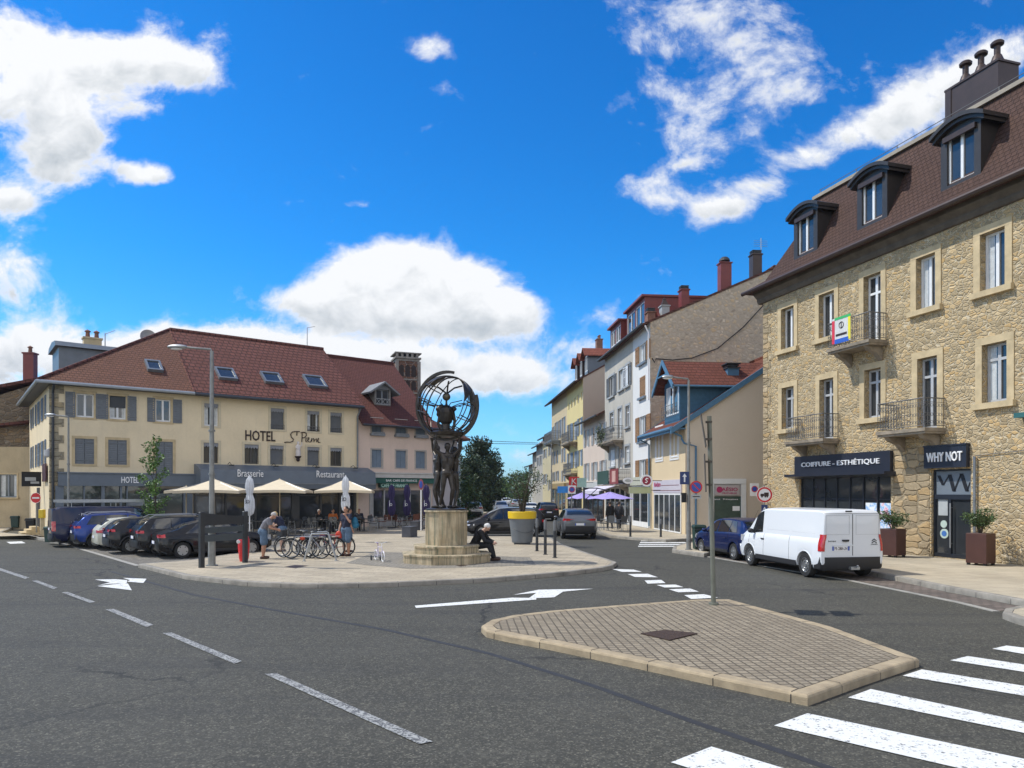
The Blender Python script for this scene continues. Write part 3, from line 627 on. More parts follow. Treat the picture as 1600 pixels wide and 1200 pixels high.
# mansard roof: flared foot, steep slope, hipped at the street end
MT = tiles('brown flat tiles', (.085, .047, .036), .17, .2, .6); ZT = EZ+4.15
def ring(i, z): return [(i, i*.9, z), (L_+.5, i*.9, z), (L_+.5, D_-i, z), (i, D_-i, z)]
rf = MB(); rf.loft([ring(-.72, EZ+.2), ring(-.72, EZ+.3), ring(.05, EZ+.72), ring(1.0, EZ+2.4), ring(1.75, ZT), ring(1.95, ZT+.02), ring(4.5, ZT+.7)], cap=True)
roof = rf.build('roof', MT, stone)
rr = MB(); rr.box(1.62, L_, 1.45, 1.66, ZT-.02, ZT+.13); rr.k = 1
for i in range(int(L_/2.2)+1):
    x = 1.9+i*2.2; rr.cyl((x, 1.7, ZT+.1), (x, 1.7, ZT+.42), .02, n=5)
for zq in (.24, .40): rr.cyl((1.8, 1.7, ZT+zq), (L_, 1.7, ZT+zq), .016, n=5)
rr.build('ridge_rail', [mat('pale lead flashing', (.3, .26, .2), .7), M_['iron']], roof)
def dormer(cx, w, z0, z1, yf):
    b = MB(); W_ = w+.5
    b.box(cx-W_/2, cx-w/2, yf, yf+.3, z0-.15, z1+.05); b.box(cx+w/2, cx+W_/2, yf, yf+.3, z0-.15, z1+.05); b.box(cx-w/2, cx+w/2, yf, yf+.3, z0-.15, z0)
    b.box(cx-W_/2+.02, cx-W_/2+.08, yf+.3, yf+2.1, z0-.6, z1+.05); b.box(cx+W_/2-.08, cx+W_/2-.02, yf+.3, yf+2.1, z0-.6, z1+.05)
    arch = []; hw = W_/2+.22
    for i in range(13):
        t = -1+2*i/12; arch.append((cx+t*hw, z1+.08+.34*(1-t*t)))
    for (o, ya, dz) in ((0, yf-.14, 0), (.06, yf-.24, .12)):
        pts = [(cx+(x-cx)*(1+o), z+dz) for x, z in arch]
        b.loft([[(x, ya, z) for x, z in pts]+[(x, ya, z-.14) for x, z in pts[::-1]], [(x, yf+2.2, z) for x, z in pts]+[(x, yf+2.2, z-.14) for x, z in pts[::-1]]], cap=True)
    b.prism([(cx-W_/2+.05, z1+.03)]+[(cx+(x-cx)*.86, z-.06) for x, z in arch]+[(cx+W_/2-.05, z1+.03)], yf+.02, yf+.2, 'y')
    o = b.build('dormer', mat('dark painted zinc', (.04, .034, .03), .45, .2, var=.15), roof)
    wn = window(roof, cx-w/2, cx+w/2, z0, z1, yf+.14, curtain=False, fw=.07); wn.parent = o
    s = MB(); s.box(cx-w/2-.1, cx+w/2+.1, yf-.1, yf-.002, z1-.16, z1+.02); s.build('blind_box', M_['brown'], o)
for (px0, px1, t, b) in ((1253, 1268, 347, 402), (1354, 1375, 290, 352), (1488, 1518, 215, 290)):
    u0 = ST.u(px0, .35); u1 = ST.u(px1, .35); pm = (px0+px1)/2; dormer((u0+u1)/2, 1.05, EZ+1.28, EZ+2.95, .28)
# metal clad chimney with three cowls
u0 = ST.u(1484, 3.2); u1 = ST.u(1566, 3.2); zt = ST.z(1484, 128, 3.2)-.45
c = MB(); c.box(u0, u1, 3.0, 4.0, ZT, zt); c.box(u0-.04, u1+.04, 2.96, 4.04, zt, zt+.08); c.box(u0-.01, u0+.25, 2.97, 2.999, ZT, zt)
ch = c.build('chimney', M_['brown'], roof)
for i in range(3):
    x = u0+(u1-u0)*(.2+.3*i); k = MB(); k.lathe([(.30, .08), (.15, .5), (.11, .55), (.11, .85), (.22, .9), (.23, .98), (.17, 1.04), (.03, 1.06)], (x, 3.5, zt), 14); k.build('cowl', M_['brown'], ch, smooth=30)
# salon shop front
sx0, sx1, sz0, sz1 = shop; DG = mat('anthracite aluminium', (.025, .03, .04), .4, .3, var=.05)
f = MB(); n = 7; ft = .06
f.box(sx0, sx1, .1, .22, sz0, sz0+.25); f.box(sx0, sx1, .1, .22, sz1-.12, sz1); f.box(sx0, sx1, -.02, .2, SZ, sz0)
for i in range(n+1):
    x = sx0+(sx1-sx0-ft)*i/n; f.box(x, x+ft, .09, .2, sz0+.25, sz1-.12)
f.box(sx0+.06, sx1-.06, .12, .18, sz1-1.05, sz1-.99)
sf = f.build('shop_window', DG, stone); g = MB(); g.box(sx0+.03, sx1-.03, .145, .155, sz0+.2, sz1-.1); g.build('pane', glass_m, sf)
po = MB(); pw = (sx1-sx0)/n
for i, x in enumerate((sx1-pw*2+.08, sx1-pw+.08)): po.box(x, x+pw-.12, .128, .138, sz0+.35, sz1-1.15)
m, t, b, tc = newmat('colourful poster'); n1 = t.node('ShaderNodeTexNoise', {'Vector': tc, 'Scale': 3.5, 'Detail': 3.0}).outputs[0]
t.l.new(t.ramp(n1, [(.34, (.75, .78, .8)), (.46, (.2, .42, .75)), (.52, (.72, .74, .78)), (.6, (.7, .2, .35)), (.7, (.75, .7, .7))]), b.inputs['Base Color']); po.build('poster', m, sf)
s = MB(); s0 = ST.u(1246); s1 = ST.u(1396); zs0 = ST.z(1320, 741)+.05; zs1 = ST.z(1320, 712)+.08
s.box(s0, s1, -.16, -.004, zs0, zs1); s.prism([(-.004, zs0-.002), (-.55, zs0-.002), (-.55, zs0-.10), (-.004, zs0-.2)], s0-.2, s1+.12, 'x')
sg = s.build('shop_sign', M_['navy'], stone)
text_mb('COIFFURE - ESTHÉTIQUE', .29, FM((s0+s1)/2, (zs0+zs1)/2+.03, -.18), (s1-s0)*.82, .04, .004).build('lettering', M_['letw'], sg)
# glazed salon door with sign over
dx0, dx1, dz0, dz1 = door; f = MB(); zt2 = ST.z(1486, 775)
f.box(dx0, dx0+.07, .1, .24, dz0, dz1); f.box(dx1-.07, dx1, .1, .24, dz0, dz1); f.box(dx0+.07, dx1-.07, .1, .24, dz1-.06, dz1); f.box(dx0+.07, dx1-.07, .1, .24, zt2-.12, zt2+.05); f.box(dx0+.07, dx1-.07, .1, .24, dz0, dz0+.14)
dm = dx0+(dx1-dx0)*.42; f.box(dm-.05, dm+.05, .1, .24, dz0+.14, zt2-.12)
df = f.build('door', DG, stone)
g = MB(); g.box(dx0+.03, dx1-.03, .16, .17, dz0+.1, zt2); g.build('pane', glass_m, df)
g = MB(); g.box(dx0+.05, dx1-.05, .15, .165, zt2+.05, dz1-.03); g.build('transom_panel', mat('frosted grey panel', (.16, .19, .22), .3, var=.03), df)
g = MB(); lx = (dx0+dx1)/2; lz = (zt2+dz1)/2; k = .155
zig = [(-.62, .28), (-.36, -.12), (-.16, .28), (.12, -.30), (.16, -.30), (.34, .28), (.62, -.30)]
for (a, b, wdt) in (((-.60, .26), (-.42, -.08), .06), ((-.42, -.08), (-.16, .28), .025), ((-.16, .28), (.02, -.30), .07), ((.02, -.30), (.14, -.02), .03), ((.14, -.02), (.30, .30), .03), ((.30, .30), (.52, -.30), .07), ((.52, -.30), (.62, .0), .02)):
    a = Vector((a[0], a[1])); b = Vector((b[0], b[1])); g.prism([(lx+a.x-wdt, lz+a.y), (lx+a.x+wdt, lz+a.y), (lx+b.x+wdt, lz+b.y), (lx+b.x-wdt, lz+b.y)], .135, .147, 'y')
g.build('zigzag_logo', mat('black vinyl', (.01, .01, .012), .5, var=0), df)
g = MB(); g.cyl((dm+.1, .02, dz0+.35), (dm+.1, .02, zt2-.25), .025, n=8); g.cyl((dm+.1, .02, dz0+.5), (dm+.1, .1, dz0+.5), .015, n=6); g.cyl((dm+.1, .02, zt2-.4), (dm+.1, .1, zt2-.4), .015, n=6); g.build('handle', M_['steel'], df)
g = MB(); g.box(dx0+.16, dm-.12, .148, .156, dz0+1.45, dz0+2.15); g.build('notice', mat('grey notice', (.4, .42, .42), .6), df)
g = MB(); g.cyl((dx0+.38, .145, dz0+1.15), (dx0+.38, .157, dz0+1.15), .13, n=20); g.cyl((dx0+.40, .145, dz0+.82), (dx0+.40, .157, dz0+.82), .17, n=20); g.build('sticker', mat('pale green sticker', (.45, .55, .48), .5), df)
g = MB(); g.cyl((dx0+.40, .138, dz0+.82), (dx0+.40, .144, dz0+.82), .10, n=16); g.build('sticker_emblem', mat('blue emblem', (.05, .15, .4), .5), df)
s = MB(); d0 = ST.u(1449); d1 = ST.u(1515.5); s.box(d0, d1, -.16, -.004, dz1+.05, ST.z(1482, 697)); dz2 = ST.z(1482, 697); s.box(d0-.02, d1+.02, -.19, -.004, dz2, dz2+.05)
sg2 = s.build('door_sign', M_['navy'], stone); text_mb('WHY NOT', .33, FM((d0+d1)/2, (dz1+dz2)/2+.03, -.18), (d1-d0)*.84, .04, .01).build('lettering', M_['letw'], sg2)
pipe(stone, [(ST.u(1526), -.09, SZ), (ST.u(1526), -.09, 3.6)], .045, 'zinc'); pipe(stone, [(ST.u(1526), -.04, 3.62), (ST.u(1600), -.04, 3.7), (L_, -.04, 3.7)], .012, 'iron', 'cable')
lp = MB(); lp.box(ST.u(1597), ST.u(1597)+.5, -.35, -.01, 4.7, 4.85); lp.build('wall_lamp', mat('green lamp housing', (.03, .12, .12), .5), stone)
# ------------------------------------------------------------------ hotel row across the square
A = G(78, 839, .12); HO = Fac((A.x, A.y), (1450, 1130)); BZ = .12
CREAM = plaster('cream render', (.74, .625, .43), .16, .35); PINK = plaster('pinkish beige render', (.64, .51, .43), .14, .3); LAV = plaster('grey lavender render', (.44, .42, .44), .12, .3)
TRED = tiles('red brown clay tiles', (.15, .056, .042), .25, .34, .6, ms=.034, mk=.22); TDARK = tiles('flat red tiles', (.125, .045, .035), .13, .2, .7); TORG = tiles('flat orange brown tiles', (.155, .068, .042), .15, .22, .6)  # TRED: joints darkened so the row lines also paint in course shadow
hE = HO.z(330, 609)+.02; uh = HO.u(560); UB = HO.u(300)
hotel = thing('hotel_building', 'long cream hotel with red hipped roof and grey brasserie canopy across the square', 'hotel', (A.x, A.y, 0), HO.ang)
DH = 12.0; hR = hE+4.45
W1 = [(119, 147, 616, 653), (171, 197, 619, 655), (243, 267, 623, 658)]
W2 = [(117, 147, 686, 725), (169, 198, 687, 726), (243, 270, 690, 741)]
W3 = [(319, 341, 631, 666), (423, 444, 638, 671), (480, 499, 642, 674), (516, 534, 645, 676)]
W4 = [(318, 341, 692, 724), (382, 404, 695, 725), (422, 443, 696, 726), (480, 499, 698, 727), (516, 534, 700, 728)]
def rect(F, r): 
    m = (r[0]+r[1])/2; return [F.u(r[0]), F.u(r[1]), F.z(m, r[3]), F.z(m, r[2])]
R1 = [rect(HO, r) for r in W1]; R2 = [rect(HO, r) for r in W2]; R3 = [rect(HO, r) for r in W3]; R4 = [rect(HO, r) for r in W4]
def level(rs, idx=None):
    for k in (2, 3):
        ii = idx or range(len(rs)); a = sum(rs[i][k] for i in ii)/len(ii)
        for i in ii: rs[i][k] = a
level(R1); level(R2, [0, 1]); level(R3); level(R4)
gA = [HO.u(98), HO.u(292), BZ+.3, HO.z(200, 759)]; gB = [HO.u(302), HO.u(556), BZ+.05, HO.z(430, 764)]
wm = MB(); wall_holes(wm, 0, uh, 0, hE, R1+R2+R3+R4+[gA, gB], 0, .28)
wm.poly([(uh, 0, 0), (uh, 0, hE), (uh, DH, hE), (uh, DH, 0)]); wm.poly([(0, DH, 0), (uh, DH, 0), (uh, DH, hE), (0, DH, hE)])
wm.build('wall', CREAM, hotel)
# left side facade, seen at a glancing angle
sw = MB(); sh = []
for yy in (2.2, 4.2, 6.2): sh += [(yy, yy+1.0, R1[0][2], R1[0][3]), (yy, yy+1.0, R2[0][2], R2[0][3])]
sh += [(9.4, 10.3, R1[0][2], R1[0][3]), (9.4, 10.3, R2[0][2], R2[0][3])]
ys = MB(); wall_holes(ys, 0, DH, 0, hE, sh, 0, .25)
ys.v = [(-0+b, a, c) if False else (b, a, c) for a, b, c in ys.v]; ys.build('side_wall', CREAM, hotel)
for h in sh:
    o = window(hotel, h[0], h[1], h[2], h[3], .2, curtain=True); 
    for ob in [o]: ob.rotation_euler = (0, 0, R(-90)); ob.scale = (1, 1, 1)
    o.matrix_local = Matrix(((0, 1, 0, 0), (1, 0, 0, 0), (0, 0, 1, 0), (0, 0, 0, 1)))
    for xx in (h[0]-.47, h[1]+.03):
        s_ = shutter(hotel, xx, xx+.44, h[2], h[3], 'blsh'); s_.matrix_local = Matrix(((0, 1, 0, 0), (1, 0, 0, 0), (0, 0, 1, 0), (0, 0, 0, 1)))
q = MB()
for i in range(18):
    z0 = .25+i*.43
    if z0 < hE-.5: q.box(-.02, .62 if i % 2 else .38, -.02, .25, z0, z0+.41)
q.build('quoins', rubble('limestone quoins', (.40, .35, .25), (.3, .26, .19), sc=1.2, rnd=.3), hotel)
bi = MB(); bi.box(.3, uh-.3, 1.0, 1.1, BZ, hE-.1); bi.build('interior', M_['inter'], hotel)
# roof: hipped at the left, eaves overhanging 0.55
ov = .55; k = (hR-hE)/(DH/2); ze = hE-k*ov+.12
hip = HO.u(265, DH/2)
rf = MB(); a0 = (-ov, -ov, ze); a1 = (uh+.12, -ov, ze); a2 = (uh+.12, DH+ov, ze); a3 = (-ov, DH+ov, ze); r0 = (hip, DH/2, hR); r1 = (uh+.12, DH/2, hR)
vb = (UB, -ov, ze)
rf.k = 0; rf.poly([vb, a1, r1, r0]); rf.k = 1; rf.poly([a0, vb, r0]); rf.poly([a3, a0, r0]); rf.k = 0; rf.poly([a2, a3, r0, r1]); rf.poly([a1, a2, r1])
rf.k = 2; rf.poly([(x, y, z-.16) for x, y, z in (a0, a1, a2, a3)]); 
for p_, q_ in ((a0, a1), (a1, a2), (a2, a3), (a3, a0)): rf.poly([p_, q_, (q_[0], q_[1], q_[2]-.16), (p_[0], p_[1], p_[2]-.16)])
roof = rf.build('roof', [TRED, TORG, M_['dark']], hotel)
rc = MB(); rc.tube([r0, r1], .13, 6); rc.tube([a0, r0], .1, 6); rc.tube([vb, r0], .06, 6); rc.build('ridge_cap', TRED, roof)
g = MB(); g.tube([(-ov-.08, DH, ze-.1), (-ov-.08, -ov-.08, ze-.1), (UB, -ov-.08, ze-.1)], .085, 8); g.build('gutter', mat('pale gutter', (.32, .35, .38), .5, .3), roof)
g = MB(); g.tube([(UB+.05, -ov-.08, ze-.14), (uh+.1, -ov-.08, ze-.14)], .085, 8); g.build('gutter', M_['dark'], roof)
pipe(hotel, [(.12, -ov, ze-.2), (.12, -.1, ze-.6), (.12, -.1, .3)], .06, 'dark'); pipe(hotel, [(uh-.1, -ov, ze-.2), (uh-.12, -.12, ze-.7), (uh-.12, -.12, HO.z(550, 735))], .055, 'zinc')
def skylight(par, F, px0, px1, py0, py1, k, z0, w_=None, m=None):
    """roof window lying in a slope of rise k starting at eave height z0 over the wall line"""
    pm = (px0+px1)/2
    def hit(px, py):
        kx = (px-800)/FL; ky = -(py-HZ)/FL; d = Vector((kx, 1, ky)); o = Vector((0, 0, H)); n = Vector((-F.n.x*k, -F.n.y*k, 1)); p0 = F.w(0, 0, z0)
        t = n.dot(p0-o)/n.dot(d); p = o+d*t; q = Vector((p.x-F.o.x, p.y-F.o.y)); return q.dot(F.d), q.dot(F.n)
    u0, y0 = hit(px0, py1); u1, y1 = hit(px1, py1); _, yt = hit(pm, py0); yb = hit(pm, py1)[1]
    f = MB(); c, s = 1/math.hypot(1, k), k/math.hypot(1, k)
    def P(u, y, h): return (u-s*0, y-s*h, z0+k*y+c*h)
    def slab(ua, ub, ya, yb2, h0, h1, mm):
        mm.add([P(ua, ya, h0), P(ub, ya, h0), P(ub, yb2, h0), P(ua, yb2, h0), P(ua, ya, h1), P(ub, ya, h1), P(ub, yb2, h1), P(ua, yb2, h1)], [(0, 3, 2, 1), (4, 5, 6, 7), (0, 1, 5, 4), (1, 2, 6, 5), (2, 3, 7, 6), (3, 0, 4, 7)])
    t = .11
    slab(u0, u1, yb, yb+t, -.02, .16, f); slab(u0, u1, yt-t, yt, -.02, .16, f); slab(u0, u0+t, yb+t, yt-t, -.02, .16, f); slab(u1-t, u1, yb+t, yt-t, -.02, .16, f)
    o = f.build('skylight', M_['zinc'], par); g = MB(); slab(u0+t, u1-t, yb+t, yt-t, .02, .10, g); g.build('pane', glass_m, o)
for q in ((231, 255, 566, 581), (343, 371, 578, 594), (415, 443, 585, 600), (483, 511, 590, 606)): skylight(roof, HO, *q, k, hE+.12)
# windows
for i, r in enumerate(R1):
    surround(hotel, *r, .14, sill=False); window(hotel, r[0], r[1], r[2], r[3], .18, sill=None, curtain=(i == 1), fw=.07)
sw_ = R1[0][1]-R1[0][0]
for (a, b) in ((102, 117.5), (149.5, 169), (199, 213), (230, 242), (270, 284)): shutter(hotel, HO.u(a), HO.u(b), R1[0][2]-.04, R1[0][3]+.04)
bb = MB(); bb.box(R1[1][0]+.02, R1[1][1]-.02, .10, .12, (R1[1][2]+R1[1][3])/2, R1[1][3]); bb.build('roller_blind', M_['dark'], hotel)
for r in R2:
    surround(hotel, *r, .14, sill=False); m_ = (r[0]+r[1])/2; shutter(hotel, r[0], m_-.01, r[2], r[3], y=.0); shutter(hotel, m_+.01, r[1], r[2], r[3], y=.0)
DK = mat('dark window frame', (.06, .055, .05), .5)
ROL = mat('grey roller shutter', (.13, .14, .15), .55, var=.1)
def rolled(par, r, y=.14):
    mb = MB(); n = int((r[3]-r[2])/.06)
    for i in range(n):
        z0 = r[2]+(r[3]-r[2])*i/n; z1 = r[2]+(r[3]-r[2])*(i+1)/n; mb.poly([(r[0], y, z0), (r[1], y, z0), (r[1], y-.018, (z0+z1)/2), (r[0], y-.018, (z0+z1)/2)]); mb.poly([(r[0], y-.018, (z0+z1)/2), (r[1], y-.018, (z0+z1)/2), (r[1], y, z1), (r[0], y, z1)])
    return mb.build('roller_shutter', ROL, par)
for j, rs in enumerate((R3, R4)):
    for i, r in enumerate(rs):
        surround(hotel, *r, .15, m=mat('pale stone window trim', (.55, .48, .34), .9, var=.1), sill=False)
        if (j, i) in ((0, 1), (0, 3), (1, 2), (1, 3)): rolled(hotel, r)
        else: window(hotel, *r, .18, frame=DK if (j or i) else 'white', curtain=(j == 0), fw=.06)
        s = MB(); n = 5; w_ = (r[1]-r[0])/n
        for q in range(n):
            x = r[0]+w_*q; pts = [(x, r[3])]+[(x+w_*t/4, r[3]-.16-.09*math.sin(math.pi*t/4)) for t in range(5)]+[(x+w_, r[3])]; s.prism(pts, .02, .035, 'y')
        s.build('pelmet', mat('grey scalloped pelmet', (.22, .23, .25), .6), hotel)
        if j == 0 and i:
            s = MB(); 
            for zz in (.12, .3): s.cyl((r[0], -.03, r[2]+zz), (r[1], -.03, r[2]+zz), .018, n=5)
            for q in range(6): s.cyl((r[0]+(r[1]-r[0])*q/5, -.03, r[2]), (r[0]+(r[1]-r[0])*q/5, -.03, r[2]+.3), .012, n=5)
            s.build('window_rail', M_['iron'], hotel)
# lettering on the wall
hx = (HO.u(383)+HO.u(430))/2; text_mb('HOTEL', .62, FM(hx, HO.z(406, 681), -.03), HO.u(430)-HO.u(383), .04, .012).build('lettering', M_['letd'], hotel)
sx = HO.u(444); sz = HO.z(470, 684); s = MB(); W_ = HO.u(500)-sx
def stroke(pts, r=.03): s.tube([(sx+a*W_, -.04, sz+b*.62) for a, b in pts], r, 6)
stroke([(0, -.55), (.06, -.5), (.16, -.5), (.23, -.4), (.25, -.2), (.19, .0), (.17, .3), (.22, .55), (.28, .58)]); stroke([(.27, .6), (.42, .62)]); stroke([(.345, .6), (.34, .2)])
stroke([(.49, .45), (.48, -.45)]); stroke([(.45, .5), (.52, .58), (.6, .5), (.61, .25), (.55, .02), (.49, .0)]); stroke([(.6, .05), (.59, -.35), (.63, -.4)]); stroke([(.595, .25), (.6, .27)], .035)
stroke([(.63, -.25), (.68, -.1), (.68, .08), (.65, .06), (.65, -.3), (.71, -.42), (.75, -.2), (.755, .0), (.76, -.35), (.765, -.1), (.81, .02), (.82, -.38), (.85, -.1), (.89, .0), (.90, -.38), (.93, -.2), (.96, .0), (.95, .05), (.93, -.1), (.95, -.42), (1.0, -.36)], .026)
s.build('handwritten_lettering', M_['letd'], hotel)
# small figure on a wall bracket
fx = HO.u(463); fz = HO.z(463, 713); s = MB(); s.lathe([(.14, .0), (.16, .2), (.12, .45), (.16, .6), (.1, .7), (.05, .73), (.08, .79), (.085, .86), (.03, .92)], (fx, -.3, fz), 12)
s.tube([(fx+.12, -.3, fz+.62), (fx+.2, -.38, fz+.68), (fx+.2, -.4, fz+.86)], .035, 8); s.tube([(fx-.13, -.3, fz+.62), (fx-.16, -.4, fz+.48), (fx-.02, -.44, fz+.46)], .035, 8)
st_ = s.build('statuette', mat('white painted statuette', (.62, .58, .56), .7), None, smooth=50, loc=hotel.location); st_.rotation_euler = hotel.rotation_euler; tag(st_, 'small white saint statuette on a bracket below the handwritten name on the hotel wall', 'statuette')
s = MB(); s.lathe([(.05, -.34), (.13, -.24), (.09, -.16), (.2, -.05), (.21, .0)], (fx, -.28, fz), 12); s.build('bracket', M_['letd'], hotel)
# ground floor: left shopfront
BG = M_['blueg']; f = MB(); zt = gA[3]; band = HO.z(200, 741)
f.box(HO.u(90), HO.u(303), -.22, -.004, zt-.02, band); f.box(HO.u(90)-.02, HO.u(303), -.27, -.004, band+.001, band+.07)
for (a, b) in ((86, 99), (130, 132), (158, 163), (187, 190), (197, 199), (236, 238), (286, 300)): f.box(HO.u(a), HO.u(b), -.14, .2, BZ, zt-.021)
f.box(HO.u(99), HO.u(286), -.1, .2, BZ, BZ+.75)
sf = f.build('shopfront', BG, hotel); g = MB(); g.box(HO.u(99), HO.u(286), .05, .06, BZ+.7, zt); g.build('pane', glass_m, sf)
text_mb('HOTEL', .34, FM(HO.u(202), (zt+band)/2, -.23), HO.u(215)-HO.u(188), .03, .01).build('lettering', M_['letw'], sf)
text_mb('***', .12, FM(HO.u(219), (zt+band)/2+.14, -.23), .3, .03).build('lettering', M_['letw'], sf)
ap = MB(); ap.box(HO.u(196)+.1, HO.u(236), .03, .045, zt-1.1, zt-.75); ap.build('shop_panel', M_['zinc'], sf)
# brasserie: projecting grey canopy with lettering
bt = HO.z(430, 728); bm_ = HO.z(430, 763)-.03; c = MB(); c0 = HO.u(303); c1 = uh+.55
c.prism([(-.004, bt), (-.25, bt), (-1.35, bt-.35), (-1.45, bm_+.3), (-1.4, bm_), (-.004, bm_)], c0, c1, 'x'); c.k = 1
c.box(c0+.02, c1-.02, -1.47, -1.452, bm_+.28, bm_+.33); cn = c.build('canopy', [BG, M_['zinc']], hotel)
yl = -1.41
text_mb('Brasserie', .42, FM(HO.u(391, -1.4), HO.z(391, 739.5, -1.4), -1.47), HO.u(410)-HO.u(371), .03).build('lettering', M_['letw'], cn)
text_mb('Restaurant', .42, FM(HO.u(516, -1.4), HO.z(516, 741, -1.4), -1.47), HO.u(537)-HO.u(495), .03).build('lettering', M_['letw'], cn)
for q in range(4): 
    l = MB(); x = c0+1.8+q*2.6; l.tube([(x, -.3, bt+.02), (x, -.7, bt+.12), (x, -1.0, bt-.02)], .02, 5); l.box(x-.12, x+.12, -1.15, -.95, bt-.1, bt-.02); l.build('sign_lamp', M_['dark'], cn)
f = MB(); zb_ = bm_
for (a, b) in ((302, 306), (336, 338), (352, 355), (398, 401), (456, 468), (500, 503), (530, 533), (553, 557)): f.box(HO.u(a), HO.u(b), .0, .25, BZ, zb_-.004)
f.box(gB[0], gB[1], .05, .2, zb_-.45, zb_-.39); f.box(gB[0], gB[1], .05, .2, BZ, BZ+.12)
bf = f.build('glazed_front', mat('dark bronze frames', (.07, .07, .068), .5), hotel); g = MB(); g.box(gB[0], gB[1], .11, .12, BZ+.05, zb_-.02); g.build('pane', glass_m, bf)
text_mb('10', .3, FM(HO.u(463), HO.z(463, 771), -.02), None, .02).build('house_number', M_['dark'], bf)
# long zinc dormer, brick chimney, dish and aerials on the roof
d = MB(); du0 = .9; 
zb0 = hE+1.0
d.box(du0, du0+4.2, 5.0, 8.2, hE+.4, hE+2.5); d.prism([(4.7, hE+2.45), (8.5, hE+2.45), (8.1, hE+2.75), (6.6, hE+2.9), (5.0, hE+2.75)], du0-.2, du0+4.8, 'x')
dd = d.build('roof_dormer', mat('zinc cladding', (.15, .17, .19), .5, .3, var=.1), roof); 
x_ = .0
ua = HO.u(144, 6.6); za = HO.z(144, 522, 6.6); chimney(roof, ua, 6.6, hE+2.5, za-.35, .95, .6, 'lstone', 2)
a = MB(); a.cyl((ua+.7, 6.6, hE+3), (ua+.7, 6.6, za+.15), .03, n=6); a.cyl((ua+.7, 6.6, za+.1), (ua+1.2, 6.4, za+.35), .02, n=5)
for i in range(4): a.cyl((ua+.45, 6.6, za-1.6+i*.2), (ua+1.0, 6.6, za-1.6+i*.2), .012, n=4)
a.build('aerial', M_['steel'], roof)
ua = HO.u(230, 6); za = HO.z(230, 529, 6); a = MB(); a.cyl((ua, 6, za-1.2), (ua, 6, za), .03, n=6); a.lathe([(.0, .0), (.2, .03), (.36, .1), (.46, .2), (.46, .22), (.3, .12), (0, .04)], (0, 0, 0), 18)
n0 = 12; rot = Matrix.Translation((ua, 5.9, za)) @ Matrix.Rotation(R(75), 4, 'X'); a.v = a.v[:20]+[tuple(rot @ Vector(p)) for p in a.v[20:]] if False else a.v
a2 = MB(); a2.M = Matrix.Translation((ua, 5.85, za)) @ Matrix.Rotation(R(78), 4, 'X'); a2.lathe([(.0, .0), (.2, .03), (.36, .1), (.48, .2), (.48, .23), (.3, .13), (0, .05)], (0, 0, 0), 18); a2.tube([(.0, -.4, .1), (0, -.1, .5)], .015, 5); a2.M = None
a2.cyl((ua, 6, za-1.2), (ua, 6, za), .03, n=6); a2.build('satellite_dish', mat('grey satellite dish', (.35, .35, .34), .6), roof)
ua = HO.u(480, 6); za = HO.z(480, 512, 6); a = MB(); a.cyl((ua, 6, hR-.1), (ua, 6, za), .03, n=6); a.cyl((ua, 6, za), (ua+.5, 5.8, za+.12), .02, n=5); a.build('aerial', M_['steel'], roof)
# things on the hotel corner
def onf(F, name, mb, m, lb, cat, **kw):
    o = mb.build(name, m, None, loc=(F.o.x, F.o.y, 0), rotz=F.ang, **kw); return tag(o, lb, cat)
s = MB(); s.box(-.12, -.06, .9, 2.6, 3.0, 3.95); onf(HO, 'wall_panel', s, mat('maroon panel', (.06, .015, .02), .5), 'blank maroon panel fixed high on the side wall of the cream hotel', 'sign')
s = MB(); s.box(-1.0, -.1, 3.2, 3.3, 2.75, 3.55); s.cyl((-.1, 3.25, 3.5), (0, 3.25, 3.5), .02); o = onf(HO, 'projecting_sign', s, M_['black'], 'black projecting box sign on the side wall of the cream hotel', 'sign')
s = MB(); s.box(-.85, -.35, 3.185, 3.198, 3.05, 3.25); s.box(-.6, -.2, 3.185, 3.198, 2.9, 3.02); s.build('sign_symbol', M_['steel'], o)
s = MB(); s.cyl((-.16, -.2, 4.35), (-.16, -.2, 4.6), .13, n=12); s.ell((-.16, -.2, 4.33), .13); s.cyl((-.16, -.2, 4.6), (0, 0, 4.7), .03); onf(HO, 'security_camera', s, mat('white camera housing', (.5, .5, .5), .4), 'white dome security camera on the corner of the cream hotel', 'camera', smooth=40)
s = MB(); 
for i in range(3): s.box(-.9+.25*i, -.01, 5.0+.1*i, 7.0-.1*i, 0, .15*(i+1))
s2 = MB(); s2.box(-.5, -.02, 8.0, 9.4, 0, .4)
onf(HO, 'stone_steps', s, M_['lstone'], 'low stone steps to a door in the hotel side wall', 'steps')
s = MB(); s.box(-.04, -.005, 5.2, 6.6, .45, 2.7); onf(HO, 'side_door', s, M_['black'], 'black door above the stone steps in the hotel side wall', 'door')
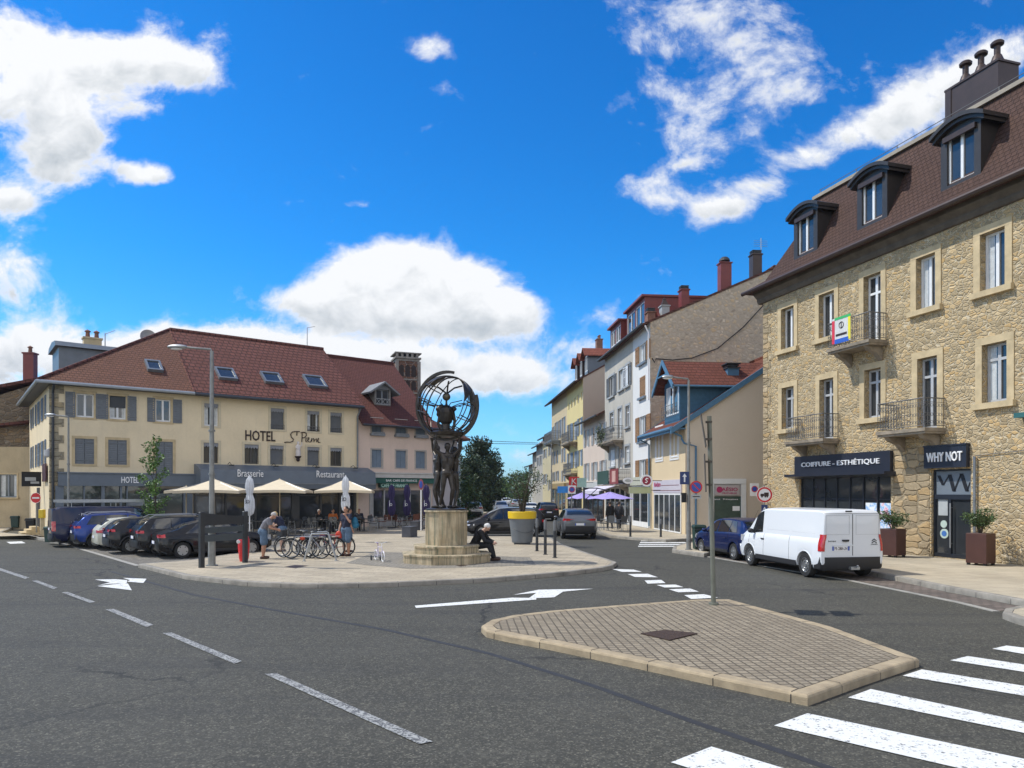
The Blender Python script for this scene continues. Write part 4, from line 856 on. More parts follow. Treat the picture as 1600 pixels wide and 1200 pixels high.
# ------------------------------------------------------------------ cafe next to the hotel
c0u = uh; c1u = HO.u(676); cE = HO.z(615, 655); cR = cE+5.0; DC = 12
P0 = HO.w(c0u); cafe = thing('cafe_building', 'pinkish cafe house with steep red tiled roof, small dormer and green cafe sign', 'building', P0, HO.ang)
CA = Fac((P0.x, P0.y), HO.d)
V1 = [rect(CA, r) for r in ((581, 597, 655, 678), (619, 635, 657, 681), (650, 665, 659, 683))]; V2 = [rect(CA, r) for r in ((581, 597, 703, 730), (619, 635, 704, 731), (650, 665, 705, 732))]
level(V1); level(V2)
cw = c1u-c0u; gC = [CA.u(583), CA.u(612), BZ+.6, CA.z(600, 766)]; gD = [CA.u(614), CA.u(634), BZ+.05, CA.z(625, 766)]; gE = [CA.u(640), CA.u(668), BZ+.4, CA.z(655, 766)]
wm = MB(); wall_holes(wm, .003, cw, 0, cE, V1+V2+[gC, gD, gE], .02, .25); wm.poly([(cw, .02, 0), (cw, DC, 0), (cw, DC, cE), (cw, DC/2, cR-.2), (cw, .02, cE)]); wm.poly([(0, .02, cE), (0, DC/2, cR-.2), (0, DC, cE)]); wm.build('wall', PINK, cafe)
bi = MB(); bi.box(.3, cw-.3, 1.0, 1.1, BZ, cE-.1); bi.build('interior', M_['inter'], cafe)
rfc = roof_gable(cafe, .12, cw, DC, cE, cR, .6, TDARK, gm=M_['dark'], side=.1)
BP = mat('blue grey shutter boards', (.15, .2, .26), .6)
for r in V1+V2:
    m_ = (r[0]+r[1])/2; surround(cafe, *r, .1, m=mat('grey stone trim', (.36, .33, .30), .9), sill=False, out=-.0)
    for (a, b) in ((r[0], m_-.01), (m_+.01, r[1])):
        s = MB(); n = 4
        for i in range(n): s.box(a+(b-a)*i/n+.006, a+(b-a)*(i+1)/n-.006, .10, .13, r[2], r[3])
        s.box(a, b, .131, .15, r[2], r[3]); s.build('shutter', BP, cafe)
for r in V1:
    s = MB(); s.box(r[0]-.15, r[1]+.15, -.2, .02, r[2]-.1, r[2]+.05); s.box(r[0]-.1, r[1]+.1, -.22, -.19, r[2]+.05, r[2]+.14); s.build('window_box', M_['zinc'], cafe)
f = MB(); tb = CA.z(625, 747); f.box(.1, cw+.3, -.5, 0, tb, tb+.28); f.box(.05, cw+.35, -.56, 0, tb+.282, tb+.36); cb = f.build('cornice', mat('pale cornice', (.5, .49, .47), .8), cafe)
f = MB(); f.box(.12, cw+.2, -.42, .01, tb-.36, tb-.002); aw = f.build('awning_box', mat('bottle green', (.01, .09, .07), .5), cafe); text_mb('BAR CAFE DE FRANCE', .15, FM(CA.u(623), tb-.18, -.43), 2.4, .02).build('lettering', M_['letw'], aw)
f = MB(); zs = CA.z(613, 757); f.box(CA.u(591), CA.u(636), -.3, .01, zs-.22, tb-.37); sg = f.build('cafe_sign', mat('bottle green', (.01, .09, .07), .5), cafe); text_mb('CAFE DE FRANCE', .26, FM(CA.u(613.5), (zs-.22+tb-.37)/2, -.31), CA.u(634)-CA.u(593), .02, .012).build('lettering', mat('pale green letters', (.5, .75, .66), .5, var=0), sg)
f = MB()
for (a, b) in ((577, 583), (599, 601), (611, 615), (634, 641), (667, 673)): f.box(CA.u(a), CA.u(b), -.06, .2, BZ, zs-.285)
f.box(CA.u(583), CA.u(667), -.02, .18, BZ, BZ+.5); ff = f.build('shopfront', mat('pale grey shopfront', (.36, .36, .36), .6), cafe); g = MB(); g.box(CA.u(583), CA.u(667), .1, .11, BZ+.4, zs-.28); g.build('pane', glass_m, ff)
# dormer of the cafe
du = CA.u(597.5, 1.3); kk = (cR-cE)/(DC/2); dz0 = CA.z(597, 632, 1.3); dz1 = CA.z(597, 609, 1.3); d = MB(); wd = .62
d.box(du-wd, du-wd+.12, 1.25, 3.6, dz0-.2, dz1); d.box(du+wd-.12, du+wd, 1.25, 3.6, dz0-.2, dz1); d.box(du-wd, du+wd, 1.25, 1.4, dz0-.3, dz0); 
dm_ = d.build('dormer', mat('weathered grey timber', (.2, .19, .18), .85, var=.2, vs=8), rfc)
d = MB(); ap = dz1+.55
d.loft([[(du-wd-.55, .85, dz1-.25), (du, .85, ap), (du+wd+.55, .85, dz1-.25), (du+wd+.5, .85, dz1-.36), (du, .85, ap-.13), (du-wd-.5, .85, dz1-.36)], [(du-wd-.55, 4.2, dz1-.25), (du, 4.2, ap), (du+wd+.55, 4.2, dz1-.25), (du+wd+.5, 4.2, dz1-.36), (du, 4.2, ap-.13), (du-wd-.5, 4.2, dz1-.36)]], cap=True); d.prism([(du-wd, dz1), (du+wd, dz1), (du, ap-.15)], 1.2, 1.3, 'y')
d.build('dormer_roof', mat('grey slate', (.16, .17, .185), .7, var=.2, vs=6), dm_)
wd_ = window(rfc, du-wd+.13, du+wd-.13, dz0, dz1, 1.42, curtain=False, frame=M_['zinc']); wd_.parent = dm_
d = MB()
for zz in (0, .38): d.cyl((du-wd+.1, 1.2, dz0+zz), (du+wd-.1, 1.2, dz0+zz), .025, n=5)
for i in range(3):
    x = du-wd+.12+(2*wd-.24)*i/3; x2 = du-wd+.12+(2*wd-.24)*(i+1)/3; d.cyl((x, 1.2, dz0), (x2, 1.2, dz0+.38), .018, n=5); d.cyl((x, 1.2, dz0+.38), (x2, 1.2, dz0), .018, n=5)
d.build('dormer_rail', M_['steel'], dm_)
# ------------------------------------------------------------------ corner house, its long side along the street
P1 = HO.w(c1u+.01); kE = H+(HZ-688)*Vector((P1.x, P1.y)).length*0+ (HZ-686)/FL*P1.y+H; kE = H+(HZ-690)/FL*(P1.y+2)
corner_w = HO.u(714)-c1u
ch_ = thing('corner_house', 'lavender grey and tan corner house behind the statue with brown overhanging eaves', 'building', P1, HO.ang)
kR = kE+2.6; wm = MB(); s1 = [(1.1, 1.8, 2.9, 4.2)]; wall_holes(wm, 0, corner_w, 0, kE, [], .02, .2); wm.build('wall', LAV, ch_)
wm = MB(); sd_h = []
for yy in (1.0, 3.0, 5.0, 7.0):
    for z0 in (1.0, 3.2, 5.3): sd_h.append((yy, yy+.9, z0, z0+1.3))
sd_h = [h for h in sd_h if h[3] < kE-.3]
wall_holes(wm, .02, 9, 0, kE, sd_h, 0, -.2); wm.v = [(corner_w+b, a, c) for a, b, c in wm.v]; wm.build('side_wall', plaster('tan render', (.42, .33, .235), .15, .3), ch_)
for h in sd_h:
    p_ = MB(); p_.box(corner_w-.16, corner_w-.14, h[0], h[1], h[2], h[3]); w_ = p_.build('window', glass_m, ch_)
rf = MB(); o_ = .7; rf.loft([[(-.0, -o_, kE), (corner_w+o_, -o_, kE), (corner_w+o_, 9+o_, kE), (-.0, 9+o_, kE)], [(0, -o_, kE+.15), (corner_w+o_, -o_, kE+.15), (corner_w+o_, 9+o_, kE+.15), (0, 9+o_, kE+.15)], [(0, 4, kR), (corner_w-1.6, 4, kR), (corner_w-1.6, 5, kR), (0, 5, kR)]], cap=True)
rf.build('roof', tiles('brown tiles', (.12, .06, .045), .2, .3), ch_)
# brick tower rising behind the cafe roof
c = at(634, 570, 66); tw = thing('brick_tower', 'brick and stone tower with arcaded top rising behind the cafe roof', 'tower', (c.x, c.y, 0), R(20))
zt = H+(HZ-562)/FL*66; hw = 1.0
b = MB(); b.box(-hw, hw, -hw, hw, 0, zt-.3); b.build('shaft', rubble('tower brick', (.2, .11, .08), (.3, .27, .24), sc=1.6, sz=2.5), tw)
b = MB(); b.box(-hw-.18, hw+.18, -hw-.18, hw+.18, zt-.1, zt+.05); b.box(-hw-.05, hw+.05, -hw-.05, hw+.05, zt-.3, zt-.1)
for i in range(5): b.box(-hw-.1+i*(2*hw)/4.4, -hw+.1+i*(2*hw)/4.4, -hw-.15, -hw-.02, zt+.05, zt+.35)
b.box(-hw-.2, hw+.2, -hw-.2, hw+.2, zt+.36, zt+.46); b.box(-hw-.14, -hw+.14, -hw-.1, -hw+.02, zt-6, zt-.3); b.box(hw-.14, hw+.14, -hw-.1, -hw+.02, zt-6, zt-.3)
for zz in (1.9, 3.1, 4.2): b.box(-hw+.14, hw-.14, -hw-.06, -hw+.02, zt-zz-.12, zt-zz)
b.build('stone_frame', mat('grey tower stone', (.22, .2, .18), .9, var=.25), tw)
b = MB()
for i in range(3):
    x = -hw+.2+i*.55
    for zz, hh in ((-1.7, .9), (-2.9, .7)):
        b.prism([(x, zt+zz), (x+.42, zt+zz), (x+.42, zt+zz+hh), (x+.21, zt+zz+hh+.2), (x, zt+zz+hh)], -hw-.03, -hw-.005, 'y')
b.build('arcade_opening', mat('dark opening', (.03, .02, .018), .9), tw)
# ------------------------------------------------------------------ rubble house at the far left
c = G(36, 826, .12)+Vector((.0, 1.5, 0)); FLF = Fac((c.x-13, c.y-1.0), (1, .06)); lh = thing('old_stone_house', 'weathered rubble and plaster house with red roof at the far left edge', 'building', (c.x-13, c.y-1, 0), FLF.ang)
w_ = 12.9; e = 5.4; wl = MB(); hl = [(w_-2.2, w_-1.1, 2.1, 3.6), (w_-8, w_-6.9, 2.1, 3.6)]; wall_holes(wl, 0, w_, 0, e, hl, 0, .2); wl.build('wall', plaster('weathered ochre plaster', (.52, .42, .27), .3, .6), lh)
wl = MB(); wl.prism([(0, e), (w_, e), (w_, e+4.2), (5.0, e+1.6)], .0, 7, 'y'); wl.v = [(a, b+.3, c_) for a, b, c_ in wl.v]; wl.build('upper_wall', rubble('old rubble masonry', (.25, .19, .13), (.3, .25, .19), sc=2.2), lh)
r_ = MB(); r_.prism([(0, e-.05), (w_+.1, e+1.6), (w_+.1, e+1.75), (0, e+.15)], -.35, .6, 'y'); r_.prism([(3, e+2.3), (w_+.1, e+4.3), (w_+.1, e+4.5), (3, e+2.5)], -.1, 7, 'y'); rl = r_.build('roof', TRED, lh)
chimney(rl, w_-2.0, 3, e+3.8, e+6.6, .7, .5, 'cred', 1)
for h in hl:
    window(lh, *h, .12, frame=M_['zinc'], curtain=True); shutter(lh, h[0]-1.2, h[0]-.62, h[2], h[3], 'paleg'); surround(lh, *h, .1, m='lstone')
# ------------------------------------------------------------------ right side of the far street
Cc = G(1071, 835, .14); SDv = Vector((-(800-690), 1130)).normalized()   # direction away from camera
def SF(pxl): 
    """street facade whose left (far) corner is seen in column pxl"""
    k = (pxl-800)/FL; t = (k*Cc.y-Cc.x)/(SDv.x-k*SDv.y); return Fac((Cc.x+SDv.x*t, Cc.y+SDv.y*t), -SDv)
def px2u(F, px): return F.u(px)
def house(name, lb, pl, pr, pe_r, wallm, rise, run, roofm, sidem=None, DD=11, ov=.45, gut=None, ze=None, holes=(), side_holes=(), th=.14):
    """terraced house between photo columns pl and pr; pe_r = eave row in the photo at its right corner"""
    F = SF(pl); W_ = F.u(pr); ez = ze or F.z(pr, pe_r); t = thing(name, lb, 'house', (F.o.x, F.o.y, 0), F.ang)
    rs = [rect(F, r) for r in holes]
    wm = MB(); wall_holes(wm, .004, W_-.004, 0, ez, rs, 0, .2)
    wm.build('wall', wallm, t)
    k = rise/run; sm = MB()
    for u in (W_-.004,): 
        sm.poly([(u, 0.005, 0), (u, DD, 0), (u, DD, ez), (u, run, ez+rise-.02), (u, 0.005, ez)])
    sm.poly([(.004, .005, 0), (.004, .005, ez), (.004, run, ez+rise-.02), (.004, DD, ez), (.004, DD, 0)])
    sm.poly([(0.004, DD, 0), (W_-.004, DD, 0), (W_-.004, DD, ez), (.004, DD, ez)])
    sm.build('gable_wall', sidem or wallm, t)
    bi = MB(); bi.box(.15, W_-.15, .8, .85, .14, ez-.2); bi.build('interior', M_['inter'], t)
    rf = roof_gable(t, .05, W_-.05, DD, ez, ez+rise, ov, roofm, gm=M_[gut or 'dark'], ridge=run, side=.1, thick=th)
    return t, F, W_, ez, rf, rs
CRM2 = plaster('warm cream render', (.62, .50, .325), .08, .15); TAU = plaster('taupe render', (.58, .50, .40), .06, .08)
# --- small cream house with blue woodwork
AES_H = [(1025, 1035.5, 668, 719), (1048, 1060, 662, 716)]
t, F, W_, ez, rf, rs = house('cream_insurance_office', 'small cream and taupe office with blue woodwork, blue dormer and glass shopfront', 1017, 1071, 654, CRM2, 4.3, 6.6, tiles('red interlocking tiles', (.17, .055, .035), .24, .3, .6), TAU, DD=13, ov=.75, gut='bluew')
aes = t; AF = F; aez = ez
FM_ = M_['bluew']; k = 4.3/6.6
for u in (-.12, W_+.02):
    b = MB(); b.prism([(-.85, ez-.85*k+.02), (6.6, ez+4.3+.02), (6.6, ez+4.3-.3), (-.85, ez-.85*k-.30)], u, u+.13, 'x'); b.build('verge_board', FM_, rf)
b = MB(); b.box(-.1, W_+.1, -.75, -.02, ez-.78*k-.06, ez-.78*k+.0); b.box(-.1, W_+.12, -.80, -.76, ez-.80*k-.22, ez-.80*k+.1); b.build('soffit', FM_, rf)
for r in AES_H:
    r_ = rect(F, r); surround(t, *r_, .13, m=mat('white window surround', (.66, .66, .64), .7, var=.04), sill=False, out=.03); window(t, *r_, .0, curtain=True, fw=.06, y=.02) if 0 else window(t, r_[0]+.05, r_[1]-.05, r_[2]+.05, r_[3]-.05, -.0+.02, curtain=False, fw=.07)
s0, s1 = F.u(1023), F.u(1065); zt = F.z(1044, 750); zb_ = F.z(1044, 770); f = MB(); f.box(s0-.1, s1+.1, -.08, -.004, zb_, zt)
sg = f.build('shop_sign', mat('grey lilac fascia', (.50, .47, .52), .5, var=.03), t); s = MB(); s.box(s0, s1, -.088, -.081, zb_+.12, zb_+.15); s.box(s0+1.6, s1-.2, -.088, -.081, zb_+.42, zb_+.45); s.build('fascia_stripe', M_['cred'], sg)
MAG = mat('magenta lettering', (.35, .02, .1), .5, var=0); text_mb('AÉSIO', .26, FM(s0+1.0, zb_+.5, -.09), 1.0, .02, .01).build('lettering', MAG, sg)
s = MB(); s.cyl((s0+.32, -.082, zb_+.5), (s0+.32, -.095, zb_+.5), .14, n=14); s.build('round_logo', MAG, sg)
f = MB(); n = 5
for i in range(n+1): x = s0+(s1-s0-.07)*i/n; f.box(x, x+.07, -.06, -.004, .16, zb_-.01)
f.box(s0, s1, -.055, -.005, .15, .22); f.box(s0, s1, -.055, -.005, zb_-.12, zb_-.012); sf = f.build('shopfront', M_['white'], t); g = MB(); g.box(s0+.03, s1-.03, -.03, -.02, .2, zb_-.1); g.build('pane', glass_m, sf)
# gable side: shop window in a white frame with a sign
GX = W_  # gable plane at local x = W_, local y goes inward (to the right in the photo)
Fg = Fac(F.w(W_, 0)[:2], F.n)
g0 = F.w(W_, 0)
gab = thing('side_office_front', 'glazed office front with white frame and small sign on the taupe gable wall', 'shopfront', (g0.x, g0.y, 0), Fg.ang)
a0, a1 = Fg.u(1107), Fg.u(1165); zt = Fg.z(1136, 748)
f = MB(); f.box(a0, a0+.28, -.09, -.004, .14, zt-.3); f.box(a1-.28, a1, -.09, -.004, .14, zt-.3); f.box(a0, a1, -.10, -.004, zt-.28, zt); f.build('frame', mat('white window surround', (.6, .6, .6), .6), gab)
f = MB(); f.box(a0+.28, a1-.28, -.05, -.004, zt-.95, zt-.3); sg = f.build('fascia', mat('light grey fascia', (.33, .32, .31), .6), gab); s = MB(); s.box(a0+.35, a1-.4, -.11, -.051, zt-.9, zt-.36); sp2 = s.build('sign_panel', mat('pale sign panel', (.42, .37, .36), .5), sg)
text_mb('AÉSIO', .24, FM(a0+1.15, zt-.56, -.12), .9, .02, .012).build('lettering', MAG, sp2); text_mb('MUTUELLE', .09, FM(a0+1.15, zt-.79, -.12), .8, .02).build('lettering', MAG, sp2)
s = MB(); s.cyl((a0+.58, -.112, zt-.6), (a0+.58, -.125, zt-.6), .17, n=16); s.build('round_logo', MAG, sp2)
g = MB(); g.box(a0+.28, a1-.28, -.03, -.012, .3, zt-.96); g.build('pane', mat('green tinted glass', (.04, .075, .065), .12, var=.2, spec=.8), gab)
text_mb('Santé   Prévoyance', .1, FM((a0+a1)/2-.1, zt-1.13, -.04), 1.4, .01).build('lettering', M_['letw'], gab)
s = MB(); s.box(a1-.75, a1-.35, -.036, -.031, zt-1.75, zt-1.5); s.build('notice', M_['letw'], gab)
# blue downpipes
pipe(aes, [(W_-.25, -.8, ez-.65), (W_-.25, -.12, ez-.95), (W_-.25, -.12, ez-1.1), (W_+.1, -.1, ez-1.35), (W_+.1, .55, ez-1.5), (W_+.1, .55, .3)], .055, 'bluew')
pipe(aes, [(.2, -.75, ez-.7), (.1, -.15, ez-1.0), (.1, -.15, .3)], .055, 'bluew')
# the dormer: gabled with its own tiled roof running back
d0, d1 = F.u(1040, -.1), F.u(1065, -.1); z0 = F.z(1050, 632, -.1); z1 = F.z(1050, 596, -.1)
d0 = F.u(1038.5, -.1); d1 = F.u(1062, -.1); z0 = ez+.4
b = MB(); b.box(d0, d0+.15, -.1, .05, ez-.1, z1); b.box(d1-.15, d1, -.1, .05, ez-.1, z1); b.box(d0+.15, d1-.15, -.1, .05, z1-.25, z1); b.box(d0+.15, d1-.15, -.1, .05, ez-.1, z0)
b.box(d0+.01, d0+.08, .05, 6.2, ez-.1, z1+.02); b.box(d1-.08, d1-.01, .05, 6.2, ez-.1, z1+.02)
dz = z1+1.15; dc = (d0+d1)/2; b.prism([(d0+.05, z1+.001), (d1-.05, z1+.001), (dc, dz-.25)], -.02, .06, 'y')
dm = b.build('dormer', mat('dark blue boarding', (.035, .11, .19), .6, var=.15, vs=6), rf)
b = MB(); e = .55; sl_ = (dz-z1)/(dc-d0)
for sgn, ex in ((-1, d0), (1, d1)):
    x2 = ex+sgn*e; zz_ = z1-e*sl_+.02
    b.add([(dc, -.65, dz), (x2, -.65, zz_), (x2, 6.6, zz_), (dc, 6.6, dz), (dc, -.65, dz-.12), (x2, -.65, zz_-.12), (x2, 6.6, zz_-.12), (dc, 6.6, dz-.12)], [(0, 1, 2, 3), (7, 6, 5, 4), (0, 4, 5, 1), (1, 5, 6, 2), (2, 6, 7, 3)])
b.build('dormer_roof', tiles('red interlocking tiles 2', (.16, .055, .036), .19, .3, .6, swap=True), dm)
b = MB()
for sgn, ex in ((-1, d0), (1, d1)):
    x2 = ex+sgn*(e+.03); zz_ = z1-(e+.03)*sl_+.02
    b.add([(dc, -.72, dz+.06), (x2, -.72, zz_+.04), (x2, -.72, zz_-.22), (dc, -.72, dz-.2), (dc, -.64, dz+.06), (x2, -.64, zz_+.04), (x2, -.64, zz_-.22), (dc, -.64, dz-.2)], [(0, 1, 2, 3), (7, 6, 5, 4), (0, 4, 5, 1), (1, 5, 6, 2), (2, 6, 7, 3), (3, 7, 4, 0)])
b.tube([(d1+e, -.6, z1-e*sl_-.05), (d1+e, 6.4, z1-e*sl_-.05)], .06, 6)
b.box(d0+.6, d1-.6, -.71, -.66, z1+.25, z1+.33); b.build('barge_board', FM_, dm)
wn = window(rf, d0+.16, d1-.16, z0, z1-.26, .0, fw=.07, curtain=True); wn.parent = dm
b = MB(); x = d0-.02
for i in range(9): xx = d0+(d1-d0)*i/8; b.cyl((xx, -.28, z0-.1), (xx, -.28, z0+.55), .012, n=4)
for i in range(8): xx = d0+(d1-d0)*(i+.5)/8; b.torus((xx, -.28, z0+.2), .1, .012, 'y', 10, 4)
for zz_ in (-.1, .55): b.cyl((d0-.02, -.28, z0+zz_), (d1+.02, -.28, z0+zz_), .018, n=5)
b.build('dormer_rail', M_['iron'], dm)
cu = Fg.u(1170, -1.2); cz = ez+k*cu; 
b = MB(); b.box(W_-1.6, W_-.9, cu-.3, cu+.35, ez+2, cz+.95); ch = b.build('chimney', FM_, rf); b = MB(); b.box(W_-1.68, W_-.82, cu-.38, cu+.43, cz+.951, cz+1.02); b.box(W_-1.6, W_-.9, cu-.3, cu+.35, cz+1.08, cz+1.14); b.box(W_-1.68, W_-.82, cu-.38, cu+.43, cz+1.2, cz+1.26)
for xx in (W_-1.5, W_-1.0): b.box(xx, xx+.06, cu-.2, cu+.2, cz+1.02, cz+1.2)
b.build('chimney_cap', M_['dark'], ch)
# --- tall white house with the rough cement gable
GRA = rubble('rough grey cement gable', (.56, .48, .37), (.46, .39, .30), sc=3.5, sz=1.2, mw=.2, bump=.5)
WHT = plaster('white render', (.66, .66, .64), .08, .25); GRY = plaster('stained grey render', (.50, .47, .41), .25, .8); TBR = tiles('brown clay tiles', (.13, .06, .045), .2, .3, .6)
WH = [(999, 1010.5, 537, 566), (999.5, 1008.5, 588, 620), (999, 1010.5, 650, 689), (999, 1010.5, 718, 755)]
t, F, W_, wez, rf, rs = house('tall_white_house', 'tall narrow white house with brown shutters and a huge rough cement gable wall', 989, 1016, 500, WHT, 3.6, 8.2, TBR, GRA, DD=15, ov=.5, holes=WH)
for i, r in enumerate(rs):
    sb = MB(); sb.box(r[0]-.15, r[1]+.15, -.16, -.003, r[2]-.16, r[2]-.02); sb.build('sill', M_['zinc'], t)
    m_ = (r[0]+r[1])/2; w_ = (r[1]-r[0])/2
    if i == 1: shutter(t, r[0], m_, *r[2:], 'wood', y=0); shutter(t, m_, r[1], *r[2:], 'wood', y=0)
    else: window(t, *r, .14, curtain=True); shutter(t, r[0]-w_, r[0], *r[2:], 'wood'); shutter(t, r[1], r[1]+w_, *r[2:], 'wood')
pipe(t, [(W_+.02, -.35, wez-.35), (W_-.05, -.1, wez-.8), (W_-.05, -.1, 8.3)], .05, 'letw')
wf, wW = F, W_
def onroof(px, py, py2, back, w_, m, pots, par, Fx, **kw):
    u = Fx.u(px, back); return chimney(par, u, back, Fx.z(px, py2, back)-.6, Fx.z(px, py, back)-.5, w_, .5, m, pots, **kw)
wx = wW-1.0
Fgb = Fac(F.w(wW-1.0, 0)[:2], F.n)
for (px, top, wd, m, hat) in ((1180.5, 400, .62, 'brown', 0), (1132, 413, .72, 'cred', 1), (1068.5, 455, .52, 'cred', 0), (1038, 480, .5, 'paleg', 2), (1016, 490, .5, 'brick', 0)):
    yb = Fgb.u(px); zt_ = Fgb.z(px, top); zr_ = wez+3.6/8.2*min(yb, 8.2)
    c = MB(); c.box(wx-.3, wx+.3, yb-wd/2, yb+wd/2, zr_-.6, zt_); c.box(wx-.36, wx+.36, yb-wd/2-.06, yb+wd/2+.06, zt_, zt_+.07); ch = c.build('chimney', M_[m], rf)
    c = MB()
    if hat == 1: c.lathe([(.30, .16), (.36, .2), (.33, .32), (.2, .45), (.03, .5)], (wx, yb, zt_), 14); c.cyl((wx, yb, zt_+.05), (wx, yb, zt_+.2), .22, n=12)
    elif hat == 2: c.lathe([(.36, .07), (.3, .14), (.12, .45), (.14, .5), (.03, .62)], (wx, yb, zt_), 4, rot=math.pi/4)
    else:
        for q in range(3): c.box(wx-.26, wx+.26, yb-wd/2, yb+wd/2, zt_+.10+.09*q, zt_+.14+.09*q)
        for sx_ in (-.2, .15): c.box(wx+sx_, wx+sx_+.05, yb-wd*.3, yb+wd*.3, zt_+.07, zt_+.32)
    c.build('chimney_pot', M_['brown' if hat == 2 else 'dark'], ch)
yb = Fgb.u(1189); a = MB(); za = Fgb.z(1189, 372); a.cyl((wx, yb, wez+3.2), (wx, yb, za), .03, n=5)
for q in range(4): a.cyl((wx-.1, yb-.45, za-.15-.12*q), (wx-.1, yb+.5, za-.15-.12*q), .012, n=4)
a.build('aerial', M_['steel'], rf)
a = MB(); yb = Fgb.u(1024); a.M = Matrix.Translation((wx-.3, yb, Fgb.z(1024, 493))) @ Matrix.Rotation(R(80), 4, 'Y') @ Matrix.Rotation(R(20), 4, 'X'); a.lathe([(0, 0), (.2, .03), (.4, .14), (.4, .16), (0, .05)], (0, 0, 0), 16); a.M = None; a.cyl((wx-.3, yb, wez+.3), (wx-.3, yb, Fgb.z(1024, 493)), .03, n=5); a.build('satellite_dish', M_['cred'], rf)
# black cable slung across the gable
Fg3 = Fac(F.w(wW, 0)[:2], F.n); pts = []
for (px, py) in ((1018, 560), (1022, 567), (1024, 561), (1050, 563), (1080, 560), (1120, 545), (1160, 512), (1194, 475)): u = Fg3.u(px); pts.append((wW+.12, u, Fg3.z(px, py)))
cb = MB(); cb.tube(pts, .035, 6); o = cb.build('cable', M_['black'], None, loc=(F.o.x, F.o.y, 0), rotz=F.ang); tag(o, 'black cable slung across the rough cement gable', 'cable')
# --- stained grey house
GH = [(952, 959.5, 588, 620), (967.5, 974.5, 578, 609), (978, 984, 570, 603), (953.5, 959, 645, 668), (966, 971.5, 638, 684), (978, 984, 634, 667), (954.5, 961, 703, 729), (967, 972, 699, 732), (977, 984, 697, 723)]
t, F, W_, gez, rf, rs = house('stained_grey_house', 'tall stained grey white house with two small balconies and a purple restaurant front', 945, 989, 0, GRY, 3.6, 8.2, TBR, DD=15, ov=.5, ze=wez, holes=GH)
for i, r in enumerate(rs):
    surround(t, *r, .16, m=M_['paleg'], sill=i not in (4, 7), bottom=i not in (4, 7), out=.04); m_ = (r[0]+r[1])/2; w_ = (r[1]-r[0])/2
    window(t, *r, .14, curtain=i in (1, 4, 8), transom=.7 if i > 2 else 0)
    if i == 1: shutter(t, r[1], r[1]+w_*2.0, *r[2:], 'white'); 
    if i in (0, 2): shutter(t, r[0]-w_, r[0], *r[2:], 'iron'); shutter(t, r[1], r[1]+w_, *r[2:], 'iron')
    if i == 6: shutter(t, r[0], m_, *r[2:], 'white', y=0); shutter(t, m_, r[1], *r[2:], 'white', y=0)
bx = balcony(t, F.u(950), F.u(974), F.z(962, 690), .8, fancy=True); by = balcony(t, F.u(950), F.u(985), F.z(967, 757), .8)
def leafy(mb, n, fn, size, rnd, up=.5):
    for _ in range(n):
        c = fn(); d = Vector((rnd.gauss(0, 1), rnd.gauss(0, 1), rnd.gauss(0, 1)+up)).normalized(); q = d.to_track_quat('Z', 'Y') @ Matrix.Rotation(rnd.uniform(0, 6.28), 3, 'Z').to_quaternion(); s = size*rnd.uniform(.6, 1.4)
        mb.add([tuple(Vector(c)+q @ Vector(p)) for p in ((-s*.45, 0, 0), (0, -s, .12*s), (s*.45, 0, 0), (0, s, .12*s))], [(0, 1, 2, 3)])
def leafmat(name, col, var=.4):
    m, t_, b, tc = newmat(name); oi = noise(t_, tc, 2.2, 3, .6).outputs[0]; n2 = t_.node('ShaderNodeTexWhiteNoise', {0: t_.node('ShaderNodeVectorMath', {0: tc, 1: (9, 9, 9)}, operation='SNAP').outputs[0]})
    gi = t_.node('ShaderNodeNewGeometry').outputs['Random Per Island']
    f = t_.m('ADD', t_.m('MULTIPLY', gi, .6), t_.m('MULTIPLY', t_.ramp(oi, [(.35, 0.0), (.65, 1.0)]), .4))
    t_.l.new(t_.mix(f, tuple(x*(1-var) for x in col), (col[0]*(1+var*1.3), col[1]*(1+var), col[2]*(1+var*.5))), b.inputs['Base Color']); b.inputs['Roughness'].default_value = .55
    b.inputs['Subsurface Weight'].default_value = 0; return m
rn = random.Random(5); LFD = leafmat('dark leaves', (.04, .065, .02)); lb_ = MB(); u0, u1 = F.u(950), F.u(962); zb0 = F.z(962, 688)
leafy(lb_, 260, lambda: (rn.uniform(u0, u1), -.85+rn.gauss(0, .12), zb0+.5+rn.gauss(0, .33)), .10, rn); o = lb_.build('balcony_plants', LFD, None, loc=(F.o.x, F.o.y, 0), rotz=F.ang); tag(o, 'bushy dark plants hanging on the upper balcony of the stained grey house', 'plant')
b = MB(); zb1 = F.z(967, 757); b.box(F.u(950), F.u(968), -.87, -.845, zb1+.02, zb1+1.05); o = b.build('balcony_screen', mat('dark green screen cloth', (.015, .05, .035), .8), None, loc=(F.o.x, F.o.y, 0), rotz=F.ang); tag(o, 'dark green cloth screen tied along the lower balcony railing', 'screen')
b = MB(); b.box(F.u(971), F.u(985), -.89, -.86, zb1+.0, zb1+1.1); o = b.build('restaurant_banner', mat('dark red banner', (.2, .03, .025), .6), None, loc=(F.o.x, F.o.y, 0), rotz=F.ang); tag(o, 'dark red vertical banner on the lower balcony of the stained grey house', 'banner')
b = MB(); b.box(F.u(975), F.u(981), -.90, -.893, zb1+.15, zb1+.95); b.build('banner_emblem', mat('pale banner print', (.5, .3, .25), .6), o)
rk = 3.6/8.2
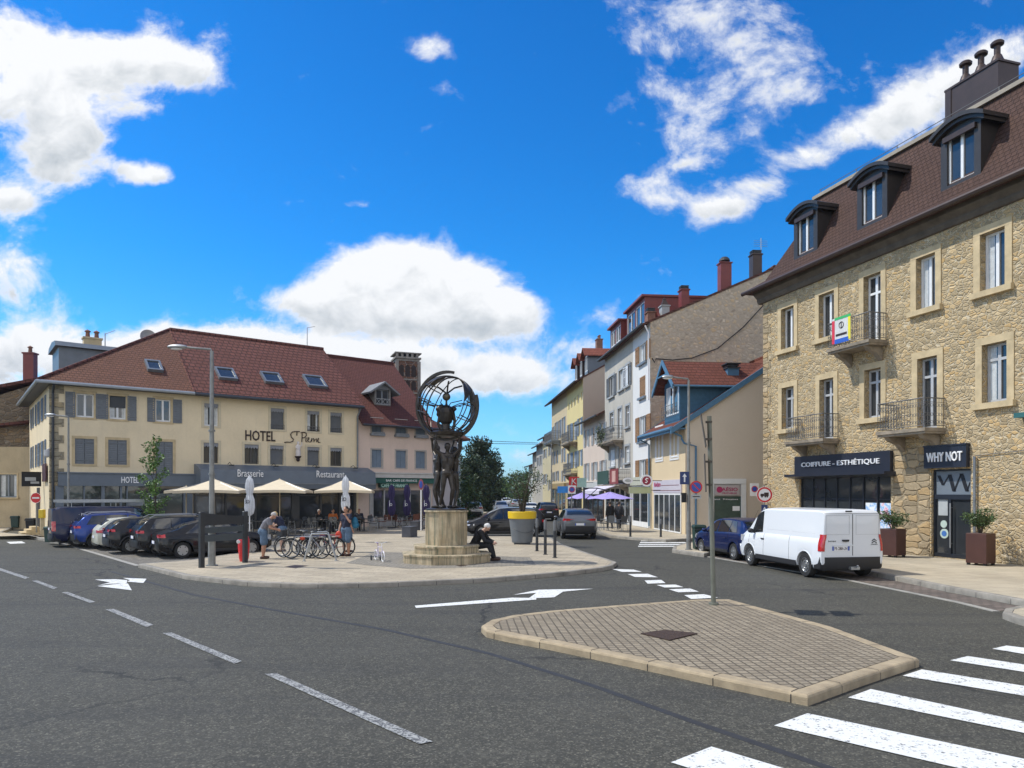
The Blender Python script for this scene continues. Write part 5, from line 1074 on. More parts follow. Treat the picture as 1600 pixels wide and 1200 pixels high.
for (u0, u1, y0, top) in ((F.u(949), F.u(965), .25, 2.0), (F.u(969), F.u(989)+1.2, .5, 2.3)):
    b = MB(); zb_ = wez+.2; b.box(u0, u0+.12, y0, 4.5, zb_, wez+top); b.box(u1-.12, u1, y0, 5.5, zb_, wez+top); b.box(u0, u1, y0, y0+.1, wez+.1, wez+.55); b.box(u0-.12, u1+.12, y0-.25, 6.5, wez+top, wez+top+.14); b.box(u0+.12, u1-.12, y0+.02, y0+.1, wez+top-.25, wez+top); b.box((u0+u1)/2-.1, (u0+u1)/2+.1, y0, y0+.1, wez+.55, wez+top-.25)
    d_ = b.build('dormer', M_['cred'], rf)
    for (a_, c_) in ((u0+.15, (u0+u1)/2-.12), ((u0+u1)/2+.12, u1-.15)): wn = window(rf, a_, c_, wez+.56, wez+top-.26, y0+.08, curtain=False); wn.parent = d_
# shopfronts at street level of these houses
def shopfront(t, F, p0, p1, top, m, sign=None, col=(.5, .5, .5), n=4, txt=None, tm=None):
    a, b = F.u(p0), F.u(p1); f = MB(); f.box(a, b, -.1, -.004, .16, .5); f.box(a, b, -.12, -.004, top-.1, top)
    for i in range(n+1): x = a+(b-a-.1)*i/n; f.box(x, x+.1, -.1, -.004, .5, top-.1)
    o = f.build('shopfront', m, t); g = MB(); g.box(a+.05, b-.05, -.05, -.04, .45, top-.08); g.build('pane', glass_m, o)
    if sign is not None:
        s = MB(); s.box(a, b, -.25, -.004, top+.002, top+.55); so_ = s.build('shop_sign', mat(sign, col, .5), t)
        if txt: text_mb(txt, .28, FM((a+b)/2, top+.28, -.26), (b-a)*.6, .02, .01).build('lettering', tm or M_['letw'], so_)
    return o
shopfront(aes, wf, 0, 0, 3, M_['dark']) if 0 else None
tw_ = [o for o in C.objects if o.name.startswith('tall_white_house')][0]
shopfront(tw_, wf, 990, 1015, 2.9, M_['white'], 'cream shop fascia', (.45, .45, .36), 2, 'PIZZERIA' if 0 else None)
shopfront(t, F, 948, 987, 2.8, M_['white'], 'dark shop fascia', (.12, .11, .11), 5)
# --- low pink house
PK2 = plaster('pale pink render', (.60, .50, .42), .1, .2)
PH = [(915, 919, 672, 698), (927, 931.5, 667, 695), (940, 945, 661, 690), (915, 919, 724, 751), (927, 931.5, 722, 750), (940, 945, 719, 748)]
t, F, W_, pez, rf, rs = house('low_pink_house', 'two storey pale pink house with grey shutters between taller neighbours', 911, 945, 641, PK2, 2.6, 5, TBR, DD=10, ov=.7, holes=PH)
for r in rs: w_ = (r[1]-r[0])/2; window(t, *r, .14); shutter(t, r[0]-w_, r[0], *r[2:], 'iron' if 0 else 'paleg'); shutter(t, r[1], r[1]+w_, *r[2:], 'paleg')
shopfront(t, F, 913, 944, 2.8, M_['brown'], 'white shop fascia', (.5, .5, .48), 4); pkF = F
# --- tall yellow house
YEL = plaster('yellow render', (.62, .52, .26), .1, .2); TAN2 = plaster('brown grey gable render', (.48, .40, .32), .08, .1)
YH = [(902.5, 906, 672-70, 0, 0)]
YH = [(888.3, 890, 630, 641), (892.6, 894.6, 626, 637), (897.3, 899.4, 622, 634), (902.2, 904.6, 617.5, 630), (908, 910.3, 612.5, 625), (888.5, 892, 663, 690), (895.5, 899.5, 660, 688), (904.5, 908.5, 653, 680), (888.5, 892, 708, 732), (895.5, 899.5, 706, 731), (904.5, 908.5, 703, 728)]
t, F, W_, yez, rf, rs = house('tall_yellow_house', 'tall yellow house with blue grey shutters, small attic windows and gabled dormers', 886, 911, 588, YEL, 4.2, 7.5, TBR, TAN2, DD=14, ov=.75, holes=YH)
for i, r in enumerate(rs):
    window(t, *r, .14, curtain=i > 5)
    if i > 4: w_ = (r[1]-r[0])/2; shutter(t, r[0]-w_, r[0], *r[2:], 'blsh'); shutter(t, r[1], r[1]+w_, *r[2:], 'blsh')
balcony(t, F.u(889), F.u(902), F.z(895, 692), .8); balcony(t, F.u(889), F.u(902), F.z(895, 735)-.3, .6)
shopfront(t, F, 888, 909, 2.9, M_['dark'], 'brown shop fascia', (.2, .13, .08), 4); yf = F
DT = tiles('dormer red tiles', (.22, .07, .045), .2, .3, .6, swap=True)
for (u0, w_) in ((W_-1.7, 1.5), (W_-4.2, 1.3), (W_-6.8, 1.3)):
    b = MB(); zt_ = yez+2.1; b.box(u0, u0+.12, .5, 4.5, yez+.2, zt_); b.box(u0+w_-.12, u0+w_, .5, 5, yez+.2, zt_); b.box(u0, u0+w_, .5, .6, yez+.2, yez+.6); b.prism([(u0, zt_), (u0+w_, zt_), (u0+w_/2, zt_+.6)], .5, .6, 'y'); d_ = b.build('dormer', M_['brown'] if u0 < W_-2 else M_['blueg'], rf)
    b = MB(); c_ = u0+w_/2
    for sg_ in (-1, 1):
        x2 = c_+sg_*(w_/2+.35); b.add([(c_, .1, zt_+.75), (x2, .1, zt_-.1), (x2, 5.5, zt_-.1), (c_, 5.5, zt_+.75), (c_, .1, zt_+.65), (x2, .1, zt_-.2), (x2, 5.5, zt_-.2), (c_, 5.5, zt_+.65)], [(0, 1, 2, 3), (7, 6, 5, 4), (0, 4, 5, 1), (1, 5, 6, 2), (2, 6, 7, 3)])
    b.build('dormer_roof', DT, d_); wn = window(rf, u0+.13, u0+w_-.13, yez+.6, zt_-.02, .56, curtain=False); wn.parent = d_
u_ = F.u(936, 5.5); chimney(rf, u_, 5.5, yez+2.5, F.z(936, 529, 5.5)-.2, .9, .7, 'brick', 3)
# --- tan house beyond
TH = [(863.5, 865.5, 672-5, 692), (868, 870.2, 660, 688), (873, 875.4, 657, 685), (879, 882, 652, 680), (864, 866, 706, 726), (869, 871, 704, 724), (879, 882, 700, 722), (864, 866, 738, 752), (869.5, 872, 736, 751), (879, 882, 735, 752)]
t, F, W_, tez, rf, rs = house('tan_house', 'tall tan house with closely spaced shuttered windows, left of the yellow house', 862, 886, 0, plaster('tan ochre render', (.52, .43, .28), .1, .25), 4.2, 7.5, TBR, DD=14, ov=.75, ze=yez, holes=TH)
for r in rs: window(t, *r, .14); w_ = (r[1]-r[0])/2; shutter(t, r[0]-w_, r[0], *r[2:], 'paleg'); shutter(t, r[1], r[1]+w_, *r[2:], 'blsh')
balcony(t, F.u(863), F.u(876), F.z(869, 690), 1.0, slab='zinc'); shopfront(t, F, 863, 885, 2.9, M_['lstone'], 'tan shop fascia', (.3, .22, .1), 4)
# --- further houses
for (nm, lb, pl, pr, py, c_, rise, hs_) in (('pale_house', 'pale yellow three storey house with green shutters down the street', 848, 862, 676, (.52, .46, .30), 2.5, [(850, 853, 702, 716), (850, 853.5, 741, 757), (858, 860.5, 696, 712), (858, 860.5, 750, 766)]),
      ('grey_roofed_house', 'grey house with steep slate roof far down the street', 838, 848, 690, (.42, .40, .36), 3.5, [(840, 842, 715, 728), (844, 846, 712, 727), (840, 842, 740, 752)]),
      ('distant_beige_house', 'beige house at the far end of the right hand row', 832, 838, 705, (.45, .42, .36), 2.5, [(833.5, 835, 720, 732), (834, 836, 742, 752)]),
      ('distant_white_house', 'small white house last in the right hand row', 826, 832, 725, (.5, .5, .47), 2, [(828, 829.5, 738, 746)])):
    t, F, W_, e_, rf, rs = house(nm, lb, pl, pr, py, plaster(nm+' render', c_, .15, .3), rise, 5, mat('dark slate roof', (.09, .09, .10), .7, var=.2) if 'grey' in nm else TBR, DD=10, ov=.6, holes=hs_)
    for r in rs: window(t, *r, .12, curtain=False); w_ = (r[1]-r[0])/2; shutter(t, r[0]-w_, r[0], *r[2:], 'paleg'); shutter(t, r[1], r[1]+w_, *r[2:], 'paleg')
# --- left side of the far street
for (nm, lb, x, y, w_, d_, h_, c_) in (('street_house', 'pale grey apartment house half hidden by dark trees on the left of the street', -7.5, 96, 7, 10, 10.0, (.45, .44, .42)), ('street_house', 'low beige house with red roof at the end of the street, left side', -4.6, 168, 7, 14, 8.5, (.45, .36, .28)),
      ('street_house', 'white house far away behind the parked cars, left of the vanishing point', -7.5, 215, 5, 9, 6.5, (.5, .5, .48))):
    t = thing(nm, lb, 'house', (x, y, 0), 0, 'distant houses on the left of the street'); hs_ = [(i*2.3+.7, i*2.3+1.6, z0, z0+1.4) for i in range(int(w_/2.3)) for z0 in ([1.2, 4.2, 7.0] if h_ > 9 else [1.2, 4.0])]
    m_ = MB(); wall_holes(m_, -w_, 0, 0, h_, [(a-w_, b-w_, c, e) for a, b, c, e in hs_], 0, .2); 
    m_.poly([(0, 0, 0), (0, d_, 0), (0, d_, h_), (0, 0, h_)]); m_.poly([(-w_, 0, 0), (-w_, 0, h_), (-w_, d_, h_), (-w_, d_, 0)]); m_.build('wall', plaster(lb[:12], c_), t)
    for a, b, c, e in hs_: window(t, a-w_, b-w_, c, e, .12, curtain=False)
    for j in range(3):
        for z0 in (1.2, 4.0): p = MB(); p.box(.0, .03, 1+j*2.6, 1.9+j*2.6, z0, z0+1.4); p.build('side_window', M_['blsh'], t)
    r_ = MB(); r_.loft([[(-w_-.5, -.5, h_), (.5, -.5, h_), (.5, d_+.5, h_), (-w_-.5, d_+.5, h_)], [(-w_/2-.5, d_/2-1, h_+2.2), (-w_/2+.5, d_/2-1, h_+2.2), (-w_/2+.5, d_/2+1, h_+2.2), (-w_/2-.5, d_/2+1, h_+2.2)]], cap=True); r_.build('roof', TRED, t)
# ------------------------------------------------------------------ vehicles
def crom(pts, x):
    n = len(pts)
    if x <= pts[0][0]: return pts[0][1]
    if x >= pts[-1][0]: return pts[-1][1]
    for i in range(n-1):
        if pts[i][0] <= x <= pts[i+1][0]: break
    x0, y0 = pts[i]; x1, y1 = pts[i+1]; h = x1-x0; t = (x-x0)/h
    def sl(j):
        if j <= 0 or j >= n-1: return 0 if False else ((pts[min(j+1, n-1)][1]-pts[max(j-1, 0)][1])/(pts[min(j+1, n-1)][0]-pts[max(j-1, 0)][0]))
        a = (pts[j][1]-pts[j-1][1])/(pts[j][0]-pts[j-1][0]); b = (pts[j+1][1]-pts[j][1])/(pts[j+1][0]-pts[j][0])
        return 0 if a*b <= 0 else 2*a*b/(a+b)
    m0, m1 = sl(i), sl(i+1)
    return y0*(2*t**3-3*t**2+1)+m0*h*(t**3-2*t**2+t)+y1*(-2*t**3+3*t**2)+m1*h*(t**3-t**2)
def carpaint(name, col, metal=.4, rough=.3):
    if name in MC: return MC[name]
    m, t, b, tc = newmat(name); b.inputs['Base Color'].default_value = tuple(col)+(1,); b.inputs['Metallic'].default_value = metal; b.inputs['Roughness'].default_value = rough
    b.inputs['Coat Weight'].default_value = .55; b.inputs['Specular IOR Level'].default_value = .25; b.inputs['Coat Roughness'].default_value = .03
    n = noise(t, tc, 1.3, 5, .6).outputs[0]; t.l.new(t.ramp(n, [(.3, rough), (.8, rough+.12)]), b.inputs['Roughness']); return m
TYRE = mat('tyre rubber', (.018, .018, .018), .85, var=.15); ALLOY = mat('alloy rim', (.42, .43, .44), .32, .8, var=.05); DRIM = mat('dark alloy rim', (.05, .05, .055), .35, .6, var=.05)
PLAST = mat('black plastic trim', (.02, .02, .022), .55, var=.1); TAIL = mat('red tail lamp', (.45, .01, .012), .15, var=.1, coat=1); HEADL = mat('clear lamp', (.6, .62, .65), .12, .3, var=.1)
CGL, _t, _b, _tc = newmat('car glass'); _b.inputs['Base Color'].default_value = (.015, .018, .02, 1); _b.inputs['Roughness'].default_value = .04; _b.inputs['Specular IOR Level'].default_value = .8; _b.inputs['Coat Weight'].default_value = .6; _b.inputs['Coat Roughness'].default_value = .03
def car_curve(S):
    L, W_, Ht = S['L'], S['W'], S['H']
    top = S['top']; belt = S['belt']; wr = S.get('roofw', .70)*W_/2; xf, xr = S['xf'], S['xr']; rw = S['rw']; ra = rw+S.get('gap', .065); zs = S.get('sill', .24)
    def half(x):
        a = abs(x)/(L/2); k = 1-S.get('taper', .13)*max(0, (a-.72)/.28)**2.2
        if x < 0: k = 1-S.get('rtaper', .09)*max(0, (a-.78)/.22)**2.4
        return W_/2*k
    def ring(x):
        zt = crom(top, x); zb = min(crom(belt, x), zt-.02); w_ = half(x); za = 0
        for xw in (xf, xr):
            d = abs(x-xw)
            if d < ra: za = max(za, rw+math.sqrt(ra*ra-d*d))
        e = max(0, (abs(x)-L/2+.35)/.35); lo = zs+.12*e**2
        fr = min(1, max(0, (zt-zb)/(Ht-zb+1e-6)))
        pe = W_/2*S.get('roofw', .70)*fr+(w_*.90)*(1-fr); pe = min(pe, w_*.93)
        pts = [(0, max(lo, za)), (w_*.84, max(lo, za)), (w_*.965, max(lo+.03, za)), (w_*.995, max(lo+.13, za+.01)), (w_*1.0, max(lo+.27, za+.03)), (w_*.985, max(zb-.16, za+.05)), (w_*.955, zb-.03), (w_*.93, zb),
               (pe+(w_*.93-pe)*.5, zb+(zt-.07*fr-zb)*.5), (pe, zt-.075*fr), (pe-.04, zt-.028*max(fr, .4)), (pe*.72, zt-.006), (pe*.35, zt+.006), (0, zt+.01)]
        for i in range(1, len(pts)): 
            if pts[i][1] < pts[i-1][1]: pts[i] = (pts[i][0], pts[i-1][1])
        return pts
    return ring
def wheel_parts(par, x, y, rw, wd, side, rim, style, tyrem=TYRE):
    t = MB(); pr = [(rw*.62, -wd/2), (rw*.93, -wd/2), (rw, -wd*.36), (rw, wd*.36), (rw*.93, wd/2), (rw*.62, wd/2), (rw*.60, 0)]; n = 28; rings = []
    for r, o in pr+[pr[0]]: rings.append([(x+r*math.cos(2*math.pi*j/n), y+o, rw+r*math.sin(2*math.pi*j/n)) for j in range(n)])
    t.loft(rings); w_ = t.build('wheel', tyrem, par, smooth=50)
    r = MB(); yo = y+side*wd*.38
    def ringf(r0, r1, ya, yb):
        r.loft([[(x+q*math.cos(2*math.pi*j/n), yy, rw+q*math.sin(2*math.pi*j/n)) for j in range(n)] for q, yy in ((r0, ya), (r0, yb), (r1, yb), (r1, ya))])
    ringf(rw*.56, rw*.665, yo-side*.01, yo+side*.02)
    nsp = {'five': 5, 'multi': 10, 'steel': 0}[style]
    for i in range(nsp):
        a = 2*math.pi*i/nsp+.3; c, s_ = math.cos(a), math.sin(a); wd0 = .055 if nsp == 5 else .028; wd1 = .085 if nsp == 5 else .03
        p = []
        for rr, hw in ((rw*.08, wd0), (rw*.58, wd1)):
            for sg in (-1, 1): p.append((x+rr*c-sg*hw*s_*rw/.33, yo+side*.012, rw+rr*s_+sg*hw*c*rw/.33))
        q = [(a_, b_-side*.02, c_) for a_, b_, c_ in p]; r.add(p+q, [(0, 1, 3, 2), (4, 6, 7, 5), (0, 2, 6, 4), (1, 5, 7, 3)])
    r.cyl((x, yo-side*.02, rw), (x, yo+side*.025, rw), rw*.17 if nsp else rw*.2, n=14)
    if style == 'steel':
        r.cyl((x, yo-side*.03, rw), (x, yo-side*.005, rw), rw*.56, n=n); ringf(rw*.30, rw*.40, yo-side*.01, yo+side*.012); r.k = 1
        for i in range(10): a = 2*math.pi*i/10; r.cyl((x+rw*.48*math.cos(a), yo-side*.01, rw+rw*.48*math.sin(a)), (x+rw*.48*math.cos(a), yo+side*.004, rw+rw*.48*math.sin(a)), rw*.045, n=8)
        r.k = 0
    r.build('rim', [rim, PLAST], w_, smooth=30)
    d = MB(); d.cyl((x, yo-side*.09, rw), (x, yo-side*.035, rw), rw*.56, n=20); d.build('brake_disc', PLAST, w_)
    return w_
def vehicle(name, label, cat, loc, rotz, S, paint, group=None, sc=1.0, lod=0, rims=('five', None)):
    t = thing(name, label, cat, loc, rotz, group, sc); ring = car_curve(S); L, W_, Ht = S['L'], S['W'], S['H']; zs = S.get('sill', .24)
    xs = set(); n = 30 if lod else 64
    for i in range(n+1): xs.add(round(-L/2+L*i/n, 4))
    ra = S['rw']+S.get('gap', .065)
    for xw in (S['xf'], S['xr']):
        for i in range(15): xs.add(round(xw+ra*math.cos(math.pi*i/14)*.9999, 4))
        xs.add(round(xw+ra+.004, 4)); xs.add(round(xw-ra-.004, 4))
    xs |= {L/2-.015, L/2-.05, -L/2+.015, -L/2+.05}; xs = sorted(xs); m = MB(); rings = []
    for x in xs:
        p = ring(x); rings.append([(x, a, b) for a, b in p]+[(x, -a, b) for a, b in p[-2:0:-1]])
    for e, sgn in ((0, -1), (-1, 1)):   # rounded closing ends
        r0 = rings[e]; cz = sum(p[2] for p in r0)/len(r0)
        extra = [[(p[0]+sgn*o, p[1]*k, cz+(p[2]-cz)*k) for p in r0] for o, k in ((.012, .975), (.02, .93), (.022, .5))]
        rings = (extra[::-1]+rings) if e == 0 else (rings+extra)
    m.loft(rings, cap=True); m.build('body', paint, t, smooth=32)
    # glass patches on the surface
    def P(x, j, off):
        p = ring(x); i = int(j); f = j-i; a = p[i]; b = p[min(i+1, len(p)-1)]; y = a[0]+(b[0]-a[0])*f; z = a[1]+(b[1]-a[1])*f
        tx, tz = b[0]-a[0], b[1]-a[1]; l = math.hypot(tx, tz) or 1; return y+off*tz/l, z-off*tx/l
    def patch(mb, x0, x1, j0, j1, sgn, off=.006, nx=10, nj=5, slant0=0.0, slant1=0.0):
        vs = []; fs = []
        for i in range(nx+1):
            for j in range(nj+1):
                f = j/nj; x = (x0+slant0*f)+((x1+slant1*f)-(x0+slant0*f))*i/nx; y, z = P(x, j0+(j1-j0)*f, off); vs.append((x, sgn*y, z))
        for i in range(nx):
            for j in range(nj): a = i*(nj+1)+j; fs.append((a, a+1, a+nj+2, a+nj+1))
        mb.add(vs, fs)
    for sgn in (1, -1):
        for q in S['side']:
            g = MB(); patch(g, q[0], q[1], 7.12, 8.98, sgn, slant0=q[2], slant1=q[3]); g.build('side_window', CGL, t, smooth=True)
    def top_patch(nm, x0, x1, mt=CGL, jj=10.3, off=.008):
        g = MB(); vs = []; fs = []; nx = 8; js = [jj+(13-jj)*i/6 for i in range(7)]; cols = [(1, j) for j in js]+[(-1, j) for j in js[::-1]]
        for i in range(nx+1):
            x = x0+(x1-x0)*i/nx
            for sg, j in cols:
                y, z = P(x, j, 0); vs.append((x+(off if x1 > 0 else -off), sg*y, z+off))
        c = len(cols)
        for i in range(nx):
            for j in range(c-1): a = i*c+j; fs.append((a, a+1, a+c+1, a+c))
        g.add(vs, fs); return g.build(nm, mt, t, smooth=True)
    if 'ws' in S: top_patch('windscreen', *S['ws'])
    if 'rg' in S and not S.get('van'): top_patch('rear_window', *S['rg'])
    for xw in (S['xf'], S['xr']):
        for sd_ in (1, -1): wheel_parts(t, xw, sd_*(W_/2-.12), S['rw'], .21, sd_, rims[1] or ALLOY, rims[0])
    ux = MB(); ux.box(-L/2+.3, L/2-.3, -W_/2+.25, W_/2-.25, zs-.06, zs+.05); ux.build('underbody', PLAST, t)
    # lower bumpers, lamps, mirrors, handles, plates
    zr = S.get('tl', (.75, 1.0)); wl = W_/2; be = crom(S['belt'], -L/2+.3)
    for sd_ in (1, -1):
        g = MB(); vs = []; nj = 6
        def tailp(x, z, off):
            p = ring(x)
            for i in range(2, len(p)-1):
                if p[i][1] <= z <= p[i+1][1]+1e-6:
                    f = (z-p[i][1])/max(1e-6, p[i+1][1]-p[i][1]); return p[i][0]+(p[i+1][0]-p[i][0])*f+off
            return p[6][0]+off
        xa = -L/2+S.get('tlx', .22); rows = []
        for i in range(nj+1):
            z = zr[0]+(zr[1]-zr[0])*i/nj; y1 = tailp(xa, z, .008); y2 = tailp(-L/2+.04, z, .008); yi = y2*S.get('tlw', .72)
            ps = [(xa+(-L/2+.02-xa)*q_, z) for q_ in (0, .35, .7, 1)]; rows.append([(x_, sd_*tailp(x_, z, .014), z) for x_, _ in ps]+[(-L/2-.012, sd_*(y2-.012), z), (-L/2-.034, sd_*(y2-.05), z), (-L/2-.034, sd_*yi, z)])
        g.add([p for r_ in rows for p in r_], [(i*7+j, i*7+j+1, i*7+j+8, i*7+j+7) for i in range(nj) for j in range(6)]); g.build('tail_light', TAIL, t, smooth=30)
        g = MB(); rows = []; hz = S.get('hl', (.62, .8)); xb = L/2-.42
        for i in range(5):
            z = hz[0]+(hz[1]-hz[0])*i/4; rows.append([(xb, sd_*(tailp(xb, z, .008)), z), (L/2-.16, sd_*(tailp(L/2-.16, z, .01)), z), (L/2-.03, sd_*(tailp(L/2-.03, z, .006)), z), (L/2+.025, sd_*(tailp(L/2-.02, z, 0))*.72, z)])
        g.add([p for r_ in rows for p in r_], [(i*4+j, i*4+j+1, i*4+j+5, i*4+j+4) for i in range(4) for j in range(3)]); g.build('headlight', HEADL, t, smooth=30)
        if not lod:
            mx = S['mir']; mz = crom(S['belt'], mx); g = MB(); g.ell((mx, sd_*(W_/2+.07), mz+.09), (.07, .11, .075), 12, 8); g.cyl((mx, sd_*(W_/2-.08), mz+.02), (mx, sd_*(W_/2+.05), mz+.06), .025, n=6); g.build('wing_mirror', PLAST if S.get('van') else paint, t, smooth=50)
            for hx in S.get('hand', ()):
                g = MB(); hy = ring(hx)[5][0]+.012; g.box(hx-.09, hx+.09, sd_*hy-.012, sd_*hy+.012, mz-.15, mz-.115); g.build('door_handle', PLAST if S.get('van') else paint, t)
            s_ = MB()
            for sx_ in S.get('seam', ()):
                p = ring(sx_); pts = [(sx_, sd_*(a+.0015), b) for a, b in p[3:8]]; s_.tube(pts, .0045, 4, cap=False)
            if S.get('seam'): s_.build('door_seam', M_['black'], t)
            # wheel arch lips
            for xw in (S['xf'], S['xr']):
                g = MB(); pts = []
                for i in range(15):
                    a = math.pi*(.04+.92*i/14); x = xw+ra*math.cos(a); zz = S['rw']+ra*math.sin(a); pts.append((x, sd_*(ring(x)[4][0]+.002), zz))
                g.tube(pts, S.get('lip', .014), 5)
                g.build('arch_trim', PLAST if S.get('clad') else paint, t)
            g = MB(); g.box(S['xr']+ra+.03, S['xf']-ra-.03, sd_*(W_/2)-.014, sd_*(W_/2)+.008, zs+.02, zs+.02+S.get('skirt', .10)); g.build('side_skirt', PLAST, t)
    g = MB(); wb_ = ring(-L/2+.05)[4][0]; bz = S.get('bump', (.3, .62))
    pts = [(-L/2+.33, wb_+.012), (-L/2+.04, wb_+.0), (-L/2-.045, wb_-.14), (-L/2-.055, 0), (-L/2-.045, -wb_+.14), (-L/2+.04, -wb_-.0), (-L/2+.33, -wb_-.012)]
    g.loft([[(x+(.03 if k == 0 else 0), y*(.985 if k == 0 else 1), z) for x, y in pts] for k, z in enumerate((bz[0], bz[0]+.06, bz[1]-.03, bz[1]))], closed=False); g.build('rear_bumper', PLAST if S.get('clad') or S.get('van') else paint, t, smooth=50)
    g = MB(); g.box(-L/2-.068, -L/2-.056, -.26, .26, S.get('pz', .62), S.get('pz', .62)+.115); pl = g.build('number_plate', M_['letw'], t)
    g = MB()
    for sd_ in (-1, 1): g.box(-L/2-.072, -L/2-.069, sd_*.26-(.05 if sd_ > 0 else 0), sd_*.26+(.05 if sd_ < 0 else 0), S.get('pz', .62), S.get('pz', .62)+.115)
    g.build('plate_band', M_['tblue'], pl)
    return t, ring, pl
def RM(x, z, s=1, y=0):   # text plane on the rear (facing -x), reading correctly from behind
    return Matrix.Translation((x, y, z)) @ Matrix.Rotation(R(-90), 4, 'Z') @ Matrix.Rotation(R(90), 4, 'X')
HATCH = dict(L=3.98, W=1.70, H=1.47, xf=1.24, xr=-1.24, rw=.30, sill=.22, top=[(-1.99, .90), (-1.93, 1.0), (-1.82, 1.12), (-1.62, 1.30), (-1.35, 1.42), (-.6, 1.47), (.1, 1.45), (.55, 1.34), (1.12, 1.0), (1.5, .90), (1.85, .76), (1.99, .55)],
             belt=[(-1.99, .88), (-1.5, .96), (.0, .92), (1.1, .87), (1.6, .82), (1.99, .52)], side=[(-1.38, -.85, .22, .02), (-.80, .02, 0, .0), (.08, .92, 0, -.55)], ws=(.60, 1.08), rg=(-1.80, -1.50), mir=.78, hand=(-.62, .2), seam=(-.83, .05, .95), tl=(.80, .93), pz=.55)
SUV = dict(L=4.35, W=1.82, H=1.64, xf=1.32, xr=-1.33, rw=.35, sill=.30, top=[(-2.17, .98), (-2.12, 1.12), (-2.02, 1.25), (-1.82, 1.46), (-1.6, 1.57), (-.7, 1.64), (.05, 1.63), (.5, 1.53), (1.05, 1.15), (1.5, 1.06), (1.95, .92), (2.17, .65)],
           belt=[(-2.17, .96), (-1.6, 1.10), (0, 1.05), (1.05, 1.0), (1.7, .93), (2.17, .6)], side=[(-1.72, -.95, .25, .04), (-.90, .0, 0, 0), (.06, .9, 0, -.5)], ws=(.55, 1.02), rg=(-2.0, -1.74), mir=.78, hand=(-.7, .2), seam=(-.93, .03, .98), tl=(.96, 1.07), clad=True, lip=.03, skirt=.14, pz=.72, tlw=.66, bump=(.34, .68))
XOVER = dict(SUV); XOVER.update(L=4.15, H=1.56, top=[(-2.07, .95), (-2.0, 1.1), (-1.86, 1.25), (-1.6, 1.42), (-1.2, 1.52), (-.4, 1.56), (.2, 1.53), (.6, 1.42), (1.1, 1.08), (1.5, 1.0), (1.9, .86), (2.07, .6)], belt=[(-2.07, .93), (-1.6, 1.08), (0, 1.0), (1.05, .95), (1.6, .88), (2.07, .56)],
             side=[(-1.45, -.88, .2, .03), (-.83, .05, 0, 0), (.11, .92, 0, -.5)], ws=(.64, 1.06), rg=(-1.84, -1.5), xf=1.26, xr=-1.27)
COUPE = dict(HATCH); COUPE.update(L=4.2, H=1.42, W=1.75, rw=.31, xf=1.28, xr=-1.28, top=[(-2.1, .85), (-2.02, .93), (-1.85, 1.0), (-1.5, 1.10), (-1.0, 1.30), (-.4, 1.41), (.1, 1.41), (.6, 1.28), (1.15, .96), (1.6, .87), (1.95, .73), (2.1, .5)], belt=[(-2.1, .83), (-1.5, .92), (0, .90), (1.15, .85), (1.7, .78), (2.1, .48)],
             side=[(-1.2, -.5, .45, .02), (-.44, .95, 0, -.55)], ws=(.65, 1.12), rg=(-1.55, -1.05), hand=(-.25,), seam=(-.47, 1.0))
MPV = dict(HATCH); MPV.update(L=4.35, W=1.8, H=1.6, rw=.32, xf=1.35, xr=-1.35, top=[(-2.17, .95), (-2.12, 1.12), (-2.0, 1.28), (-1.85, 1.45), (-1.6, 1.54), (-.6, 1.6), (.2, 1.57), (.75, 1.38), (1.45, 1.0), (1.8, .86), (2.05, .72), (2.17, .5)], belt=[(-2.17, .93), (-1.5, 1.02), (0, .96), (1.3, .90), (1.8, .8), (2.17, .48)],
            side=[(-1.75, -.95, .15, .02), (-.9, .12, 0, 0), (.18, 1.12, 0, -.62)], ws=(.72, 1.38), rg=(-2.02, -1.75), mir=.95, seam=(-.93, .15, 1.2), hand=(-.7, .35))
VAN = dict(L=4.95, W=1.92, H=1.93, roofw=.86, xf=1.58, xr=-1.69+.0, rw=.34, sill=.27, van=True, top=[(-2.475, 1.84), (-2.45, 1.88), (-2.38, 1.915), (-2.0, 1.93), (.6, 1.92), (1.0, 1.84), (1.35, 1.58), (1.75, 1.22), (2.05, 1.08), (2.3, .98), (2.475, .7)],
           belt=[(-2.475, 1.12), (0, 1.12), (1.2, 1.08), (1.9, 1.0), (2.475, .62)], side=[(.80, 1.56, 0, -.33)], ws=(1.08, 1.68), mir=1.32, hand=(.72,), seam=(.66, -.85, 1.62), tl=(.78, 1.24), tlx=.13, tlw=.90, skirt=.14, bump=(.28, .62), pz=.80, rtaper=.03, hl=(.78, .98))
BIGVAN = dict(VAN); BIGVAN.update(L=5.4, H=1.97)
def hdg(px, py, ang, S, near=-1, z=0.006, which='xr', sc=1.0):
    """place a vehicle so that the given near-side wheel stands where pixel px,py meets the ground"""
    p = G(px, py, z); q = Matrix.Rotation(ang, 3, 'Z') @ Vector((S[which]*sc, near*(S['W']/2-.1)*sc, 0)); return (p.x-q.x, p.y-q.y, z)
HA = HO.ang; SCL = .92
P_BK = carpaint('black metallic paint', (.008, .008, .010), .2, .25); P_NV = carpaint('deep blue paint', (.008, .018, .085), .4, .28); P_BL = carpaint('blue metallic paint', (.015, .045, .22), .5, .28); P_CR = carpaint('cream white paint', (.55, .55, .46), 0, .35)
P_WH = carpaint('white van paint', (.68, .70, .72), 0, .35); P_GR = carpaint('grey metallic paint', (.13, .14, .155), .6, .3); P_SI = carpaint('silver paint', (.4, .41, .42), .6, .3); P_NAVY = carpaint('navy van paint', (.007, .010, .045), .2, .35)
gr_ = 'vehicles parked in the row before the hotel'
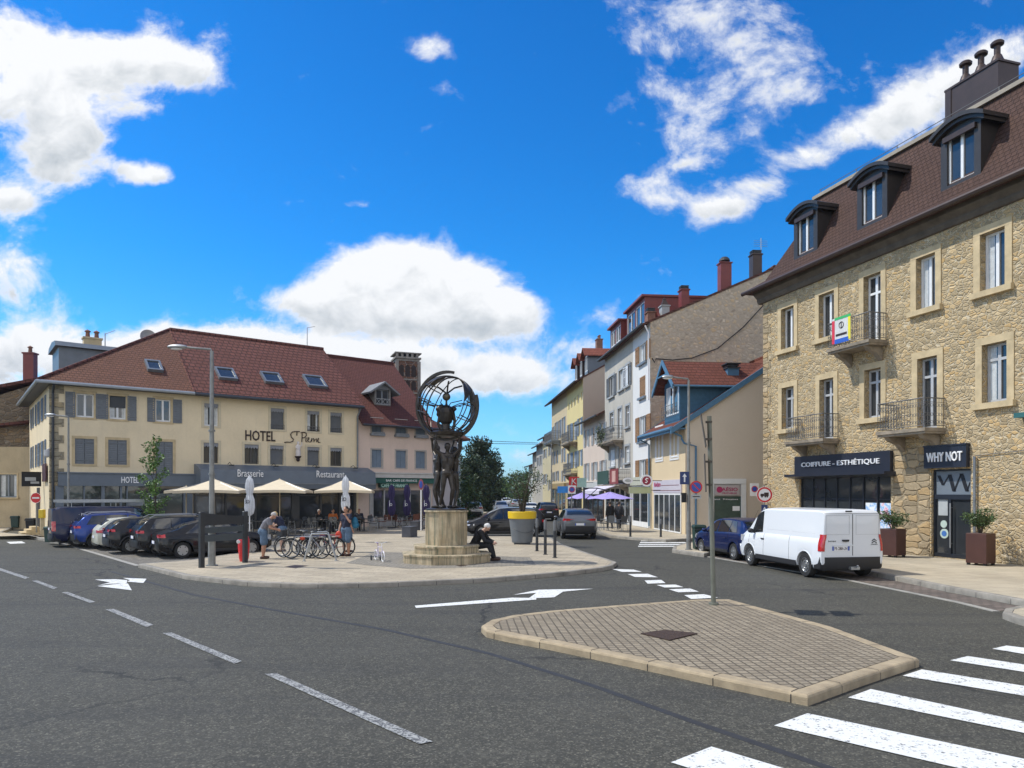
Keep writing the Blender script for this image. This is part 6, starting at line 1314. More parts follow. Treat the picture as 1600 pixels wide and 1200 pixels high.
t, ring, pl = vehicle('parked_van', 'dark navy van with a ladder rack on its roof, leftmost of the parked row', 'van', hdg(120.4, 854.3, HA, BIGVAN, sc=SCL), HA, BIGVAN, P_NAVY, gr_, SCL, rims=('steel', None))
r = MB()
for yy in (-.62, .0, .62): r.cyl((-2.3, yy, 2.14), (1.6, yy, 2.14), .03, n=6)
for i in range(12): x = -2.2+i*.34; r.cyl((x, -.62, 2.14), (x, .62, 2.14), .02, n=5)
for yy in (-.78, .78): r.box(-2.5, 2.1, yy-.02, yy+.02, 2.13, 2.27)
for x in (-1.9, 0, 1.5):
    for yy in (-.72, .72): r.cyl((x, yy, 1.86), (x, yy, 2.15), .02, n=5)
r.build('ladder_rack', M_['steel'], t)
for i, (s_, x, z, w_) in enumerate((('• Assainissement', -1.15, 1.58, .85), ('• Vidange', -1.45, 1.40, .45), ('• Débouchage', -1.7, 1.22, .42), ('03 84 00 00', -1.55, .78, .6))): 
    if i == 3: s_ = 'www.vidange.fr'
text_mb('· Plomberie', .12, FM(-1.2, 1.56, -.945), .85, .01).build('lettering', M_['letw'], t); text_mb('· Cuisine', .11, FM(-1.45, 1.38, -.955), .5, .01).build('lettering', M_['letw'], t); text_mb('· Bain', .11, FM(-1.75, 1.2, -.96), .36, .01).build('lettering', M_['letw'], t)
vehicle('parked_suv', 'bright blue SUV with roof rails between the navy van and the cream car', 'car', hdg(150, 857, HA, SUV, sc=SCL), HA, SUV, P_BL, gr_, SCL)
vehicle('parked_car', 'small cream white hatchback squeezed between the blue and the black crossover', 'car', hdg(182, 859.8, HA, HATCH, sc=SCL), HA, HATCH, P_CR, gr_, SCL)
vehicle('parked_suv', 'black crossover with two-tone alloy wheels, right of the cream car', 'car', hdg(204, 865.5, HA, XOVER, sc=SCL), HA, XOVER, P_BK, gr_, SCL, rims=('five', None))
t, _, _ = vehicle('parked_suv', 'large black SUV with silver roof rail and many-spoked wheels, second from the right end', 'car', hdg(251, 869.2, HA, SUV, sc=SCL), HA, SUV, P_BK, gr_, SCL, rims=('multi', None))
for o in [x for x in C.objects if x.parent is None and x.name.startswith('parked_suv')]:
    if o['label'].startswith('black'): continue
    r = MB()
    for sd_ in (1, -1): r.tube([(-1.7, sd_*.60, 1.57), (-1.5, sd_*.60, 1.67), (.1, sd_*.60, 1.70), (.4, sd_*.60, 1.60)], .02, 6)
    r.build('roof_rail', ALLOY, o)
vehicle('parked_car', 'low black car with red tail lights, behind the dark notice board', 'car', hdg(285, 872.5, HA-R(2), COUPE, sc=.96), HA-R(2), COUPE, P_BK, gr_, .96)
vehicle('parked_car', 'black people carrier parked sideways behind the statue plinth and the yellow rimmed planter', 'car', (-.42, 40.0, .006), R(188), MPV, P_BK, None, 1.0)
vehicle('driving_car', 'grey crossover seen from behind, driving up the street past the purple parasols', 'car', (3.42, 39.2, .006), R(92), XOVER, P_GR)
vehicle('far_car', 'black SUV seen from behind further up the street', 'car', (2.95, 63, .006), R(95), SUV, P_BK, None, .98)
HATCHB = dict(HATCH)
t, _, pl = vehicle('parked_car', 'dark blue hatchback parked in front of the white van', 'car', hdg(1149, 875, R(102), HATCHB, near=1, z=.01), R(102), HATCHB, P_NV)
a = MB(); a.cyl((-1.2, 0, 1.44), (-1.5, 0, 1.78), .006, n=4); a.build('aerial', M_['black'], t)
vl = hdg(1261.6, 901, R(99), VAN, near=1, z=.01)
t, ring, pl = vehicle('delivery_van', 'white panel van with black rear bumper parked by the stone building', 'van', vl, R(99), VAN, P_WH, rims=('steel', None))
text_mb('FE-288-LN', .085, RM(-2.475-.070, .80+.058), .38, .004, .012).build('plate_text', M_['letd'], pl)
x = -2.475-.024
d = MB(); d.box(x-.004, x+.003, -.008, .008, .66, 1.80); d.box(x-.004, x+.003, -.86, .86, 1.815, 1.823); d.build('door_seam', PLAST, t)
d = MB()
for (a, b) in ((.10, .80), (-.80, -.10)):
    for (p, q, r_, s_) in ((a, b, 1.24, 1.246), (a, b, 1.765, 1.771), (a, a+.006, 1.24, 1.77), (b-.006, b, 1.24, 1.77)): d.box(x-.003, x+.002, p, q, r_, s_)
d.build('panel_crease', mat('shadow line grey', (.35, .36, .37), .5), t)
d = MB(); d.box(x-.03, x+.0, .12, .32, 1.06, 1.10); d.box(x-.04, x-.028, .14, .30, 1.045, 1.075); d.build('door_handle', PLAST, t)
d = MB(); d.box(x-.012, x+.0, .02, .22, 1.86, 1.90); d.build('brake_light', PLAST, t)
d = MB()
for dz in (0, -.06): d.tube([(x-.006, -.72, 1.06+dz), (x-.006, -.65, 1.11+dz), (x-.006, -.58, 1.06+dz)], .012, 5)
d.build('chevron_emblem', PLAST, t); text_mb('CITROËN', .03, RM(x-.004, .965, y=-.65), .2, .006).build('lettering', PLAST, t); text_mb('Jumpy', .05, RM(x-.004, 1.06, y=.62), .24, .006).build('lettering', PLAST, t)
d = MB(); d.box(x-.004, x+.004, .0, .56, .94-.16, .94+.02); d = MB(); d.box(x-.02, x, .30-.3, .30+.3, .93, .96); d.build('plate_garnish', P_WH, t)
for c in list(C.objects):
    if c.parent == t and c.name.startswith('number_plate'): c.location.y = .36; 
    if c.parent and c.parent == t and c.name.startswith('number_plate'): c.location.x = .035
d = MB(); d.cyl((x-.1, 0, .33), (x-.22, 0, .35), .02, n=6); d.ell((x-.22, 0, .39), .03); d.box(x-.13, x-.02, -.13, .13, .28, .36); d.build('tow_hitch', M_['steel'], t, smooth=40)
d = MB(); d.box(-.55, .55, .975-.03, .975-.0, 1.22, 1.23); 
for (p, q) in ((-2.1, -.95), (-.75, .55)):
    for sd_ in (1, -1):
        g = MB(); pts = [(p, 1.25), (q, 1.25), (q, 1.72), (p, 1.72), (p, 1.25)]
        g.tube([(a_, sd_*(ring(a_)[7][0]-(b_-1.12)*.155+.005), b_) for a_, b_ in pts], .006, 4); g.build('panel_crease', mat('shadow line grey', (.35, .36, .37), .5), t)
w_ = MB(); 
# far traffic
cars = [(-2.5, 90, P_SI, 'silver car parked far down the street under the dark tree', 95, HATCH), (-1.0, 112, P_WH, 'white car in the distance in the middle of the street', 95, SUV), (-1.3, 84, P_SI, 'pale silver car coming up the middle of the far street', 275, HATCH),
        (-3.6, 68, P_SI, 'silver estate car parked at the near left of the far street', 92, XOVER), (-5.6, 62, P_CR, 'white car half hidden behind the statue plinth', 95, HATCH), (1.7, 72, P_WH, 'white car just beyond the black SUV up the street', 95, HATCH), (.6, 95, P_SI, 'grey car behind the planter shrub, far up the street', 95, XOVER), (-2.2, 140, P_BK, 'tiny dark car at the vanishing point of the street', 95, HATCH), (-3.9, 128, carpaint('red paint', (.35, .02, .02), .1, .3), 'small red car far away on the left of the street', 95, HATCH)]
for (x, y, p, lb, a, S) in cars: vehicle('far_car', lb, 'car', (x, y, .006), R(a), S, p, 'cars far down the street', lod=1)
# ------------------------------------------------------------------ bodies (blended surfaces), statue, people
def bake(ob):
    dg = bpy.context.evaluated_depsgraph_get(); dg.update(); me = bpy.data.meshes.new_from_object(ob.evaluated_get(dg)); ob.modifiers.clear(); old = ob.data; ob.data = me
    me.name = ob.name; bpy.data.meshes.remove(old)
def blob(name, caps, m, parent=None, vox=.012, sm=3, thin=None):
    """one continuous surface grown round a set of tapered limbs (p0, p1, r0, r1) and ellipsoids (c, (rx, ry, rz))"""
    mb = MB()
    for c in caps:
        if len(c) == 2: mb.ell(c[0], c[1], 12, 8)
        else:
            p0, p1, r0, r1 = c; mb.cyl(p0, p1, r0, r1, 10); mb.ell(p0, r0, 10, 6); mb.ell(p1, r1, 10, 6)
    o = mb.build(name, m, None); md = o.modifiers.new('r', 'REMESH'); md.mode = 'VOXEL'; md.voxel_size = vox; md.use_smooth_shade = True
    ms = o.modifiers.new('s', 'SMOOTH'); ms.iterations = sm; ms.factor = .5
    bake(o)
    if parent: o.parent = parent
    for p in o.data.polygons: p.use_smooth = True
    if not o.data.materials: o.data.materials.append(m)
    return o
def lerp(a, b, t): return tuple(a[i]+(b[i]-a[i])*t for i in range(3))
REST = dict(pel=(0, 0, .95), ch=(0, 0, 1.28), nk=(0, 0, 1.47), hd=(0, .02, 1.63), sL=(-.18, 0, 1.42), sR=(.18, 0, 1.42), eL=(-.24, -.02, 1.13), eR=(.24, -.02, 1.13), wL=(-.23, .08, .88), wR=(.23, .08, .88),
            hL=(-.09, 0, .93), hR=(.09, 0, .93), kL=(-.10, .02, .50), kR=(.10, .02, .50), aL=(-.10, -.02, .09), aR=(.10, -.02, .09))
def hand_caps(e, w, curl=.5, s=1.0):
    e = Vector(e); w = Vector(w); d = (w-e).normalized(); side = d.cross(Vector((0, 0, 1)))
    if side.length < .2: side = Vector((1, 0, 0))
    side.normalize(); n = side.cross(d).normalized(); r = [(tuple(w), tuple(w+d*.07*s), .026*s, .034*s)]; palm = w+d*.075*s
    for i, (o, l) in enumerate(((-.030, .062), (-.010, .072), (.011, .068), (.030, .052))):
        a = palm+side*o*s; b = a+(d*(1-curl*.4)-n*curl*.6)*l*s*.55; c = b+(d*(1-curl)-n*curl)*l*s*.5; r += [(tuple(a-d*.02), tuple(b), .011*s, .010*s), (tuple(b), tuple(c), .010*s, .0085*s)]
    t0 = w+d*.025*s-side*.03*s; t1 = t0+(d*.7-side*.6-n*.3)*.05*s; r += [(tuple(t0), tuple(t1), .014*s, .011*s), (tuple(t1), tuple(t1+(d*.9-n*.3)*.025*s), .011*s, .009*s)]
    return r
def foot_caps(a, k=None, fwd=(0, 1, 0), s=1.0):
    a = Vector(a); f = Vector(fwd).normalized(); g = Vector((a.x, a.y, a.z-.045))
    return [(tuple(g-f*.045*s), tuple(g+f*.12*s), .040*s, .034*s), (tuple(g+f*.12*s), tuple(g+f*.17*s), .034*s, .026*s)]
def body_caps(J, s=1.0, muscular=0, female=0, face=(0, 1, 0), curl=.5, feet=True, fw=(0, 1, 0)):
    V = {k: Vector(v) for k, v in J.items()}; c = []; bk = V['ch']; up = (V['nk']-V['pel']).normalized(); rt = (V['sR']-V['sL']).normalized(); fr = up.cross(rt); fr = -fr if fr.dot(Vector(face)) < 0 else fr
    w_ = .055+(.01*muscular)
    c += [(tuple(V['pel']-rt*.055), tuple(V['pel']+rt*.055), .115, .115), (tuple(V['pel']+up*.02), tuple(V['pel'].lerp(V['ch'], .55)), .115, .112-.012*female), (tuple(V['pel'].lerp(V['ch'], .5)-rt*.05), tuple(V['ch']-rt*.075), .095, .105), (tuple(V['pel'].lerp(V['ch'], .5)+rt*.05), tuple(V['ch']+rt*.075), .095, .105),
          (tuple(V['ch']-rt*.07), tuple(V['sL'].lerp(V['nk'], .25)-up*.03), .105, .07), (tuple(V['ch']+rt*.07), tuple(V['sR'].lerp(V['nk'], .25)-up*.03), .105, .07), (tuple(V['nk']-up*.06), tuple(V['sL']), .065, .055), (tuple(V['nk']-up*.06), tuple(V['sR']), .065, .055), (tuple(V['nk']-up*.05), tuple(V['nk'].lerp(V['hd'], .5)), .062, .05)]
    for q in ('L', 'R'):
        s_, e, w, h, k, a = (V[n+q] for n in ('s', 'e', 'w', 'h', 'k', 'a'))
        c += [(tuple(s_), tuple(s_.lerp(e, .45)), .056, .048), (tuple(s_.lerp(e, .45)), tuple(e), .048, .037), (tuple(e), tuple(e.lerp(w, .3)), .038, .041), (tuple(e.lerp(w, .3)), tuple(w), .041, .026)]
        c += hand_caps(e, w, curl)
        c += [(tuple(h), tuple(h.lerp(k, .4)), .095, .08), (tuple(h.lerp(k, .4)), tuple(k), .08, .053), (tuple(k), tuple(k.lerp(a, .32)), .052, .058), (tuple(k.lerp(a, .32)), tuple(a), .056, .036), (tuple(a), tuple(a-Vector((0, 0, .03))), .038, .036)]
        if muscular: c += [(tuple(h-fr*.06), (.09, .09, .09)), (tuple(V['ch']+rt*(.075 if q == 'R' else -.075)+fr*.055+up*.05), (.075, .05, .06))]
        if feet: c += foot_caps(a, fwd=fw)
    hd = V['hd']; f = Vector(face).normalized(); hu = (hd-V['nk']).normalized(); 
    c += [(tuple(hd+hu*.02-f*.01), (.076, .092, .10)), (tuple(hd-hu*.05+f*.025), (.058, .062, .065)), (tuple(hd+f*.088-hu*.012), tuple(hd+f*.112-hu*.035), .011, .015), (tuple(hd+f*.075-hu*.072-rt*.018), tuple(hd+f*.075-hu*.072+rt*.018), .012, .012), (tuple(hd+f*.078+hu*.022-rt*.035), tuple(hd+f*.078+hu*.022+rt*.035), .012, .012)]
    for sg in (-1, 1): c += [(tuple(hd+rt*.078*sg-f*.005-hu*.01), (.012, .02, .03))]
    return c, fr, rt, up, f, hu
def person(label, loc, rotz, J, skin, top, bottom, shoe, hair=None, sleeves=.55, shorts=True, sc=1.0, group=None, female=0, face=(0, 1, 0), curl=.6, long_hair=0, name='person', hairkind='hair', fw=(0, 1, 0)):
    P = dict(REST); P.update(J); t = thing(name, label, 'person', loc, rotz, group, sc); c, fr, rt, up, f, hu = body_caps(P, female=female, face=face, curl=curl, fw=fw)
    blob('body', c, skin, t, .0095, 2); V = {k: Vector(v) for k, v in P.items()}; g = .017
    tc_ = [(tuple(V['pel']-rt*.055+up*.0), tuple(V['pel']+rt*.055), .118+g, .118+g), (tuple(V['pel']), tuple(V['pel'].lerp(V['ch'], .55)), .12+g, .118+g), (tuple(V['pel'].lerp(V['ch'], .5)-rt*.055), tuple(V['ch']-rt*.075), .10+g, .108+g), (tuple(V['pel'].lerp(V['ch'], .5)+rt*.055), tuple(V['ch']+rt*.075), .10+g, .108+g),
           (tuple(V['ch']-rt*.07), tuple(V['sL'].lerp(V['nk'], .25)-up*.03), .108+g, .072+g), (tuple(V['ch']+rt*.07), tuple(V['sR'].lerp(V['nk'], .25)-up*.03), .108+g, .072+g), (tuple(V['nk']-up*.07), tuple(V['sL']), .06+g, .055+g), (tuple(V['nk']-up*.07), tuple(V['sR']), .06+g, .055+g)]
    for q in ('L', 'R'):
        s_, e, w = V['s'+q], V['e'+q], V['w'+q]
        if sleeves <= 1: tc_ += [(tuple(s_), tuple(s_.lerp(e, sleeves)), .06+g, .052+g)]
        else: tc_ += [(tuple(s_), tuple(e), .06+g, .045+g), (tuple(e), tuple(e.lerp(w, .93)), .047+g, .032+g)]
    blob('top', tc_, top, t, .014, 2)
    bc = [(tuple(V['pel']-rt*.055-up*.01), tuple(V['pel']+rt*.055-up*.01), .124+g, .124+g)]
    for q in ('L', 'R'):
        h, k, a = V['h'+q], V['k'+q], V['a'+q]
        if shorts: bc += [(tuple(h), tuple(h.lerp(k, .88)), .105+g, .085+g)]
        else: bc += [(tuple(h), tuple(k), .10+g, .062+g), (tuple(k), tuple(k.lerp(a, .95)), .064+g, .05+g)]
    blob('shorts' if shorts else 'trousers', bc, bottom, t, .014, 2)
    for q in ('L', 'R'):
        fc = [(a, b, r0+.013, r1+.013) for a, b, r0, r1 in foot_caps(V['a'+q], fwd=fw)]; blob('shoe', fc, shoe, t, .012, 1)
    if hair:
        hd = V['hd']; hc = [(tuple(hd+hu*.035-f*.022), (.083, .092, .092)), (tuple(hd-f*.05-hu*.0), (.072, .06, .08))]
        if long_hair: hc += [(tuple(hd-f*.05), tuple(hd-f*.06-Vector((0, 0, .14))), .065, .04), (tuple(hd+rt*.07-f*.01), tuple(hd+rt*.075+f*.01-Vector((0, 0, .15))), .03, .02), (tuple(hd-rt*.07-f*.01), tuple(hd-rt*.075+f*.01-Vector((0, 0, .15))), .03, .02)]
        blob(hairkind, hc, hair, t, .012, 1)
    return t, V, (fr, rt, up, f, hu)
# --- monument
BRZ = mat('dark bronze', (.055, .048, .042), .42, .7, var=.35, vs=5, bump=.25, bs=30)
cx, cy = -2.2, 24.15; mon = thing('globe_monument', 'bronze monument of figures holding up an open globe on a stone plinth', 'monument', (cx, cy, PZ), R(10))
STN, _t, _b, _tc = newmat('stained limestone'); 
_n1 = noise(_t, _tc, 1.6, 7, .65).outputs[0]; _mp = _t.node('ShaderNodeMapping', {'Vector': _tc, 'Scale': (7, 7, .5)}); _n2 = noise(_t, _mp.outputs[0], 1, 6, .7).outputs[0]
_c = _t.mix(_t.ramp(_n1, [(.35, 0.0), (.65, 1.0)]), (.36, .28, .17), (.52, .43, .29)); _c = _t.mix(_t.m('MULTIPLY', _t.ramp(_n2, [(.44, 0.0), (.62, 1.0)]), .85), _c, (.14, .13, .085)); _c = _t.mix(_t.m('MULTIPLY', _t.ramp(noise(_t, _mp.outputs[0], 2.3, 4, .6).outputs[0], [(.56, 0.0), (.66, 1.0)]), .5), _c, (.08, .14, .09))
_t.l.new(_c, _b.inputs['Base Color']); _b.inputs['Roughness'].default_value = .9; _bn = _t.node('ShaderNodeBump', {'Height': noise(_t, _tc, 25, 6, .7), 'Strength': .5, 'Distance': .02}); _t.l.new(_bn.outputs[0], _b.inputs['Normal'])
def octo(mb, r, z0, z1, lip=0, n=8, rot=math.pi/8):
    mb.lathe([(r, z0), (r, z1-.07)]+([(r+lip, z1-.06), (r+lip, z1-.012), (r+lip-.012, z1)] if lip else [(r, z1-.02), (r-.02, z1)]), (0, 0, 0), n, rot=rot)
m = MB(); octo(m, 1.52, 0, .30, .03); m.build('step', STN, mon); m = MB(); octo(m, 1.12, .30, .56, .03); m.build('step', STN, mon)
zp = (H+(HZ-798)/FL*23.4)-PZ; m = MB(); octo(m, .72, .56, zp, 0)
for i in range(8): a = math.pi/8+i*math.pi/4; m.cyl((.72*math.cos(a), .72*math.sin(a), .57), (.72*math.cos(a), .72*math.sin(a), zp-.05), .012, n=5)
m.lathe([(.74, zp-.06), (.78, zp-.05), (.78, zp-.01), (.76, zp+.0)], (0, 0, 0), 8, rot=math.pi/8); m.build('plinth', STN, mon)
m = MB(); m.lathe([(.70, zp), (.69, zp+.05), (.60, zp+.07)], (0, 0, 0), 20); m.build('base_slab', BRZ, mon)
zf = zp+.07; gz = (H+(HZ-634)/FL*cy)-PZ; GR = .985
def statue_fig(x, y, rz, J, s):
    P = dict(REST); P.update(J); c, *_ = body_caps(P, muscular=1, face=(0, 1, 0), curl=.35, fw=(0, 1, 0)); M = Matrix.Translation((x, y, zf)) @ Matrix.Rotation(rz, 4, 'Z') @ Matrix.Scale(s, 4); cc = []
    for q in c:
        if len(q) == 2: cc.append((tuple(M @ Vector(q[0])), tuple(k*s for k in q[1])))
        else: cc.append((tuple(M @ Vector(q[0])), tuple(M @ Vector(q[1])), q[2]*s*1.06, q[3]*s*1.06))
    hc = M @ Vector(P['hd']); cc += [((hc.x, hc.y, hc.z+.035*s), (.088*s, .096*s, .09*s))]
    return blob('bronze_figure', cc, BRZ, mon, .017, 2)
statue_fig(.02, -.24, R(192), dict(eL=(-.33, .06, 1.60), wL=(-.30, .10, 1.85), eR=(.36, .02, 1.58), wR=(.34, .06, 1.84), sL=(-.18, 0, 1.45), sR=(.18, 0, 1.45), kL=(-.12, .10, .50), aL=(-.10, -.02, .08), kR=(.13, .02, .5), aR=(.18, -.08, .08), hd=(0, .02, 1.64)), 1.23)
statue_fig(-.27, .08, R(100), dict(eL=(-.28, .06, 1.62), wL=(-.22, .12, 1.86), eR=(.34, .04, 1.60), wR=(.27, .10, 1.86), sL=(-.18, 0, 1.45), sR=(.18, 0, 1.45), kL=(-.10, .12, .50), aL=(-.09, .02, .08), kR=(.11, -.04, .5), aR=(.12, -.20, .08)), 1.20)
statue_fig(.27, .10, R(-70), dict(eL=(-.30, .04, 1.58), wL=(-.26, .10, 1.84), eR=(.30, .06, 1.62), wR=(.24, .12, 1.86), sL=(-.18, 0, 1.45), sR=(.18, 0, 1.45), kL=(-.14, .08, .50), aL=(-.16, -.05, .08), kR=(.10, .06, .5), aR=(.12, -.04, .08)), 1.18)
GC = Vector((.03, 0, gz)); tilt = Matrix.Translation(GC) @ Matrix.Rotation(R(-10), 4, 'Z') @ Matrix.Rotation(R(24), 4, 'Y')
cg = MB(); cg.M = tilt
def arc(mb, lon, r, tube_, a0=0, a1=math.pi, n=28):
    mb.tube([(r*math.sin(a)*math.cos(lon), r*math.sin(a)*math.sin(lon), r*math.cos(a)) for a in [a0+(a1-a0)*i/n for i in range(n+1)]], tube_, 6)
for i, lo in enumerate((0, 20, 42, 65, -22, -45, 150, 172, 195, 218, 240, 120)): arc(cg, R(lo), GR, .019 if i % 2 else .025)
for zz in (-.55, -.15, .35):
    rr = math.sqrt(GR*GR-zz*zz)
    for a0, a1 in ((R(120), R(245)), (R(-50), R(70))): cg.tube([(rr*math.cos(a0+(a1-a0)*i/16), rr*math.sin(a0+(a1-a0)*i/16), zz) for i in range(17)], .02, 5)
cg.build('globe_cage', BRZ, mon, smooth=True)
# land masses as curved plates
def plate(mb, outl, r=GR+.01, th=.04):
    """outline in (lon, lat) degrees, filled as a fan of strips on the sphere"""
    cxl = sum(p[0] for p in outl)/len(outl); cyl_ = sum(p[1] for p in outl)/len(outl); n = len(outl); rr = []
    for rad in (r, r-th):
        row = []
        for f in (0.0, .35, .7, 1.0):
            for (lo, la) in outl:
                a = R(cxl+(lo-cxl)*f); b = R(cyl_+(la-cyl_)*f); row.append((rad*math.cos(b)*math.cos(a), rad*math.cos(b)*math.sin(a), rad*math.sin(b)))
        rr.append(row)
    fs = []; N = 4*n
    for s_ in (0, N):
        for k in range(3):
            for j in range(n): fs.append((s_+k*n+j, s_+k*n+(j+1) % n, s_+(k+1)*n+(j+1) % n, s_+(k+1)*n+j))
    for j in range(n): fs.append((3*n+j, 3*n+(j+1) % n, N+3*n+(j+1) % n, N+3*n+j))
    mb.add(rr[0]+rr[1], fs)
for outl in ([(-18, 30), (-10, 52), (12, 62), (35, 55), (48, 34), (38, 18), (30, -4), (16, -12), (8, 8), (-6, 14)], [(-60, 62), (-30, 72), (-25, 55), (-40, 38), (-52, 20), (-58, 40)], [(150, 40), (170, 62), (205, 66), (225, 48), (210, 28), (190, 10), (175, 22), (160, 22)], [(160, -10), (185, 2), (205, -12), (196, -38), (176, -52), (165, -30)]):
    p = MB(); p.M = tilt; plate(p, outl); p.build('continent', BRZ, mon, smooth=35)
# broad meridian band, its upper end free
bm = MB(); bm.M = Matrix.Translation(GC) @ Matrix.Rotation(R(-32), 4, 'Z') @ Matrix.Rotation(R(3), 4, 'X'); rings = []
for i in range(49):
    a = R(76)+R(300)*i/48; k = 1.12; w_ = .07 if i < 34 else .07-.035*(i-34)/14
    o_ = (-(k)*math.cos(a)*-1, 0, k*math.sin(a)); c_, s_ = math.cos(a), math.sin(a)
    rings.append([(q*c_, y, q*s_) for q, y in ((k-.045, -w_), (k+.045, -w_), (k+.045, w_), (k-.045, w_))])
bm.loft(rings, cap=True); bm.build('meridian_band', BRZ, mon, smooth=35)
p = MB(); p.M = Matrix.Translation(GC); p.ell((-.02, 0, .30), .135, 16, 10); p.build('inner_sphere', mat('worn bronze', (.12, .11, .08), .4, .6, var=.3, vs=12), mon, smooth=True)
cc = [((-.02+GC.x, 0, gz-.75), (-.02+GC.x, 0, gz+.2), .05, .035), ((GC.x-.05, 0, gz-.80), (GC.x-.03, 0, gz-.42), .16, .12), ((GC.x-.03, 0, gz-.45), (GC.x-.03, 0, gz-.22), .22, .26), ((GC.x-.28, 0, gz-.12), (GC.x+.26, 0, gz-.10), .10, .07), ((GC.x-.20, 0, gz-.05), (GC.x-.30, 0, gz-.30), .10, .06),
      ((GC.x+.18, 0, gz-.15), (GC.x+.26, 0, gz-.5), .07, .05), ((GC.x+.26, 0, gz-.5), (GC.x+.2, 0, gz-.85), .05, .05), ((GC.x-.24, 0, gz-.3), (GC.x-.3, 0, gz-.6), .05, .05), ((GC.x-.3, 0, gz-.6), (GC.x-.15, 0, gz-.9), .05, .06)]
blob('globe_figure', cc, BRZ, mon, .02, 2)
p = MB(); p.M = Matrix.Translation(GC)
for a in range(0, 360, 40): p.tube([(0, 0, -.1), (.5*math.cos(R(a)), .5*math.sin(R(a)), .04), (.97*math.cos(R(a+15)), .97*math.sin(R(a+15)), .08)], .016, 5)
for a in (30, 150, 270): p.tube([(0, 0, .4), (.3*math.cos(R(a)), .3*math.sin(R(a)), .62), (.62*math.cos(R(a)), .62*math.sin(R(a)), .72)], .03, 5)
p.build('globe_rods', BRZ, mon)
p = MB(); p.lathe([(.5, gz-1.02), (.58, gz-.98), (.62, gz-.9), (.5, gz-.86)], (.03, 0, 0), 20); p.build('support_ring', BRZ, mon)
# --- people
SK = mat('tanned skin', (.42, .22, .14), .55, var=.08); SKP = mat('fair skin', (.52, .32, .23), .55, var=.08)
GT = mat('grey t-shirt', (.17, .17, .19), .85, var=.15, vs=9); NVT = mat('navy cotton', (.015, .018, .04), .85, var=.15); DEN = mat('faded denim', (.10, .16, .24), .85, var=.2, vs=9); DKC = mat('black cloth', (.012, .012, .014), .85, var=.2); SHB = mat('brown sandal leather', (.06, .03, .02), .7); GHR = mat('short grey hair', (.4, .38, .36), .9, var=.15); BLH = mat('blonde hair', (.6, .42, .16), .6, var=.25, vs=25); BRH = mat('dark brown hair', (.03, .018, .012), .7)
p0 = G(412, 873, PZ)
bent = dict(pel=(0, -.05, .95), ch=(0, .09, 1.24), nk=(0, .22, 1.39), hd=(0, .33, 1.49), sL=(-.18, .18, 1.36), sR=(.18, .18, 1.36), eL=(-.24, .24, 1.08), wL=(-.12, .45, 1.02), eR=(.24, .24, 1.08), wR=(.10, .46, 1.0), kL=(-.12, .03, .5), kR=(.10, .0, .5))
t, V, ax = person('bald man in grey t-shirt and blue shorts bending over beside the parked bicycles', tuple(p0), R(-78), bent, SK, GT, DEN, SHB, GHR, face=(0, .75, -.66))
p0 = G(441, 862, PZ)
person('blonde woman in dark top leaning towards the bent man behind the bicycles', tuple(p0), R(82), dict(pel=(0, -.02, .92), ch=(0, .10, 1.2), nk=(0, .2, 1.36), hd=(0, .3, 1.46), sL=(-.16, .16, 1.33), sR=(.16, .16, 1.33), eL=(-.22, .26, 1.08), wL=(-.12, .46, 1.0), eR=(.22, .26, 1.08), wR=(.1, .47, .98)), SKP, NVT, DEN, SHB, BLH, female=1, long_hair=1, face=(0, .8, -.6), sc=.98)
p0 = G(541, 869, PZ)
t, V, ax = person('man in navy shirt and denim shorts with a blue backpack, looking to the camera', tuple(p0), R(150), dict(eR=(.26, -.02, 1.14), wR=(.22, .12, .9), eL=(-.26, .10, 1.20), wL=(-.10, .14, 1.42)), SK, NVT, DEN, SHB, BRH, sc=1.03)
b = blob('backpack', [((0, 0, .02), (.14, .09, .18)), ((0, -.03, -.12), (.145, .11, .11)), ((.0, -.08, -.06), (.09, .06, .09))], mat('teal blue nylon', (.012, .12, .21), .7, var=.2, vs=8), None, .012, 2); b.location = tuple(Vector(p0)+Vector((.31, .0, 1.22))); b.rotation_euler = (0, R(8), R(150)); tag(b, "teal blue backpack hanging at the navy shirted man's right side", 'backpack')
m = MB(); m.tube([(0, -.04, .17), (-.10, -.12, .28), (-.22, -.08, .22)], .016, 6); m.tube([(.04, .04, .17), (-.08, .02, .30), (-.2, .04, .22)], .016, 6); m.build('strap', DKC, b)
b = blob('carrier_bag', [((0, 0, 0), (.11, .06, .13)), ((0, 0, -.08), (.12, .07, .1))], mat('red plastic bag', (.6, .05, .02), .5), None, .012, 1); b.location = tuple(Vector(p0)+Vector((-.26, -.08, .78))); tag(b, 'small red carrier bag held low by the navy shirted man', 'bag')
p0 = G(545, 863, PZ)
person('second person standing close behind the man with the blue backpack', tuple(p0), R(-60), dict(eL=(-.24, .05, 1.12), wL=(-.2, .2, 1.2)), SK, mat('blue grey shirt', (.05, .08, .14), .85), DEN, SHB, BRH, sc=.97)
